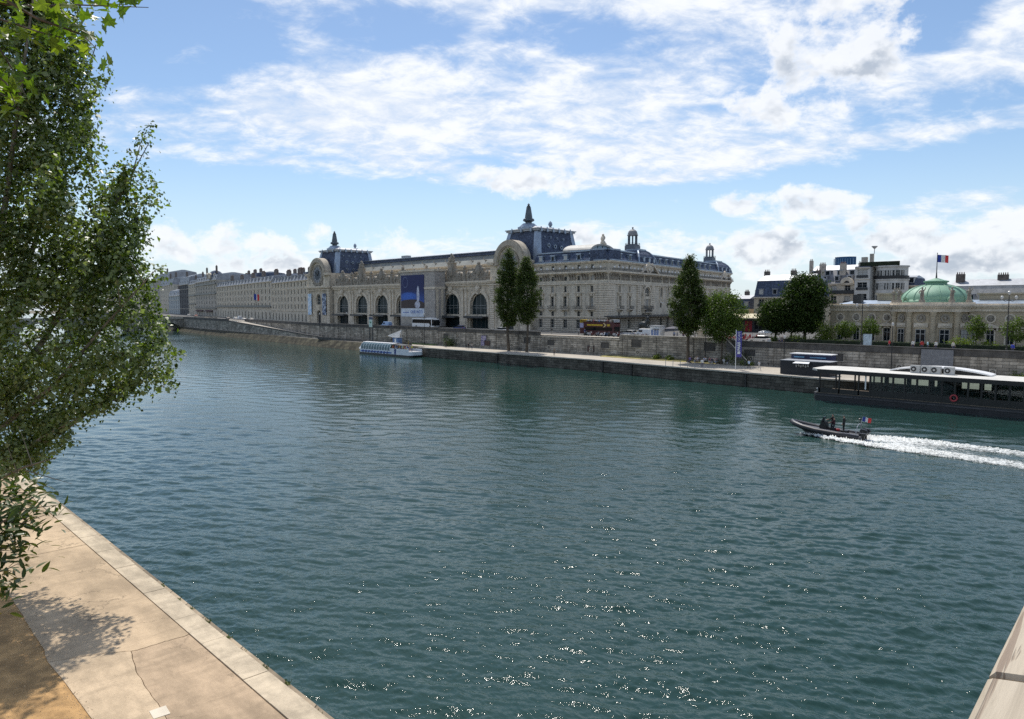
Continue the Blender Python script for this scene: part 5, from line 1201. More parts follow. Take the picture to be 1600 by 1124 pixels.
for a in (PI * 1.28, PI * 1.72):
    part('dome_oculus', MB().arc(0, 0, .45, .8, 0, PI, 10, -.3, .6).arc(0, 0, .02, .45, 0, PI, 10, 0, .5, 1), [M_copper, M_iron], dome, loc=(rc + (dome_r - .1) * math.cos(a), ry + 2 + (dome_r - .1) * math.sin(a), dz + .3), rz=a + PI / 2)
def statue(x, y, z, s, i):
    mb = MB().box(-.45, .45, -.45, .45, 0, .5); mb.lathe([(0, .5), (.40, .5), (.34, 1.1), (.38, 1.5), (.30, 1.9), (.36, 2.3), (.16, 2.55), (0, 2.55)], 10)
    mb.blob((0, 0, 2.78), (.19, .2, .25), 8, 6); sx = 1 if i % 2 else -1
    mb.tube([(sx * .32, 0, 2.35), (sx * .55, -.15, 2.0), (sx * .35, -.3, 1.75)], [.12, .10, .08], 6); mb.tube([(-sx * .32, 0, 2.35), (-sx * .5, -.05, 2.6), (-sx * .6, -.1, 3.0)], [.12, .09, .07], 6)
    part('statue', mb, M_trim_dark, palace, loc=(x, y, z), sc=s)
for i, a in enumerate((PI * 1.06, PI * 1.26, PI * 1.5, PI * 1.74, PI * 1.94)): statue(rc + 6.6 * math.cos(a), ry + 6.6 * math.sin(a), dz, .95, i)
M_cloth_b, M_cloth_w, M_cloth_r = mat('flag_blue', (.02, .05, .30), .8), mat('flag_white', (.75, .75, .75), .8), mat('flag_red', (.60, .04, .04), .8)
def flag_parts(parent, w, h, loc, rz=0., droop=.15):
    for k, m in enumerate((M_cloth_b, M_cloth_w, M_cloth_r)):
        mb = MB(); n = 5
        for j in range(n):
            xa, xb = w * (k + j / n) / 3, w * (k + (j + 1) / n) / 3
            f = lambda x: .12 * w * math.sin(x / w * 7.) * (x / w + .2); g_ = lambda x: -droop * h * (x / w) ** 1.3
            mb.poly([(xa, f(xa), g_(xa)), (xb, f(xb), g_(xb)), (xb, f(xb) + .02, h + g_(xb)), (xa, f(xa) + .02, h + g_(xa))])
            mb.poly([(xb, f(xb) + .03, g_(xb)), (xa, f(xa) + .03, g_(xa)), (xa, f(xa) + .05, h + g_(xa)), (xb, f(xb) + .05, h + g_(xb))])
        part('flag_stripe', mb, m, parent, loc=loc, rz=rz)
fp = thing('flagpole', 'flagpole with tricolour flag flying above the green dome', 'flag', (px0 + rc, PY + ry + 2, STREET - .35 + dz + 4.7))
part('pole', MB().tube([(0, 0, 0), (0, 0, 1.2), (0, 0, 4.9)], [.18, .09, .05], 6).blob((0, 0, 4.95), .1), M_frame_dk, fp)
flag_parts(fp, 1.9, 1.45, (.06, 0, 3.2), rz=R(25))
lf = on_left(402)
fp = thing('flagpole', 'tricolour flag on a short pole on the arcaded stone block', 'flag', (lf[0], lf[1] - 1.2, STREET + 9.5))
part('pole', MB().tube([(0, .9, -1.5), (0, -.6, 5.0)], .09, 6), M_frame_dk, fp)
flag_parts(fp, 6.0, 3.4, (.1, -.6, 1.4), rz=R(10))
# ------------------------------------------------------------------ trees and plants
def leaf_mesh(name, P, N_, S, m, asp=.62, fold=.25):
    """P centres, N_ normals, S sizes -> one mesh of folded leaf blades (numpy)"""
    n = len(P); N_ = N_ / (np.linalg.norm(N_, axis=1, keepdims=True) + 1e-9)
    r = RNG.normal(size=(n, 3)); a = np.cross(N_, r); a /= np.linalg.norm(a, axis=1, keepdims=True) + 1e-9; b = np.cross(N_, a)
    S = S[:, None]
    v = np.stack([P - a * S * .5, P + b * S * .5 * asp + a * S * .05 + N_ * S * fold * .3, P + a * S * .5 - N_ * S * fold * .3, P - b * S * .5 * asp + a * S * .05 + N_ * S * fold * .3], 1).reshape(-1, 3)
    me = bpy.data.meshes.new(name); me.vertices.add(4 * n); me.vertices.foreach_set('co', v.astype(np.float32).ravel())
    me.loops.add(4 * n); me.loops.foreach_set('vertex_index', np.arange(4 * n, dtype=np.int32)); me.polygons.add(n)
    me.polygons.foreach_set('loop_start', np.arange(0, 4 * n, 4, dtype=np.int32)); me.polygons.foreach_set('loop_total', np.full(n, 4, dtype=np.int32))
    me.materials.append(m); me.update(calc_edges=True); me.validate(); return me
def crown_points(envelope, n_clumps, per, sigma, hole=.0):
    """envelope(rng)->centre of a clump; returns leaf points, outward normals"""
    C = np.array([envelope() for _ in range(n_clumps)])
    k = RNG.poisson(per, n_clumps); P = np.repeat(C, k, 0); off = RNG.normal(0, 1, (len(P), 3)) * sigma * np.array([1, 1, .72])
    nrm = off / (np.linalg.norm(off, axis=1, keepdims=True) + 1e-6) + RNG.normal(0, .55, off.shape) + np.array([0, 0, .5])
    return P + off, nrm
def limb(p, q, bend=.1, n=6):
    p, q = np.array(p, float), np.array(q, float); L = np.linalg.norm(q - p); t = np.linspace(0, 1, n)[:, None]
    o = RNG.normal(0, bend * L, 3) * np.array([1, 1, .3]); return [tuple(x) for x in p + (q - p) * t + o * np.sin(t * PI)]
L_pop = leaf_mat('poplar_leaf', (.055, .085, .022), .30, .25, .55, rough=.55)
L_popf = leaf_mat('white_poplar_leaf', (.088, .140, .031), .38, .6, .75, back=(.22, .27, .13), rough=.40)
L_plane = leaf_mat('plane_leaf', (.070, .115, .025), .38, .25, .45, rough=.5)
L_chest = leaf_mat('chestnut_leaf', (.034, .064, .016), .24, .2, .55, rough=.55)
L_light = leaf_mat('shrub_leaf', (.12, .17, .03), .4, .3, .45)
def tree(name, label, base, H_, rad, shape, n_clumps, per, sigma, leaf, lm, trunk_r, trunk_h, group=None, lean=(0, 0), limbs=7, cat='tree'):
    """shape(t) -> relative radius at relative crown height t"""
    t = thing(name, label, cat, base, 0, group); ch = H_ - trunk_h
    lob = [(RNG.uniform(0, 2 * PI), RNG.uniform(.1, .95), RNG.uniform(.75, 1.12)) for _ in range(14)]
    def env():
        while True:
            s = RNG.uniform(0, 1); a = RNG.uniform(0, 2 * PI); q = shape(s)
            mod = .62 + .52 * max(0, max(math.cos(a - la) * (1 - 2.2 * abs(s - ls)) * lw for la, ls, lw in lob)) 
            r = rad * q * mod * math.sqrt(RNG.uniform(.12, 1))
            if RNG.uniform() < q + .15: return (r * math.cos(a) + lean[0] * s, r * math.sin(a) + lean[1] * s, trunk_h + ch * s)
    P, Nn = crown_points(env, n_clumps, per, sigma)
    P = P[P[:, 2] > trunk_h * .62]; Nn = Nn[:len(P)]
    S = RNG.uniform(.7, 1.3, len(P)) * leaf
    link('crown', leaf_mesh('crown', P, Nn, S, lm), t)
    tr = MB().tube(limb((0, 0, -.1), (lean[0] * .5, lean[1] * .5, trunk_h + ch * .62), .02, 8), list(np.linspace(trunk_r, trunk_r * .25, 8)), 8)
    for i in range(limbs):
        z = trunk_h * .8 + ch * .55 * i / limbs; a = RNG.uniform(0, 2 * PI); s = (z - trunk_h) / ch + .25; r = rad * .8 * shape(min(1, max(.05, s)))
        tr.tube(limb((0, 0, z), (r * math.cos(a), r * math.sin(a), z + ch * .22), .08, 4), list(np.linspace(trunk_r * .42, trunk_r * .1, 4)), 5)
    part('trunk', tr, M_bark, t); return t
col = lambda s: min(1., .42 + 1.9 * s) if s < .3 else max(.06, 1.0 - .95 * ((s - .3) / .7) ** 1.9)
round_ = lambda s: math.sqrt(max(.02, 1 - (2 * s - 1) ** 2))
def tx(u, v, y): q = at_y(u, v, y); return float(q[0])
YP = 131.3
def crown_h(u, v, y): return float(at_y(u, v, y)[2]) - 2.6
tree('poplar_tree', 'taller columnar poplar of the pair before the near clock pavilion', (tx(795, 545, YP), YP, 2.6), crown_h(795, 389, YP) , 3.9, col, 380, 58, .48, .34, L_pop, .42, 6.6, 'poplars on the lower quay', limbs=9)
tree('poplar_tree', 'shorter columnar poplar of the pair before the near clock pavilion', (tx(824, 550, YP), YP - .3, 2.6), crown_h(824, 402, YP), 3.5, col, 350, 56, .46, .34, L_pop, .40, 7.5, 'poplars on the lower quay', limbs=9)
tree('poplar_tree', 'lone tall poplar standing before the west side of the museum', (tx(1075, 560, YP), YP, 2.6), crown_h(1075, 402, YP), 3.8, col, 370, 58, .46, .34, L_pop, .40, 6.2, 'poplars on the lower quay', limbs=9)
tree('plane_tree', 'bushy young plane tree beside the stairs by the purple banner', (tx(1127, 560, YP + .6), YP + .6, 2.6), crown_h(1127, 458, YP), 4.5, round_, 210, 55, .70, .38, L_plane, .24, 5.2, limbs=10)
YC = 150.0
tree('chestnut_tree', 'large dark round chestnut on the square beside the palace', (tx(1257, 520, YC), YC, STREET), float(at_y(1257, 432, YC)[2]) - STREET, 4.0, lambda s: math.sqrt(max(.03, 1 - (1.85 * s - .9) ** 2)) if s < .97 else .3, 420, 62, .70, .42, L_chest, .35, 2.6, 'chestnuts on the square')
tree('chestnut_tree', 'smaller round chestnut between cream house and large chestnut', (tx(1212, 515, 147), 147, STREET), float(at_y(1212, 470, 147)[2]) - STREET, 3.5, round_, 210, 55, .6, .38, L_chest, .25, 2.2, 'chestnuts on the square')
tree('chestnut_tree', 'dark chestnut half hidden behind the smaller one', (tx(1236, 515, 158), 158, STREET), 7.6, 3.2, round_, 150, 55, .6, .38, L_chest, .25, 2.2, 'chestnuts on the square')
for (u, y, h, r, lb) in ((1322, 146, 4.6, 1.5, 'small sparse tree before the palace end window'), (1360, 146, 5.0, 1.6, 'small round tree beside the notice board before the palace'), (1525, 146, 5.4, 1.4, 'slim young tree right of the rotunda'), (1588, 146, 5.6, 1.9, 'leafy young tree beside the double lamp post')):
    tree('young_tree', lb, (tx(u, 520, y), y, STREET), h, r, round_, 46, 46, .40, .26, L_plane, .09, 1.7, 'young trees before the palace', limbs=4)
def bush(label, u, y, z, r, h, lm, n=26, leaf=.24, name='shrub', group='shrubs along the street and quay'):
    t = thing(name, label, 'shrub', (tx(u, 520, y), y, z), 0, group)
    env = lambda: (RNG.normal(0, r * .45), RNG.normal(0, r * .35), abs(RNG.normal(h * .45, h * .22)))
    P, Nn = crown_points(env, n, 40, r * .25); link('foliage', leaf_mesh('foliage', P, Nn, RNG.uniform(.7, 1.3, len(P)) * leaf, lm), t)
    st = MB()
    for _ in range(5): st.tube([(0, 0, -.05), (RNG.normal(0, r * .3), RNG.normal(0, r * .2), h * .6)], [.05, .02], 5)
    part('stem', st, M_bark, t)
bush('bright yellow-green shrub in front of the rotunda', 1502, 144, STREET, 1.9, 1.9, L_light, 40)
bush('green shrub under the palace window past the rotunda', 1548, 144, STREET, 1.3, 1.4, L_light)
bush('bright green hedge plants below the large chestnut', 1247, 144, STREET, 2.2, 1.6, L_light, 40)
bush('light green young foliage beside the palace end wall', 1291, 146, STREET, 2.2, 4.2, L_light, 60, .3)
bush('small light shrub below the smaller chestnut', 1206, 143, STREET, 1.8, 1.2, L_light)
bush('yellowish weeds at the wall foot left of the lone poplar', 1027, 132.6, 2.7, .9, 1.1, L_light, 14)
bush('green weeds at the wall foot beside the lone poplar', 1047, 132.4, 2.7, 1.0, .9, L_light, 14)
bush('dark ivy clump at the wall foot near the boat stop', 704, 133.2, 2.7, 2.6, 2.4, L_chest, 40)
bush('tangled shrub under the stone stairs', 1150, 132.6, 2.7, 2.4, 2.2, L_plane, 44)
bush('yellow flowering weeds right of the stairs foot', 1172, 132.2, 2.7, 1.2, .8, L_light, 14)
bush('small green bush at the far end of the river wall', 1598, 133.2, 2.7, 1.4, 1.8, L_light, 20)
# clipped hedge and iron fence before the palace
hx0, hx1 = tx(1180, 520, 142.5), 30.
hd = thing('hedge', 'low dark clipped hedge along the street before the palace', 'hedge', (hx0, 142.5, STREET))
n = 9000; P = np.column_stack([RNG.uniform(0, hx1 - hx0, n), RNG.uniform(-.5, .5, n), RNG.uniform(.1, 1.05, n)])
link('foliage', leaf_mesh('foliage', P, RNG.normal(size=(n, 3)) + [0, -.5, .4], RNG.uniform(.16, .3, n), L_chest), hd); part('hedge_core', MB().box(0, hx1 - hx0, -.42, .42, 0, .9), mat('hedge_dark', (.02, .03, .015), .95), hd)

# ------------------------------------------------------------------ the big foreground poplar on the near quay (left)
WD = 32.0
base_xy = np.array([-43.0, 3.4])
def lat(u, v, w=WD): return at_w(u, v, w)
pop = thing('poplar_tree', 'huge leafy white poplar leaning over the near quay', 'tree', (float(base_xy[0]), float(base_xy[1]), QZ - .1))
O = np.array([base_xy[0], base_xy[1], QZ - .1])
# right-hand outline in photo terms, (height px -> rightmost px): traced as the tree's real silhouette at its real distance
EV = [-160, 0, 40, 75, 110, 150, 180, 205, 230, 300, 350, 385, 430, 470, 500, 530, 560, 600, 630, 650, 690, 730, 745]
EU = [60, 95, 120, 150, 152, 150, 150, 222, 232, 252, 235, 218, 236, 245, 262, 290, 284, 262, 215, 120, 95, 88, 60]
def inside(u, v):
    um = np.interp(v, EV, EU)
    if u > um: return False
    if v > 640 and u < -40: return False
    if 165 < u < 226 and v < 262 - (u - 165) * .55: return False
    if 195 < v < 345 and abs(u - (186 - (v - 205) * .55)) < 17 - (v - 200) * .05: return False
    return True
def to_px(P_):
    d = P_ - np.array([0, 0, H]); f = d[:2] @ FW; r = d[:2] @ RT; ww = f * math.cos(PITCH) - d[2] * math.sin(PITCH); dn = -(d[2] * math.cos(PITCH) + f * math.sin(PITCH))
    return CX + FPX * r / ww, CY + FPX * dn / ww
RT3 = np.array([RT[0], RT[1], 0.]); FW3 = np.array([FW[0], FW[1], 0.])
Pl, Nl = [], []; made = 0
while made < 1650:
    v = RNG.uniform(-170, 742); u = RNG.uniform(-330, np.interp(v, EV, EU) + 8)
    if not inside(u, v): continue
    e = np.interp(v, EV, EU) - u
    q = math.sin(u * .052 + v * .019) * math.sin(v * .041 - u * .022 + 1.3)
    if q > .42 and e > 18 and RNG.uniform() < .85: continue
    p = lat(u, v, WD + RNG.normal(0, min(3.6, .5 + e / 70.) * .6))
    low = np.clip((v - 430) / 250, 0, 1)
    d = np.array([0, 0, 1.0 - .75 * low]) + RT3 * RNG.normal(.35 + .65 * low, .30) + FW3 * RNG.normal(0, .5); d /= np.linalg.norm(d)
    Ls_ = RNG.uniform(1.1, 2.7); tip = p + d * Ls_; tu, tv = to_px(tip)
    if not inside(tu, tv) and RNG.uniform() < .93: continue
    k = int(RNG.uniform(95, 165) * Ls_ / 1.9); t = RNG.beta(1.1, 1.35, k); sg = (.36 * (1 - t) ** .8 + .05)[:, None]
    off = RNG.normal(0, 1, (k, 3)) * sg; Pl.append(p + d * (t * Ls_)[:, None] + off)
    Nl.append(off / (np.linalg.norm(off, axis=1, keepdims=True) + 1e-6) * .8 + RNG.normal(0, .55, off.shape) + np.array([0, 0, .45])); made += 1
P = np.vstack(Pl); Nn = np.vstack(Nl)
S = np.clip(RNG.lognormal(0, .38, len(P)), .4, 2.0) * .158
link('crown', leaf_mesh('crown', P - O, Nn, S, L_popf, .74, .4), pop)
tr = MB()
fork = lat(-95, 760); 
tr.tube([(0, 0, 0), tuple((fork - O) * .5 + np.array([-.4, .2, 0])), tuple(fork - O)], [.55, .48, .42], 10)
M_pbark = mat('poplar_bark', (.20, .18, .14), .9, .4, 2, bump=.8, bscale=8)
limbs_px = [((-95, 760), (232, 225), .17, 0), ((-95, 760), (150, 70), .20, 1.), ((-60, 700), (60, -60), .22, -1.5), ((-95, 760), (262, 560), .16, .6), ((-80, 740), (120, 655), .11, -1.), ((-70, 720), (245, 420), .15, -1.2), ((-90, 740), (-40, 100), .24, 1.5), ((-95, 750), (88, 715), .13, -2.0), ((-30, 640), (200, 330), .11, .5), ((20, 560), (190, 500), .09, 1.2)]
for (a, b, r, dw) in limbs_px:
    p, q = lat(*a), lat(b[0], b[1], WD + dw * 1.6); mid = (p + q) / 2 + np.array([0, 0, -.06 * np.linalg.norm(q - p)])
    tr.tube([tuple(p - O), tuple((p * .6 + mid * .4 + np.array([0, 0, -.1])) - O), tuple(mid - O), tuple((mid + q) / 2 + np.array([0, 0, .1]) - O), tuple(q - O)], [r, r * .8, r * .6, r * .36, r * .10], 7)
    for k in range(6):
        s = RNG.uniform(.35, .95); c0 = p * (1 - s) + q * s + np.array([0, 0, -.05 * np.linalg.norm(q - p) * math.sin(s * PI)]); d = RNG.normal(0, 1, 3) + np.array([0, 0, .6]); c1_ = c0 + d / np.linalg.norm(d) * RNG.uniform(.8, 2.0)
        tr.tube([tuple(c0 - O), tuple(c1_ - O)], [r * .22, r * .05], 5)
part('trunk', tr, M_pbark, pop)

# ------------------------------------------------------------------ overhanging plane twigs (top left): each big leaf its own blade
def maple_leaf(m, s=1.):
    pts = [(0, 0), (.10, .04), (.34, -.10), (.30, .10), (.52, .22), (.36, .32), (.46, .58), (.24, .52), (.14, .66), (0, 1.0)]
    out = pts + [(-x, y) for x, y in pts[::-1][1:-1]]
    mb = MB(); f = lambda x, y: (x * s, y * s, s * (.10 * abs(x) - .18 * y * y + .03 * math.sin(9 * x)))
    c = f(0, .38)
    for i in range(len(out)):
        mb.poly([c, f(*out[i]), f(*out[(i + 1) % len(out)])])
    return mb.mesh('leaf', m, smooth=True)
def ash_leaf(m, s=1.):
    mb = MB(); f = lambda x, y: (x * s, y * s, s * (.25 * abs(x) - .15 * y * y))
    o = [(0, 0), (.12, .2), (.17, .45), (.12, .75), (0, 1.05)]
    for i in range(4):
        mb.poly([f(0, o[i][1]), f(*o[i]) if i else f(.02, .05), f(*o[i + 1]), f(0, o[i + 1][1])]); mb.poly([f(0, o[i + 1][1]), f(-o[i + 1][0], o[i + 1][1]), f(-o[i][0], o[i][1]) if i else f(-.02, .05), f(0, o[i][1])])
    return mb.mesh('leaf', m)
L_big = leaf_mat('plane_leaf_near', (.075, .13, .018), .50, .35, .35); L_big2 = leaf_mat('plane_leaf_young', (.14, .19, .03), .55, .35, .3); L_ash = leaf_mat('ash_leaf_near', (.038, .066, .014), .25, .4, .5)
def sprig(name, label, root, paths, leaf_meshes, n_each, size, spread, up, cluster=None):
    """twigs (world polylines) carrying single leaf objects"""
    t = thing(name, label, 'branch', tuple(float(x) for x in root)); Rr = np.array(root)
    tw = MB()
    for path in paths:
        pts = [np.array(p, float) for p in path]; tw.tube([tuple(p - Rr) for p in pts], list(np.linspace(.020, .004, len(pts))), 5)
        seg = np.linspace(0, len(pts) - 1.001, n_each)
        for s in seg:
            i = int(s); p = pts[i] * (1 - (s - i)) + pts[i + 1] * (s - i) + RNG.normal(0, spread, 3)
            o = link('leaf', leaf_meshes[int(RNG.integers(len(leaf_meshes)))], t, tuple(p - Rr), sc=float(RNG.uniform(.7, 1.25)) * size)
            o.rotation_euler = (float(RNG.normal(up, .6)), float(RNG.normal(0, .5)), float(RNG.uniform(0, 2 * PI)))
    part('twig', tw, M_bark, t); return t
lm = [maple_leaf(L_big), maple_leaf(L_big2), maple_leaf(L_big)]
w = 8.0
paths = []
for pth in ([(-120, -30), (20, 10), (120, 8), (232, 12)], [(-100, 0), (-10, 60), (20, 110), (40, 150)], [(-60, -40), (60, 30), (130, 55), (152, 78)], [(-120, 40), (-40, 90), (10, 130), (24, 165)], [(-40, -60), (80, -20), (150, 5), (200, 8)], [(-90, -20), (0, 30), (60, 50), (100, 60)], [(-140, 60), (-60, 110), (-20, 140), (8, 150)]):
    ww = w + RNG.normal(0, .5); paths.append([at_w(u, v, ww + RNG.normal(0, .15)) for u, v in pth])
sprig('plane_branch', 'overhanging plane branch with broad bright leaves above the poplar', at_w(-140, -40, w), paths, lm, 34, .17, .11, .9)
la = [ash_leaf(L_ash), ash_leaf(L_ash)]
w = 12.0; paths = []
for pth in ([(-90, 900), (-20, 830), (40, 795), (88, 790)], [(-90, 920), (-20, 870), (20, 850), (52, 850)], [(-80, 930), (-20, 900), (10, 890), (30, 880)], [(-90, 860), (-30, 800), (20, 770), (62, 770)], [(-80, 880), (-10, 810), (30, 820), (70, 805)], [(-60, 940), (-30, 915), (0, 908), (14, 915)], [(-80, 850), (-30, 790), (0, 775), (30, 778)], [(-70, 880), (-20, 850), (5, 830), (30, 822)]):
    ww = w + RNG.normal(0, .5); paths.append([at_w(u, v, ww + RNG.normal(0, .12)) for u, v in pth])
sprig('ash_branch', 'drooping ash branch with narrow leaflets over the near quay paving', at_w(-90, 910, w), paths, la, 110, .21, .19, .3)
# ------------------------------------------------------------------ people
def body_mesh(pose):
    J = dict(pel=(0, 0, .95), spine=(0, 0, 1.15), chest=(0, 0, 1.36), neck=(0, -.01, 1.50), head=(0, -.02, 1.60), top=(0, -.01, 1.72))
    if pose == 'walk': fx = ((.10, -.30, .02), (-.10, .28, .05)); kn = ((.10, -.16, .52), (-.10, .04, .50)); ha = ((.24, .22, .95), (-.24, -.22, .98)); el = ((.25, .10, 1.16), (-.25, -.06, 1.17))
    elif pose == 'sit': fx = ((.12, -.52, .02), (-.12, -.50, .02)); kn = ((.12, -.46, .50), (-.12, -.44, .50)); ha = ((.17, -.36, .72), (-.17, -.36, .72)); el = ((.27, -.06, .86), (-.27, -.06, .86))
    elif pose == 'steer': fx = ((.12, .05, .02), (-.12, .0, .02)); kn = ((.12, -.10, .50), (-.12, -.12, .50)); ha = ((.20, -.58, 1.10), (-.20, -.58, 1.10)); el = ((.27, -.26, 1.12), (-.27, -.26, 1.12))
    else: fx = ((.11, .02, .02), (-.11, .0, .02)); kn = ((.11, -.03, .50), (-.11, -.03, .50)); ha = ((.27, -.10, .84), (-.27, -.10, .84)); el = ((.28, .04, 1.12), (-.28, .04, 1.12))
    if pose == 'sit': J = {k: (x, y + .02, z - .45) for k, (x, y, z) in J.items()}
    dz = -.45 if pose == 'sit' else 0
    V, E_, Rd = [], [], []
    def add(p, r, par=None):
        V.append(p); Rd.append(r)
        if par is not None: E_.append((par, len(V) - 1))
        return len(V) - 1
    pe = add(J['pel'], (.165, .12)); sp = add(J['spine'], (.145, .11), pe); cs = add(J['chest'], (.185, .12), sp); nk = add(J['neck'], (.062, .062), cs); hd = add(J['head'], (.085, .10), nk); add(J['top'], (.075, .085), hd)
    for i, s in enumerate((1, -1)):
        sh = add((s * .19, 0, 1.42 + dz), (.068, .068), cs); e = add(el[i], (.05, .05), sh); h = add(ha[i], (.037, .037), e); add((ha[i][0], ha[i][1] - .05, ha[i][2] - .06), (.04, .022), h)
        hp = add((s * .10, 0, .90 + dz), (.095, .095), pe); k = add(kn[i], (.068, .068), hp); a = add((fx[i][0], fx[i][1], .09 + fx[i][2]), (.045, .045), k); add((fx[i][0], fx[i][1] - .16, .035 + fx[i][2]), (.045, .035), a)
    me = bpy.data.meshes.new('figure'); me.from_pydata(V, E_, []); ob = bpy.data.objects.new('figure', me); COL.objects.link(ob)
    sk = ob.modifiers.new('skin', 'SKIN'); sk.use_smooth_shade = True
    for i, r in enumerate(Rd): me.skin_vertices[0].data[i].radius = r
    me.skin_vertices[0].data[0].use_root = True
    ob.modifiers.new('sub', 'SUBSURF').levels = 1; ob.modifiers['sub'].render_levels = 1
    dg = bpy.context.evaluated_depsgraph_get(); out = bpy.data.meshes.new_from_object(ob.evaluated_get(dg)); bpy.data.objects.remove(ob)
    out.materials.clear()
    for _ in range(4): out.materials.append(None)
    mi = []
    for p in out.polygons:
        c = p.center; z = c.z - dz
        if z > 1.665 or (z > 1.58 and c.y > .02): k = 3
        elif z > 1.485: k = 0
        elif abs(c.x) > .16 and min(math.dist(c, ha[0]), math.dist(c, ha[1])) < .12: k = 0
        elif c.z < .10: k = 3
        elif z > .98 or (abs(c.x) > .2): k = 1
        else: k = 2
        mi.append(k)
    out.polygons.foreach_set('material_index', mi); return out
BODY = {p: body_mesh(p) for p in ('stand', 'walk', 'sit', 'steer')}
M_skin = mat('skin', (.42, .25, .17), .6); M_hair = mat('dark_hair', (.03, .02, .015), .7)
def cloth(c): return mat('cloth_%02d%02d%02d' % tuple(int(q * 99) for q in c), c, .85, .12, 3)
def person(label, pos, face, pose='stand', top=(.5, .5, .5), legs=(.03, .035, .06), group=None, sc=1.):
    o = link('person', BODY[pose], None, tuple(float(q) for q in pos), face, sc=sc); tag(o, label, 'person', group)
    for i, m in enumerate((M_skin, cloth(top), cloth(legs), M_hair)):
        o.material_slots[i].link = 'OBJECT'; o.material_slots[i].material = m
    return o
def quay_pt(u, v): q = at_z(u, v, 2.6); return (float(q[0]), float(q[1]), 2.62)
g = 'people walking on the lower quay'
person('man in pale blue shirt and dark trousers walking by the purple banner', quay_pt(1170, 577), R(60), 'walk', (.45, .58, .75), (.02, .02, .03), g)
person('person in light grey clothes walking right of the purple banner', quay_pt(1186, 579), R(60), 'walk', (.55, .55, .55), (.45, .43, .40), g)
person('person in white top on the quay edge below the stairs', quay_pt(1097, 575), R(200), 'stand', (.75, .74, .72), (.10, .10, .14), g)
person('lone walker in black near the boat stop', quay_pt(697, 543), R(70), 'walk', (.03, .03, .03), (.03, .03, .035), g)
person('left one of two walkers below the coach', quay_pt(732, 546), R(60), 'walk', (.02, .02, .03), (.02, .02, .02), g)
person('right one of two walkers below the coach', quay_pt(737, 546.5), R(60), 'walk', (.35, .32, .30), (.03, .04, .08), g)
person('small figure standing near the pair of poplars', quay_pt(866, 556), R(30), 'stand', (.2, .16, .12), (.03, .03, .04), g)
person('person in purple top sitting under the lone poplar', quay_pt(1078, 567), R(10), 'sit', (.18, .14, .38), (.05, .05, .10), g)
cols = [(.04, .04, .05), (.45, .45, .48), (.06, .08, .2), (.5, .48, .4), (.1, .1, .1), (.3, .35, .5), (.6, .6, .62), (.2, .08, .08)]
for i in range(18):
    u = 1088 + i * 3.1 + random.uniform(-1, 1); v = 566 + random.uniform(-2.0, 3.0) + (u - 1088) * .03
    q = quay_pt(u, v); person('person sitting in the plane tree shade, %s from the lone poplar' % ORD[i], (q[0], min(q[1], 132.0), q[2]), R(random.uniform(-40, 40)), 'sit', cols[i % 8], cols[(i * 3 + 1) % 8], 'people resting in the plane tree shade')

# ------------------------------------------------------------------ stone stairs down the wall
sx0, sx1 = tx(1141, 530, 133), tx(1172, 560, 133)
st = thing('stone_stairs', 'stone stairs with sloping white handrail descending the river wall', 'stairs', (sx0, 133.9, 2.6))
Ls = sx1 - sx0; n = 20
for i in range(n):
    z1 = 4.0 * (1 - i / n); part('step', MB().box(Ls * i / n, Ls * (i + 1) / n, -2.0, .0, 0, max(.15, z1)), M_quaywall, st)
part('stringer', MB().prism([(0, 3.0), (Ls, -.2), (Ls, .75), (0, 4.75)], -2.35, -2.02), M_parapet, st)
part('handrail', MB().tube([(-.2, -2.2, 5.25), (Ls, -2.2, 1.1)], .09, 6), M_coping, st)

# ------------------------------------------------------------------ lamps, banner, boards
def lamp(label, u, v, y, z, h, arms=0):
    x = tx(u, v, y); t = thing('street_lamp', label, 'lamp', (x, y, z), 0, 'street lamps along the quay')
    part('post', MB().tube([(0, 0, 0), (0, 0, .8), (0, 0, .85), (0, 0, h)], [.17, .15, .09, .06], 7), M_iron, t)
    L = MB().lathe([(0, 0), (.12, 0), (.22, .25), (.2, .5), (.08, .6), (0, .62)], 8)
    if arms:
        for s in (-1, 1):
            part('arm', MB().tube([(0, 0, h - .9), (s * .5, 0, h - 1.05), (s * .95, 0, h - .75)], .045, 5), M_iron, t); part('lantern', MB().lathe([(0, 0), (.12, 0), (.22, .25), (.2, .5), (0, .62)], 8), mat('lamp_glass', (.5, .5, .5), .3), t, loc=(s * .95, 0, h - .75))
    if arms != 2: part('lantern', L, mat('lamp_glass', (.5, .5, .5), .3), t, loc=(0, 0, h))
lamp('tall double-armed lamp post before the palace end wing', 1347, 500, 136.4, STREET, 8.2, 2)
lamp('tall double-armed lamp post before the palace past the rotunda', 1575, 500, 136.4, STREET, 9.4, 1)
lamp('thin lamp post rising from the lower quay beside the kiosk', 1225, 560, 132.8, 2.6, 5.6)
lamp('thin lamp post rising from the lower quay before the palace', 1393, 560, 132.8, 2.6, 8.4)
lamp('lamp post against the river wall below the lone poplar', 1102, 560, 132.9, 2.6, 6.0)
lamp('lamp post against the river wall below the coach', 663, 530, 133.2, 2.6, 9.0)
lamp('lamp post against the river wall below the first arch', 542, 525, 133.2, 2.6, 9.0)
lamp('lamp post by the river wall between the poplar pair and coach', 728, 535, 133.2, 2.6, 9.0)
lamp('lamp post by the river wall below the far clock pavilion', 500, 522, 134.5, 3.2, 8.0)
lamp('lamp post by the river wall beside the poplar pair', 811, 545, 133.2, 2.6, 8.6)
bp = quay_pt(1149, 577.5)
bn = thing('banner_pole', 'tall purple vertical banner with white lettering on a white pole', 'banner', bp)
part('pole', MB().tube([(0, 0, 0), (0, 0, 7.4)], .07, 7), M_white, bn)
M_purple = mat('purple_cloth', (.09, .08, .34), .8, .15, 1)
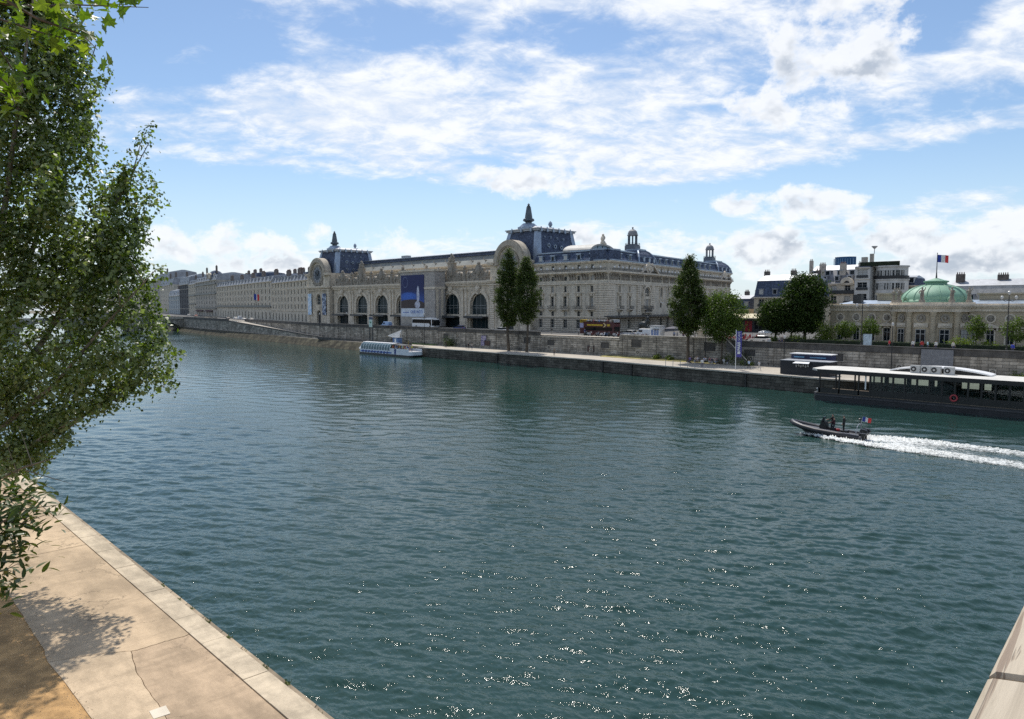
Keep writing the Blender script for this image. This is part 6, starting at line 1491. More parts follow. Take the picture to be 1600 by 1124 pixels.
cl = MB()
for k in range(12):
    z0, z1 = 2.3 + k * .405, 2.3 + (k + 1) * .405; f = lambda z: .10 * math.sin(z * 1.3)
    cl.hexa([(.08, f(z0), z0), (1.02, f(z0) + .05, z0), (1.02, f(z0) + .08, z0), (.08, f(z0) + .03, z0)], [(.08, f(z1), z1), (1.02, f(z1) + .05, z1), (1.02, f(z1) + .08, z1), (.08, f(z1) + .03, z1)])
cf = part('cloth', cl, M_purple, bn, rz=YAW * .55)
for (body, sz, z, b) in (('PARIS', .66, 4.35, .03), ('SCAN', .62, 6.2, .0)):
    me = text_mesh(body, sz, .006, bold=b); me.materials.append(M_white); link('lettering', me, cf, loc=(.55, -.16, z), rot=(PI / 2, -PI / 2, 0))
part('emblem', MB().box(.30, .80, -.15, -.12, 2.9, 3.35).box(.34, .76, -.15, -.12, 3.38, 3.44), M_white, cf)
nb = thing('notice_board', 'pale blue notice board standing before the palace', 'sign', (tx(1356, 520, 137), 137, STREET))
part('panel', MB().box(-.75, .75, -.06, .06, .5, 2.5), mat('board_print', (.45, .55, .62), .5, .3, 2), nb); part('frame', MB().box(-.82, -.75, -.09, .09, 0, 2.57).box(.75, .82, -.09, .09, 0, 2.57).box(-.75, .75, -.09, .09, 2.5, 2.57), M_frame_dk, nb)
sl = thing('hung_sheet', 'grey sheet hung over the parapet before the rotunda', 'sheet', (tx(1465, 550, 133.7), 133.72, 4.2))
sm = MB(); 
for i in range(8):
    a, b = -2.4 + .6 * i, -1.8 + .6 * i; f = lambda x: .03 * math.sin(x * 5); sm.hexa([(a, f(a), .0 + .1 * (i % 2)), (b, f(b), .1 - .1 * (i % 2)), (b, f(b) + .03, .1 - .1 * (i % 2)), (a, f(a) + .03, .1 * (i % 2))], [(a, f(a), 3.0), (b, f(b), 3.0), (b, f(b) + .03, 3.0), (a, f(a) + .03, 3.0)])
part('cloth', sm, mat('grey_sheet', (.17, .18, .20), .8, .2, 1.5), sl, loc=(0, -.28, 0))
# graffiti poster on the wall
tag(part('wall_poster', MB().box(-1.1, 1.1, -.03, 0, 0, 3.4), (lambda: (lambda m, N, b: (N.put(b.inputs['Base Color'], N.mix(N.ramp(N.noise(N.new('ShaderNodeTexCoord').outputs['Object'], 2.2, 4, .6, 1.), .45, .55), (.45, .42, .48), (.10, .07, .25))), m)[1])(*mat_base('poster_collage')))(), loc=(tx(755.5, 530, 133.95), 133.95, 2.75)), 'tall purple and white collage poster pasted on the river wall', 'poster')

# ------------------------------------------------------------------ vehicles
M_tyre = mat('tyre', (.015, .015, .015), .8); M_carglass = glass_mat('car_glass', (.012, .015, .018), .05)
def wheel_mesh(r=.32, w=.22):
    mb = MB().lathe([(r * .62, -w / 2), (r, -w / 2 + .02), (r, w / 2 - .02), (r * .62, w / 2)], 14); mb.lathe([(0, -w / 2 + .03), (r * .62, -w / 2 + .01), (r * .62, w / 2 - .01), (0, w / 2 - .03)], 14, mi=1)
    return mb.mesh('wheel', [M_tyre, M_zinc_lt])
WHEEL = wheel_mesh(); WHEEL_BIG = wheel_mesh(.5, .32)
def car(label, pos, rz, colr, kind='hatch', group='cars on the quay street'):
    t = thing('car' if kind != 'van' else 'van', label, 'car' if kind != 'van' else 'van', pos, rz, group); m = mat('car_paint_%02d%02d%02d' % tuple(int(q * 99) for q in colr), colr, .3, .03)
    L = 4.2 if kind != 'van' else 4.9; hw = .86
    low = [(-L / 2, .28), (L / 2, .28), (L / 2 + .02, .6), (L / 2 - .12, .78), (L / 2 - 1.0, .95), (-L / 2 + .25, .98), (-L / 2, .8)]
    part('body', MB().prism(low, -hw, hw), m, t)
    hi, (a, b, c, d) = (1.46, (-L / 2 + .2, L / 2 - 1.15, L / 2 - 1.9, -L / 2 + .75)) if kind != 'van' else (1.95, (-L / 2 + .05, L / 2 - .85, L / 2 - 1.5, -L / 2 + .15))
    part('cabin_glass', MB().hexa([(a, -hw + .04, .94), (b, -hw + .04, .94), (b, hw - .04, .94), (a, hw - .04, .94)], [(d, -hw + .2, hi), (c, -hw + .2, hi), (c, hw - .2, hi), (d, hw - .2, hi)]), M_carglass if kind != 'van' else m, t)
    part('roof_panel', MB().hexa([(d - .05, -hw + .19, hi), (c + .05, -hw + .19, hi), (c + .05, hw - .19, hi), (d - .05, hw - .19, hi)], [(d + .1, -hw + .3, hi + .06), (c - .15, -hw + .3, hi + .06), (c - .15, hw - .3, hi + .06), (d + .1, hw - .3, hi + .06)]), m, t)
    if kind == 'van': part('side_window', MB().box(c - 1.0, c + .1, -hw + .08, hw - .08, 1.15, 1.65).hexa([(b - .05, -hw + .2, 1.0), (b + .02, -hw + .2, 1.0), (b + .02, hw - .2, 1.0), (b - .05, hw - .2, 1.0)], [(c - .05, -hw + .25, hi - .1), (c + .04, -hw + .25, hi - .1), (c + .04, hw - .25, hi - .1), (c - .05, hw - .25, hi - .1)]), M_carglass, t)
    for sx in (-L / 2 + .8, L / 2 - .8):
        for sy in (-hw + .08, hw - .08): link('wheel', WHEEL, t, (sx, sy, .32), rot=(PI / 2, 0, 0))
    for sy in (-.6, .6): part('headlight', MB().box(L / 2 - .1, L / 2 + .03, sy - .18, sy + .18, .6, .75), M_white, t); part('tail_light', MB().box(-L / 2 - .02, -L / 2 + .05, sy - .12, sy + .12, .65, .85), mat('red_lens', (.4, .02, .02), .3), t)
    return t
Z = STREET + .01
def sp_(u, y): return (tx(u, 520, y), y, Z)
car('white car passing right of the cafe terrace', sp_(1187, 139.5), PI, (.70, .70, .70))
car('white van parked before the museum corner', sp_(1006, 146), PI, (.72, .72, .72), 'van')
car('pale silver car left of the white van', sp_(983, 147), PI, (.50, .51, .52))
car('silver car half hidden below the poplar pair', sp_(782, 140), PI, (.42, .44, .46))
car('dark blue car below the sixth arch', sp_(718, 146), PI, (.03, .05, .16))
car('small blue-grey car before the white building plinth', sp_(604, 146), PI, (.25, .38, .60), 'van')
for i, (u, c, lb) in enumerate(((397, (.7, .7, .7), 'white car at the head of the ramp, leftmost of three'), (404, (.66, .66, .68), 'white van at the head of the ramp, middle of three'), (411, (.6, .6, .6), 'pale car at the head of the ramp, rightmost of three'), (384, (.08, .08, .09), 'dark car on the quay street beyond the ramp'), (423, (.3, .3, .3), 'grey car on the quay street before the long pale block'), (318, (.6, .6, .6), 'pale car far along the quay before the ornate block'), (330, (.5, .1, .08), 'dark red car far along the quay before the ornate block'))):
    q = on_left(u, -11); car(lb, (q[0], q[1], Z), PI + LDIR, c, 'van' if i in (1,) else 'hatch')
# coach
cp = (tx(665, 500, 149), 149, Z)
coach = thing('coach', 'white touring coach parked in front of the scaffold box', 'bus', cp)
part('body', MB().prism([(-6, .35), (5.6, .35), (6.0, .8), (6.0, 2.2), (5.6, 3.3), (-5.8, 3.4), (-6.0, 3.1)], -1.25, 1.25), M_white, coach)
part('window_band', MB().prism([(-5.8, 1.75), (3.4, 1.75), (4.3, .9), (4.6, 1.0), (4.6, 3.0), (-5.8, 3.05)], -1.275, 1.275), M_carglass, coach)
part('windscreen', MB().prism([(5.0, .95), (6.03, .95), (6.03, 2.25), (5.66, 3.1), (5.0, 3.1)], -1.27, 1.27), M_carglass, coach)
part('roof_unit', MB().box(1.5, 5.0, -.9, .9, 3.33, 3.6), M_white, coach)
for sx in (-3.6, 3.9):
    for sy in (-1.12, 1.12): link('wheel', WHEEL_BIG, coach, (sx, sy, .5), rot=(PI / 2, 0, 0))
for sy in (-1.4, 1.4): part('mirror', MB().box(6.0, 6.15, sy - .08, sy + .08, 1.9, 2.5), M_black, coach)
for sy in (-.8, .8): part('headlight', MB().box(5.9, 6.04, sy - .25, sy + .25, .5, .75), M_zinc_lt, coach)
# open-top tour bus
tb = thing('tour_bus', 'maroon open-top double-deck tour bus with yellow stripe', 'bus', (tx(937, 510, 146), 146, Z))
M_maroon = mat('maroon_paint', (.075, .012, .016), .35, .1); M_yel = mat('yellow_print', (.62, .42, .03), .5, .2, 3)
part('body', MB().prism([(-5.6, .35), (5.4, .35), (5.6, .7), (5.6, 3.0), (-5.6, 3.0)], -1.25, 1.25), M_maroon, tb)
part('lower_windows', MB().box(-4.0, 5.0, -1.27, 1.27, 1.25, 2.1), M_carglass, tb)
part('rail_panel', MB().box(-4.6, 5.6, -1.26, -1.18, 3.0, 3.45).box(-4.6, 5.6, 1.18, 1.26, 3.0, 3.45), M_maroon, tb)
part('stripe', MB().box(-3.2, 2.0, -1.30, -1.26, 2.45, 2.85), M_yel, tb)
part('arrow', MB().prism([(2.1, 2.1), (2.5, 2.1), (3.2, 2.65), (2.5, 3.2), (2.1, 3.2), (2.7, 2.65)], -1.31, -1.26), mat('arrow_cream', (.70, .55, .28), .6), tb)
part('badge', MB().box(3.4, 4.3, -1.30, -1.26, 2.4, 2.95), M_yel, tb)
part('rear_panel', MB().box(-5.63, -4.4, -1.28, 1.28, 1.9, 3.1), mat('lilac_panel', (.40, .40, .62), .5), tb)
part('stair_cover', MB().box(-5.6, -4.0, -1.2, 1.2, 3.9, 4.02).box(-5.6, -5.5, -1.2, 1.2, 3.0, 3.9), M_yel, tb)
part('windshield', MB().box(4.2, 5.5, -1.2, 1.2, 4.05, 4.12).box(5.45, 5.55, -1.2, 1.2, 3.4, 4.05), M_zinc_lt, tb)
part('front_glass', MB().box(5.2, 5.63, -1.1, 1.1, 1.1, 2.3), M_carglass, tb)
for sx in (-3.2, 3.4):
    for sy in (-1.12, 1.12): link('wheel', WHEEL_BIG, tb, (sx, sy, .5), rot=(PI / 2, 0, 0))
for i in range(12):
    part('seat', MB().box(-3.6 + .62 * i, -3.2 + .62 * i, -1.0, -.2, 3.0, 3.35).box(-3.6 + .62 * i, -3.5 + .62 * i, -1.0, -.2, 3.3, 3.75), M_black, tb)
bx_, by_ = tb.location.x, tb.location.y
for i in range(9):
    person('passenger on top of the tour bus, %s from its rear' % ORD[i], (bx_ - 3.3 + .9 * i, by_ - .6, Z + 2.95), -PI / 2 + PI, 'sit', [(.7, .68, .65), (.6, .6, .62), (.5, .2, .2), (.65, .62, .55), (.3, .4, .6)][i % 5], (.05, .05, .08), 'passengers on the tour bus')
# scooters and motorbikes parked along the low parapet
def scooter_meshes():
    b = MB().prism([(-.75, .45), (-.2, .35), (.35, .32), (.62, .95), (.5, 1.0), (.25, .5), (-.15, .55), (-.25, .85), (-.8, .85)], -.16, .16).box(-.75, -.1, -.13, .13, .84, .93).tube([(.45, -.32, 1.05), (.5, 0, 1.08), (.45, .32, 1.05)], .025, 5)
    w = MB().lathe([(.1, -.06), (.25, -.05), (.25, .05), (.1, .06)], 12)
    return b, w.mesh('wheel', M_tyre)
sb, sw = scooter_meshes()
sc_cols = [(.03, .03, .03), (.55, .55, .55), (.10, .02, .02), (.2, .2, .22), (.6, .6, .62), (.02, .05, .12)]
for i in range(15):
    u = 915 + i * 6.6 + random.uniform(-1.2, 1.2); x = tx(u, 520, 139.2 + (i % 2) * .8)
    t = thing('scooter', 'parked scooter before the tour bus and van, %s from the poplar pair' % ORD[i], 'scooter', (x, 139.2 + (i % 2) * .8, Z), R(random.uniform(50, 110)), 'scooters parked along the low parapet')
    part('body', sb, mat('scooter_%d' % (i % 6), sc_cols[i % 6], .35), t)
    for q in (-.58, .62): link('wheel', sw, t, (q, 0, .25), rot=(PI / 2, 0, 0))
    part('mirror', MB().tube([(.45, .2, 1.06), (.4, .24, 1.25)], .012, 4).blob((.4, .24, 1.28), (.02, .06, .05), 6, 4).tube([(.45, -.2, 1.06), (.4, -.24, 1.25)], .012, 4).blob((.4, -.24, 1.28), (.02, .06, .05), 6, 4), M_black, t)
    part('headlight', MB().blob((.56, 0, .88), (.05, .08, .08), 8, 5), M_zinc_lt, t)
# white news kiosk, dark parasols, bronze statue, equestrian plinth
kx = tx(1027, 515, 138)
nk = thing('ticket_kiosk', 'white ticket kiosk with blue panels at the top of the wall', 'kiosk', (kx, 138, Z))
part('cabin', MB().box(-1.3, 1.3, -1, 1, 0, 2.9), M_white, nk); part('roof', MB().box(-1.45, 1.45, -1.15, 1.15, 2.9, 3.1), M_zinc_lt, nk)
for x in (-.7, .05, .75): part('blue_panel', MB().box(x - .28, x + .28, -1.04, -1.0, .4, 2.2), mat('kiosk_blue', (.18, .25, .45), .5), nk)
part('hatch', MB().box(-.3, 1.2, -1.5, -1.0, 2.3, 2.4), M_frame_dk, nk)
def parasol(label, u, y, r, h, m, z=Z):
    t = thing('parasol', label, 'parasol', (tx(u, 515, y), y, z), 0, 'parasols on the terraces')
    part('pole', MB().tube([(0, 0, 0), (0, 0, h)], .04, 6), M_frame_dk, t); part('canopy', MB().lathe([(r, h - .55), (r * .98, h - .4), (r * .5, h - .08), (0, h + .05), (0, h), (r * .5, h - .14), (r * .96, h - .48)], 10), m, t)
parasol('large dark parasol with pale top right of the white kiosk', 1052, 139.5, 1.9, 2.9, mat('dark_parasol', (.10, .10, .12), .8))
parasol('white parasol under the smaller chestnut', 1196, 145, 1.5, 2.4, M_white)
parasol('white parasol under the large chestnut', 1226, 149, 1.6, 2.6, M_white)
parasol('cream parasol at the museum corner terrace', 1090, 150, 2.2, 3.0, mat('cream_cloth', (.62, .55, .42), .8))
stt = thing('bronze_statue', 'dark bronze animal statue on a plinth at the museum corner', 'statue', (tx(1005, 510, 150), 150, Z))
part('plinth', MB().box(-1.6, 1.6, -1, 1, 0, 1.4).box(-1.8, 1.8, -1.2, 1.2, 0, .3), M_trim, stt)
part('figure', MB().blob((0, 0, 2.9), (1.25, .65, .8), 10, 7).tube([(.9, 0, 3.2), (1.3, 0, 4.0), (1.1, 0, 4.9)], [.45, .38, .2], 8).blob((1.25, 0, 4.6), (.5, .3, .35), 8, 6).tube([(-.8, .3, 2.6), (-.9, .35, 1.4)], [.3, .2], 6).tube([(-.8, -.3, 2.6), (-1.0, -.35, 1.4)], [.3, .2], 6).tube([(.7, .3, 2.5), (.8, .35, 1.4)], [.26, .18], 6).tube([(.7, -.3, 2.6), (1.5, -.35, 2.4), (1.6, -.35, 1.9)], [.26, .2, .14], 6).tube([(-1.1, 0, 3.1), (-1.6, 0, 2.6), (-1.5, 0, 1.9)], [.12, .09, .05], 6), mat('dark_bronze', (.03, .035, .035), .4, .2), stt)
pls = thing('statue_pedestal', 'pale standing statue on a tall pedestal between poplar and plane tree', 'statue', (tx(1098, 515, 141), 141, Z))
part('pedestal', MB().box(-.9, .9, -.9, .9, 0, 2.0).box(-1.1, 1.1, -1.1, 1.1, 2.0, 2.3), M_trim, pls)
part('figure', MB().lathe([(0, 2.3), (.55, 2.3), (.45, 3.2), (.52, 3.9), (.4, 4.5), (.5, 5.1), (.2, 5.45), (0, 5.45)], 10).blob((0, 0, 5.8), (.24, .25, .32), 8, 6).tube([(.45, 0, 5.1), (.8, -.1, 5.7), (.7, -.1, 6.5)], [.16, .12, .09], 6), M_trim, pls)
# cafe terrace with striped awning, red panel and guests
cf = thing('corner_cafe', 'cafe front with cream awning and red door panels at the cream house', 'cafe', (tx(1158, 515, 196), 196, Z))
part('awning', MB().prism_x([(-4.5, 3.9), (0, 5.2), (0, 5.35), (-4.5, 4.15)], -4.5, 7.5), mat('cream_awning', (.62, .54, .36), .8, .12, 2), cf)
part('shopfront', MB().box(-4.5, 7.5, 0, .3, 0, 5.0), M_frame_dk, cf)
for x in (1.2, 2.4): part('red_door', MB().box(x, x + 1.0, -.1, 0, .1, 3.2), mat('red_door', (.35, .02, .03), .5), cf)
for x in (-3.6, -2.2, -.8, 4.2, 5.6): part('glazing', MB().box(x, x + 1.1, -.06, 0, .8, 3.2), M_carglass, cf)
for i in range(8):
    x = tx(1138 + i * 7, 522, 141 + (i % 2)); tt = thing('cafe_table', 'small red cafe table behind the parapet, %s from the plane tree' % ORD[i], 'table', (x, 141 + (i % 2) * 1.2, Z), 0, 'red cafe tables')
    part('table_top', MB().lathe([(0, .72), (.4, .72), (.4, .76), (0, .76)], 12), mat('red_laquer', (.5, .02, .03), .4), tt); part('table_leg', MB().tube([(0, 0, 0), (0, 0, .72)], .04, 6), M_iron, tt)
    part('red_chair_back', MB().box(.45, .5, -.2, .2, .4, 1.15), MATS['red_laquer'], tt); part('red_seat', MB().box(.45, .85, -.2, .2, .42, .46), MATS['red_laquer'], tt)
for i in range(16):
    x = tx(1136 + i * 3.6, 522, 142 + (i % 3)); person('guest among the red cafe tables, %s from the plane tree' % ORD[i], (x, 142 + (i % 3), Z), random.uniform(0, 6.28), 'stand' if i % 3 else 'sit', [(.55, .05, .06), (.7, .68, .65), (.08, .08, .1), (.5, .12, .1), (.6, .5, .4)][i % 5], (.06, .06, .1), 'guests on the cafe terrace')
for i, (u, c, lb) in enumerate(((1390, (.6, .04, .06), 'person in red top behind the parapet at the palace end wing'), (1427, (.7, .7, .68), 'person in white behind the parapet left of the hung sheet'), (1441, (.55, .05, .05), 'person in red just left of the hung sheet'), (1450, (.35, .55, .62), 'person in turquoise above the hung sheet'), (1463, (.68, .68, .66), 'pair member in white above the hung sheet'), (1490, (.6, .58, .5), 'person in beige right of the hung sheet'), (1583, (.06, .08, .45), 'person in bright blue near the double lamp post'), (1222, (.15, .14, .13), 'person in dark clothes beside the passing white car'), (1218, (.4, .38, .35), 'grey-clad cyclist standing left of the thin lamp post'))):
    person(lb, (tx(u, 530, 135.6), 135.6, Z), random.uniform(0, 6), 'stand', c, (.05, .05, .1), 'people behind the palace parapet')
for i in range(10):
    u = [862, 900, 906, 988, 1032, 1046, 1058, 1064, 1071, 1086][i]; person('pedestrian before the museum corner, %s from the poplar pair' % ORD[i], (tx(u, 525, 141), 141 + (i % 3), Z), random.uniform(0, 6), 'stand', cols[i % 8], cols[(i + 3) % 8], 'pedestrians at the museum corner')
# ------------------------------------------------------------------ boats
# fast inflatable with three crew
stern = at_z(1347, 689, 0); bow = at_z(1235, 676, 0); L = 7.7
hd_ = math.atan2(bow[1] - stern[1], bow[0] - stern[0])
rib = thing('inflatable_boat', 'black rigid inflatable speedboat throwing a white wake', 'boat', (float((stern[0] + bow[0]) / 2), float((stern[1] + bow[1]) / 2), .12))
rib.rotation_euler = (0, -R(3.2), hd_)
M_rub = mat('black_rubber', (.022, .022, .026), .45, .15); M_greyrub = mat('grey_rubber', (.30, .29, .31), .4, .1)
path = [(-3.7, -1.05, .55), (-1.5, -1.12, .55), (.8, -1.10, .58), (2.3, -.85, .72), (3.3, -.42, .88), (3.75, 0, .98), (3.3, .42, .88), (2.3, .85, .72), (.8, 1.10, .58), (-1.5, 1.12, .55), (-3.7, 1.05, .55)]
part('tube', MB().tube(path, [.20, .27, .28, .28, .26, .25, .26, .28, .28, .27, .20], 12), M_rub, rib, smooth=True)
part('rub_strake', MB().tube([(p[0] * 1.0, p[1] * 1.0, p[2] + .25) for p in path], .06, 6), M_greyrub, rib)
part('cockpit_floor', MB().box(-3.3, 1.6, -.85, .85, .5, .64), mat('deck_grey', (.05, .05, .055), .7), rib)
part('hull', MB().hexa([(-3.6, -.25, -.15), (2.2, -.1, .05), (2.2, .1, .05), (-3.6, .25, -.15)], [(-3.6, -1.0, .45), (3.0, -.5, .8), (3.0, .5, .8), (-3.6, 1.0, .45)]), mat('grey_hull', (.10, .10, .11), .4), rib)
part('console', MB().prism([(-.2, .5), (.5, .5), (.6, 1.1), (.35, 1.55), (.0, 1.6), (-.15, 1.2)], -.45, .45).prism([(.35, 1.5), (.45, 1.5), (.25, 2.05), (.15, 2.05)], -.42, .42), M_black, rib)
part('windshield', MB().hexa([(.42, -.45, 1.45), (.5, -.45, 1.45), (.5, .45, 1.45), (.42, .45, 1.45)], [(.18, -.38, 2.1), (.24, -.38, 2.1), (.24, .38, 2.1), (.18, .38, 2.1)]), M_carglass, rib)
part('seat', MB().box(-1.0, -.4, -.3, .3, .5, 1.05).box(-2.3, -1.6, -.5, .5, .5, .95), M_black, rib)
part('red_bag', MB().blob((-1.2, -.35, .75), (.25, .2, .2), 8, 5, jit=.1), mat('red_cloth', (.35, .03, .04), .8), rib)
for sy in (-.45, .45):
    ob = part('outboard', MB().prism([(-4.25, .75), (-3.75, .65), (-3.65, 1.2), (-3.8, 1.45), (-4.3, 1.4), (-4.45, 1.1)], sy - .24, sy + .24).box(-4.15, -3.9, sy - .1, sy + .1, -.25, .75), M_black, rib)
    part('cowl_band', MB().box(-4.4, -3.7, sy - .25, sy + .25, 1.0, 1.06), M_greyrub, ob)
part('arch', MB().tube([(-3.3, -.8, .6), (-3.4, -.75, 1.6), (-3.45, -.5, 1.9), (-3.45, .5, 1.9), (-3.4, .75, 1.6), (-3.3, .8, .6)], .05, 6), M_zinc_lt, rib)
part('radar', MB().tube([(-3.45, 0, 1.9), (-3.45, 0, 2.3)], .05, 6).blob((-3.45, 0, 2.4), (.22, .22, .12), 8, 5), M_black, rib)
part('flag_staff', MB().tube([(-3.6, .3, 1.9), (-3.75, .3, 2.75)], .02, 5), M_zinc_lt, rib)
flag_parts(rib, .85, .5, (-3.72, .3, 2.25), rz=PI)
def on_rib(x, y, z):
    c, s = math.cos(hd_), math.sin(hd_); zz2 = z + x * math.sin(R(3.2)); return (rib.location.x + c * x - s * y, rib.location.y + s * x + c * y, rib.location.z + zz2)
person('crew member in black with red gloves steering the inflatable', on_rib(-.75, 0, .66), hd_ + PI / 2, 'steer', (.03, .02, .02), (.02, .02, .025), 'crew of the inflatable', 1.08)
person('crew member crouched behind the steering crewmate', on_rib(-1.05, .42, .62), hd_ + PI / 2, 'steer', (.05, .015, .02), (.02, .02, .025), 'crew of the inflatable', .93)
person('crew member in black standing upright in the inflatable', on_rib(-1.9, -.1, .66), hd_ + PI / 2, 'stand', (.012, .012, .015), (.012, .012, .015), 'crew of the inflatable', 1.08)
# wake: foam sheet with two raised crests
def wake():
    up = [(1262, 677), (1300, 681), (1345, 683.5), (1400, 684.5), (1450, 688), (1500, 694), (1600, 706), (1720, 722)]
    lo = [(1248, 678.5), (1285, 687), (1345, 698), (1400, 708), (1450, 715), (1500, 722), (1600, 738), (1720, 760)]
    n, m = 260, 46; V = []; F = []; A = []
    for i in range(n):
        t = i / (n - 1); s = t * (len(up) - 1); k = min(int(s), len(up) - 2); f = s - k
        pu = np.array(up[k]) * (1 - f) + np.array(up[k + 1]) * f; pl_ = np.array(lo[k]) * (1 - f) + np.array(lo[k + 1]) * f
        a, b = at_z(*pu, 0), at_z(*pl_, 0)
        for j in range(m):
            q = j / (m - 1); p = a * (1 - q) + b * q
            cu = math.exp(-((q - .17) / .15) ** 2); cl_ = math.exp(-((q - .78) / .17) ** 2); mid = math.exp(-((q - .48) / .2) ** 2)
            age = max(0, t - .2)
            h = (cu * .34 + cl_ * .30) * math.exp(-t * 1.1) * min(1, t * 9 + .2) + .05
            h *= 1 + .35 * RNG.normal()
            edge = min(1, q / .08, (1 - q) / .08)
            foam = edge * min(1, max(cu, cl_) * 1.15 + mid * max(.15, 1.1 - 1.5 * age) + .12) * (1.0 - .5 * age)
            V.append((p[0], p[1], .02 + h * edge)); A.append(foam)
    for i in range(n - 1):
        for j in range(m - 1): k = i * m + j; F.append((k, k + m, k + m + 1, k + 1))
    me = bpy.data.meshes.new('wake_foam'); me.from_pydata(V, [], F); at = me.attributes.new('foam', 'FLOAT', 'POINT'); at.data.foreach_set('value', A)
    me.polygons.foreach_set('use_smooth', [True] * len(F))
    m_ = bpy.data.materials.new('foam'); m_.use_nodes = True; N = NT(m_.node_tree); b = N.n['Principled BSDF']
    g = N.new('ShaderNodeTexCoord').outputs['Object']; fa = N.new('ShaderNodeAttribute', attribute_name='foam').outputs['Fac']
    nz = N.noise(N.map(g, scale=(.55, 1.1, 1)), 3.4, 8, .75)
    al = N.ramp(N.math('ADD', fa, N.math('MULTIPLY', N.math('SUBTRACT', nz, .5), 2.2)), .28, 1.05)
    N.put(b.inputs['Base Color'], N.mix(nz, (.70, .74, .72), (.90, .91, .90))); b.inputs['Roughness'].default_value = .8; N.put(b.inputs['Alpha'], al)
    N.put(b.inputs['Normal'], N.bump(N.noise(g, 5, 4, .7), .8, .15))
    me.materials.append(m_); o = link('wake_foam', me); tag(o, 'white foaming wake trailing behind the inflatable', 'wake', kind='stuff')
wake()

# sightseeing boat moored at the boat stop
x0b, x1b = -189.6, -161.0; yb0, yb1 = 118.4, 123.4; Lb = x1b - x0b; yc = (yb0 + yb1) / 2
tbt = thing('tour_boat', 'white and blue glass-roofed sightseeing boat at the landing stage', 'boat', (x0b, yc, 0))
def plan(s, inset=0.): return [(1.2 * s + inset, -2.45 + inset), (Lb - .6 - inset, -2.45 + inset), (Lb - inset, -1.6 + inset), (Lb - inset, 1.6 - inset), (Lb - .6 - inset, 2.45 - inset), (3.0 + inset, 2.45 - inset), (inset * 1.5, .6), (inset * 1.5, -.6), (3.0 + inset, -2.45 + inset)][1:]
part('hull', MB().prism_z(plan(1.), -.4, .55), M_black, tbt)
part('hull_band', MB().prism_z(plan(1., .06), .55, 1.5), mat('boat_white', (.72, .76, .82), .35, .05), tbt)
part('blue_stripe', MB().box(3.5, Lb - 9, -2.42, -2.38, .75, 1.15), mat('boat_blue', (.05, .14, .45), .4), tbt)
for i in range(9): part('stripe_mark', MB().prism([(4.2 + 1.6 * i, .62), (5.0 + 1.6 * i, .62), (5.3 + 1.6 * i, 1.28), (4.5 + 1.6 * i, 1.28)], -2.44, -2.385), mat('boat_navy', (.02, .05, .2), .4), tbt)
part('deck', MB().prism_z(plan(1., .12), 1.5, 1.56), M_zinc_lt, tbt)
def shell(x0, x1, prof, m, nm):
    mb = MB(); n = len(prof)
    for i in range(n - 1): mb.poly([(x0, prof[i][0], prof[i][1]), (x1, prof[i][0], prof[i][1]), (x1, prof[i + 1][0], prof[i + 1][1]), (x0, prof[i + 1][0], prof[i + 1][1])])
    return part(nm, mb, m, tbt)
pr = [(-2.3, 1.5), (-2.2, 2.4), (-1.8, 3.1), (-1.1, 3.5), (0, 3.6), (1.1, 3.5), (1.8, 3.1), (2.2, 2.4), (2.3, 1.5)]
shell(3.4, 18.6, pr[:4], glass_mat('boat_glass', (.10, .16, .18), .08), 'glass_side'); shell(3.4, 18.6, pr[5:], MATS['boat_glass'], 'glass_side')
shell(2.6, 19.2, [(y, z + .05) for y, z in pr[3:6]], M_white, 'roof')
for i in range(12): part('roof_rib', MB().tube([(3.4 + 1.38 * i, y, z + .03) for y, z in pr], .09, 5), M_white, tbt)
part('bow_screen', MB().hexa([(1.6, -1.9, 1.5), (3.4, -2.25, 1.5), (3.4, 2.25, 1.5), (1.6, 1.9, 1.5)], [(3.0, -1.0, 3.5), (3.4, -1.1, 3.6), (3.4, 1.1, 3.6), (3.0, 1.0, 3.5)]), M_white, tbt)
part('side_rail', MB().box(18.7, Lb - .8, -2.36, -2.3, 1.56, 2.25).box(18.7, Lb - .8, 2.3, 2.36, 1.56, 2.25), MATS['boat_white'], tbt)
part('rear_canopy', MB().hexa([(18.6, -1.9, 3.25), (24, -1.7, 3.1), (24, 1.7, 3.1), (18.6, 1.9, 3.25)], [(18.6, -1.9, 3.38), (24, -1.7, 3.2), (24, 1.7, 3.2), (18.6, 1.9, 3.38)]), M_frame_dk, tbt)
for x in (19, 21.5, 24):
    for y in (-1.7, 1.7): part('canopy_post', MB().tube([(x, y, 1.56), (x, y, 3.15)], .04, 5), M_white, tbt)
part('blue_door', MB().box(21.0, 21.8, -2.44, -2.40, .6, 2.2), MATS['boat_navy'], tbt)
part('mast', MB().tube([(24.5, 0, 1.5), (24.5, 0, 4.6)], .04, 5), M_yel, tbt)
bc = [(.6, .55, .1), (.5, .1, .1), (.7, .7, .68), (.1, .12, .3), (.1, .1, .1), (.55, .3, .1), (.3, .45, .6)]
for i in range(22):
    person('passenger on the sightseeing boat, %s from the glass roof in the %s row' % (ORD[i % 11], ('river side', 'quay side')[i // 11]), (x0b + 18.9 + (i % 11) * .78, yc - 1.7 + (i // 11) * 1.3 + random.uniform(-.2, .2), 1.56), random.uniform(-1, 1), 'stand', bc[i % 7], bc[(i * 2 + 3) % 7], 'passengers on the sightseeing boat')
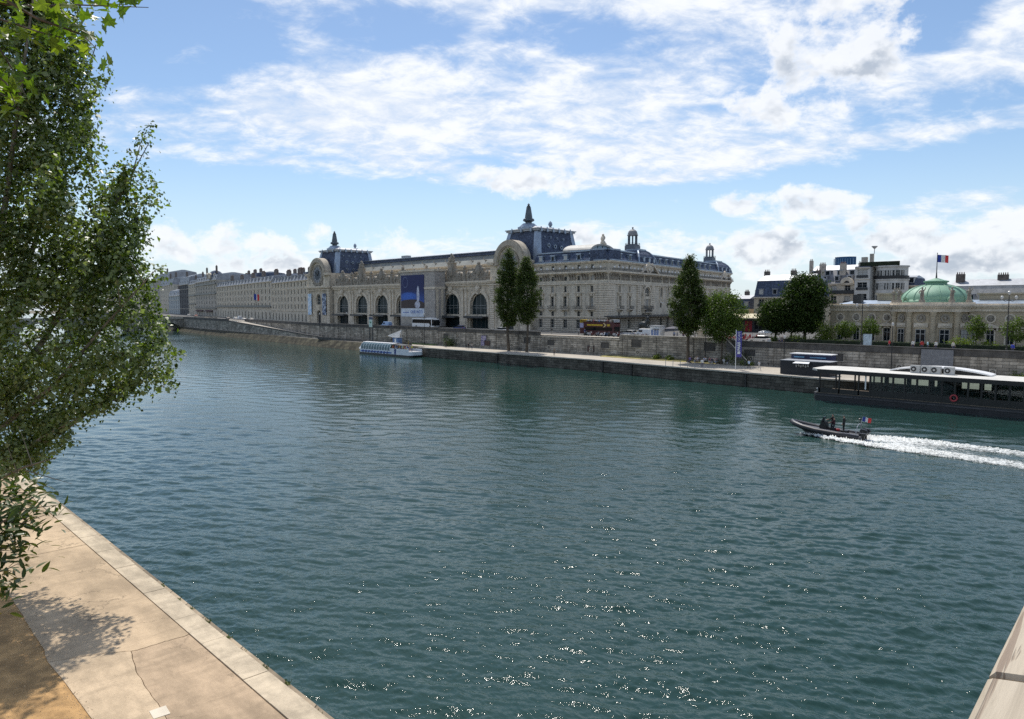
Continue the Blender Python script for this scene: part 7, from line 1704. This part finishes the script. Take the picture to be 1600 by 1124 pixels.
# landing stage sign and sail canopy
ls = thing('landing_sign', 'boat stop sign with green and white panel on dark post', 'sign', (tx(580, 530, 127), 127, 2.5))
part('post', MB().box(-.9, -.65, -.1, .1, 0, 7.2).box(.65, .9, -.1, .1, 0, 7.2), M_frame_dk, ls); part('panel', MB().box(-.9, .9, -.16, -.1, 5.2, 7.6), mat('sign_pale', (.55, .68, .62), .5), ls); part('panel_top', MB().box(-.95, .95, -.18, .12, 7.6, 8.4), mat('sign_navy', (.06, .08, .14), .5), ls); part('emblem', MB().prism([(-.4, 6.5), (.4, 6.5), (.25, 6.95), (-.3, 6.95)], -.2, -.16), mat('sign_green', (.04, .2, .08), .5), ls)
sl2 = thing('sail_canopy', 'white pointed sail canopy above the landing stage', 'canopy', (tx(616, 525, 127.5), 127.5, 2.5))
part('sail', MB().poly([(-4.5, 0, 2.3), (0, -2.5, 2.9), (3.6, 0, 4.6)]).poly([(-4.5, 0, 2.3), (3.6, 0, 4.6), (0, 2.5, 2.9)]).poly([(3.6, 0, 4.6), (0, -2.5, 2.9), (4.6, -1.6, 1.6)]), mat('sail_cloth', (.66, .63, .58), .7), sl2)
part('mast', MB().tube([(3.6, 0, 0), (3.6, 0, 4.7)], .09, 6).tube([(0, 0, 0), (0, 0, 2.9)], .07, 6), M_white, sl2)
sh = thing('ticket_booth', 'blue ticket booth on the landing stage behind the sightseeing boat', 'booth', (tx(621, 535, 126), 126, 2.6))
part('cabin', MB().box(-1.3, 1.3, -.8, .8, 0, 2.3), mat('booth_blue', (.10, .18, .36), .5), sh); part('window', MB().box(-.3, .5, -.84, -.8, .8, 2.0), M_white, sh); part('roof', MB().box(-1.5, 1.5, -1, 1, 2.3, 2.45), M_zinc_lt, sh)

# restaurant barge moored on the right
bx0 = -45.6; bl = 52.0; by0b = 109.9
barge = thing('restaurant_barge', 'long black restaurant barge with white flat roof moored at the quay', 'barge', (bx0, by0b, 0))
part('hull', MB().prism_z([(0, 1.2), (.7, 0), (bl, 0), (bl, 6.8), (.7, 6.8), (0, 5.6)], -.6, 1.15), mat('barge_hull', (.022, .024, .028), .5, .3, .5), barge)
part('rubbing_strake', MB().box(.7, bl, -.08, 0, .75, .95), mat('hull_grey', (.06, .06, .065), .6, .3, .6), barge)
part('deck', MB().box(.8, bl, .1, 6.7, 1.15, 1.25), mat('deck_boards', (.20, .16, .12), .8), barge)
part('roof', MB().hexa([(-.2, .9, 4.55), (1.2, -.45, 4.55), (bl, -.45, 4.55), (bl, 7.2, 4.55)], [(-.2, .9, 4.85), (1.2, -.45, 4.85), (bl, -.45, 4.85), (bl, 7.2, 4.85)]).hexa([(-.2, .9, 4.55), (bl, 7.2, 4.55), (1.2, 7.2, 4.55), (-.2, 5.9, 4.55)], [(-.2, .9, 4.85), (bl, 7.2, 4.85), (1.2, 7.2, 4.85), (-.2, 5.9, 4.85)]), mat('barge_roof', (.62, .60, .55), .6, .12, .4, streak=.2), barge)
part('fascia', MB().box(1.1, bl, -.5, -.45, 4.25, 4.83), M_black, barge)
part('sill_wall', MB().box(8.6, bl, .05, .2, 1.25, 2.2).box(1.0, 8.6, .05, .12, 1.25, 1.95), M_black, barge)
pitch = [8.6 + 1.55 * i for i in range(28)]
M_bglass = bpy.data.materials.new('barge_glass'); M_bglass.use_nodes = True; MATS['barge_glass'] = M_bglass
_N = NT(M_bglass.node_tree); _N.n.clear(); _t = _N.new('ShaderNodeBsdfTransparent'); _t.inputs[0].default_value = (.55, .62, .60, 1); _g = _N.new('ShaderNodeBsdfGlossy'); _g.inputs['Roughness'].default_value = .03; _g.inputs[0].default_value = (.8, .85, .9, 1)
_f = _N.new('ShaderNodeFresnel'); _f.inputs[0].default_value = 1.4; _m = _N.new('ShaderNodeMixShader'); _N.l.new(_f.outputs[0], _m.inputs[0]); _N.l.new(_t.outputs[0], _m.inputs[1]); _N.l.new(_g.outputs[0], _m.inputs[2]); _o = _N.new('ShaderNodeOutputMaterial'); _N.l.new(_m.outputs[0], _o.inputs[0])
for i, x in enumerate(pitch):
    part('window_post', MB().box(x - .12, x + .12, .02, .22, 1.25, 4.55), M_black, barge)
    if i < 27:
        part('pane', MB().box(x + .12, x + 1.43, .10, .13, 2.2, 4.35), M_bglass, barge)
        part('transom', MB().box(x + .12, x + 1.43, .06, .18, 4.35, 4.55), M_black, barge)
    if i % 2 == 0: part('back_post', MB().box(x - .12, x + .5, 6.5, 6.66, 1.25, 4.55), M_black, barge)
for (a, b) in ((16.5, 19.5), (23, 29.5), (34, 38)): part('inner_wall', MB().box(a, b, 3.2, 3.4, 1.25, 4.55), M_black, barge)
part('back_sill', MB().box(8.6, bl, 6.5, 6.66, 1.25, 2.3), M_black, barge)
for x in (1.3, 4.2, 7.0): part('veranda_post', MB().box(x - .1, x + .1, .05, .25, 1.25, 4.55), M_black, barge); part('veranda_post', MB().box(x - .1, x + .1, 6.4, 6.6, 1.25, 4.55), M_black, barge)
part('white_post', MB().box(7.9, 8.08, -.02, .12, 2.2, 4.5), M_white, barge); part('white_post', MB().box(33.9, 34.1, -.02, .12, 1.3, 4.5), M_white, barge)
for x in (10.5, 13, 20.5, 22, 31.0): part('table', MB().box(x, x + 1.1, 1.5, 2.6, 1.95, 2.02).box(x + .5, x + .6, 2.0, 2.1, 1.25, 1.95), mat('table_green', (.25, .36, .34), .5), barge)
ly = part('lifebuoy', MB().lathe([(.30, 0)] * 1 + [(.40 + .11 * math.cos(t), .11 * math.sin(t)) for t in np.linspace(PI, -PI, 9)], 18), mat('buoy_red', (.45, .06, .07), .6), barge, loc=(19.4, -.1, 2.0), rot=(PI / 2, 0, 0))
for k in range(4): part('buoy_band', MB().box(-.06, .06, -.125, .125, .28, .52), M_white, ly, rot=(0, 0, PI / 4 + k * PI / 2))
part('bow_bollard', MB().lathe([(0, 1.15), (.14, 1.15), (.12, 1.6), (.22, 1.65), (.2, 1.8), (0, 1.82)], 10, (.7, 1.0, 0)), M_white, barge)
part('gangway_panel', MB().prism([(29.2, 1.3), (32.6, 1.3), (32.4, 2.35), (29.4, 2.35)], -.12, -.04), mat('panel_olive', (.035, .035, .025), .5), barge)
part('gangway_frame', MB().tube([(29.2, -.1, 1.2), (29.35, -.1, 2.4), (32.5, -.1, 2.35)], .04, 5), mat('brass_dull', (.30, .24, .14), .5), barge)
# low white vaulted roof light with four air-conditioning units in front
ux = lambda u: tx(u, 575, 113.5) - bx0
va, vb_ = ux(1388), ux(1548); vm = MB(); n = 18; ptsv = [(va + (vb_ - va) * i / n, 4.85 + 0.72 * math.sin(PI * i / n) ** .8) for i in range(n + 1)]
for i in range(n):
    (xa, za), (xb, zb3) = ptsv[i], ptsv[i + 1]
    vm.hexa([(xa, 4.2, za), (xb, 4.2, zb3), (xb, 6.9, zb3), (xa, 6.9, za)], [(xa, 4.2, za + .2), (xb, 4.2, zb3 + .2), (xb, 6.9, zb3 + .2), (xa, 6.9, za + .2)])
part('curved_roof_light', vm, M_white, barge); part('roof_light_side', MB().prism([(va + 1, 4.85), (vb_ - 1, 4.85)] + [(x, z - .05) for x, z in ptsv[::-1][1:-1]], 4.5, 4.6), M_black, barge)
for u in (1432, 1449, 1464, 1485):
    x = ux(u); ac = part('air_conditioner', MB().box(x - .62, x + .62, 2.9, 3.5, 4.85, 5.95), mat('ac_grey', (.45, .45, .44), .5, .08), barge)
    part('fan', MB().arc(x - .18, 5.42, .10, .36, 0, 2 * PI, 18, 2.85, 2.9), M_iron, ac); part('fan_hub', MB().arc(x - .18, 5.42, .005, .15, 0, 2 * PI, 12, 2.84, 2.9), MATS['ac_grey'], ac)
# dark kiosk on the lower quay
kq0, kq1 = tx(1219, 580, 121.2), tx(1296, 588, 121.2)
kk = thing('quay_kiosk', 'black flat-roofed kiosk on the lower quay with small white awning', 'kiosk', (kq0, 121.2, 2.6))
Wk = kq1 - kq0
part('cabin', MB().box(0, Wk, 0, 3.2, 0, 2.35), mat('kiosk_black', (.010, .012, .018), .5, .2), kk); part('roof', MB().box(-.08, Wk + .08, -.08, 3.3, 2.35, 2.45), M_zinc_lt, kk)
part('awning', MB().hexa([(2.6, -1.0, 2.0), (5.4, -1.0, 2.0), (5.2, 0, 2.25), (2.8, 0, 2.25)], [(2.6, -1.0, 2.06), (5.4, -1.0, 2.06), (5.2, 0, 2.32), (2.8, 0, 2.32)]), M_white, kk)
for i in range(6): part('hanging_bag', MB().blob((3.0 + .4 * i, -.3, 1.55 + .1 * (i % 2)), (.16, .1, .22), 7, 5, jit=.1), mat('pale_bag', (.35, .35, .34), .7), kk)
kb = thing('ticket_office', 'dark blue ticket office with white roof behind the black kiosk', 'kiosk', (tx(1236, 570, 126.5), 126.5, 2.6))
part('cabin', MB().box(0, 7.0, 0, 2.4, 0, 3.2), mat('office_navy', (.02, .03, .09), .5, .2), kb); part('roof', MB().box(-.2, 7.2, -.3, 2.6, 3.2, 3.35), M_white, kb); part('sign_strip', MB().box(.5, 2.4, -.05, 0, 2.6, 2.85).box(3.4, 6.2, -.05, 0, 2.6, 2.8), mat('sign_lightblue', (.15, .35, .55), .5), kb)
# slim bollards on the lower quay edge
for i in range(5):
    q = quay_pt(1040 + 11.4 * i, 572 + 1.0 * i); t = thing('bollard', 'slim metal bollard on the lower quay edge, %s from the poplar pair' % ORD[i], 'bollard', q, 0, 'bollards on the quay edge')
    part('shaft', MB().tube([(0, 0, 0), (0, 0, 1.1)], .05, 8), M_zinc_lt, t); part('cap', MB().blob((0, 0, 1.12), .07, 8, 5), M_zinc_lt, t)
# a scrap of white litter floating near the bridge
lt = at_z(1487, 981, 0)
tag(part('floating_bag', MB().poly([(-.16, -.05, .03), (.02, -.09, .05), (.20, .0, .03), (.05, .05, .09)]).poly([(-.16, -.05, .03), (.05, .05, .09), (-.1, .08, .04)]).poly([(.05, .05, .09), (.20, 0, .03), (.1, .1, .03)]), M_white, loc=(float(lt[0]), float(lt[1]), 0)), 'white scrap of plastic floating on the water near the handrail', 'litter')
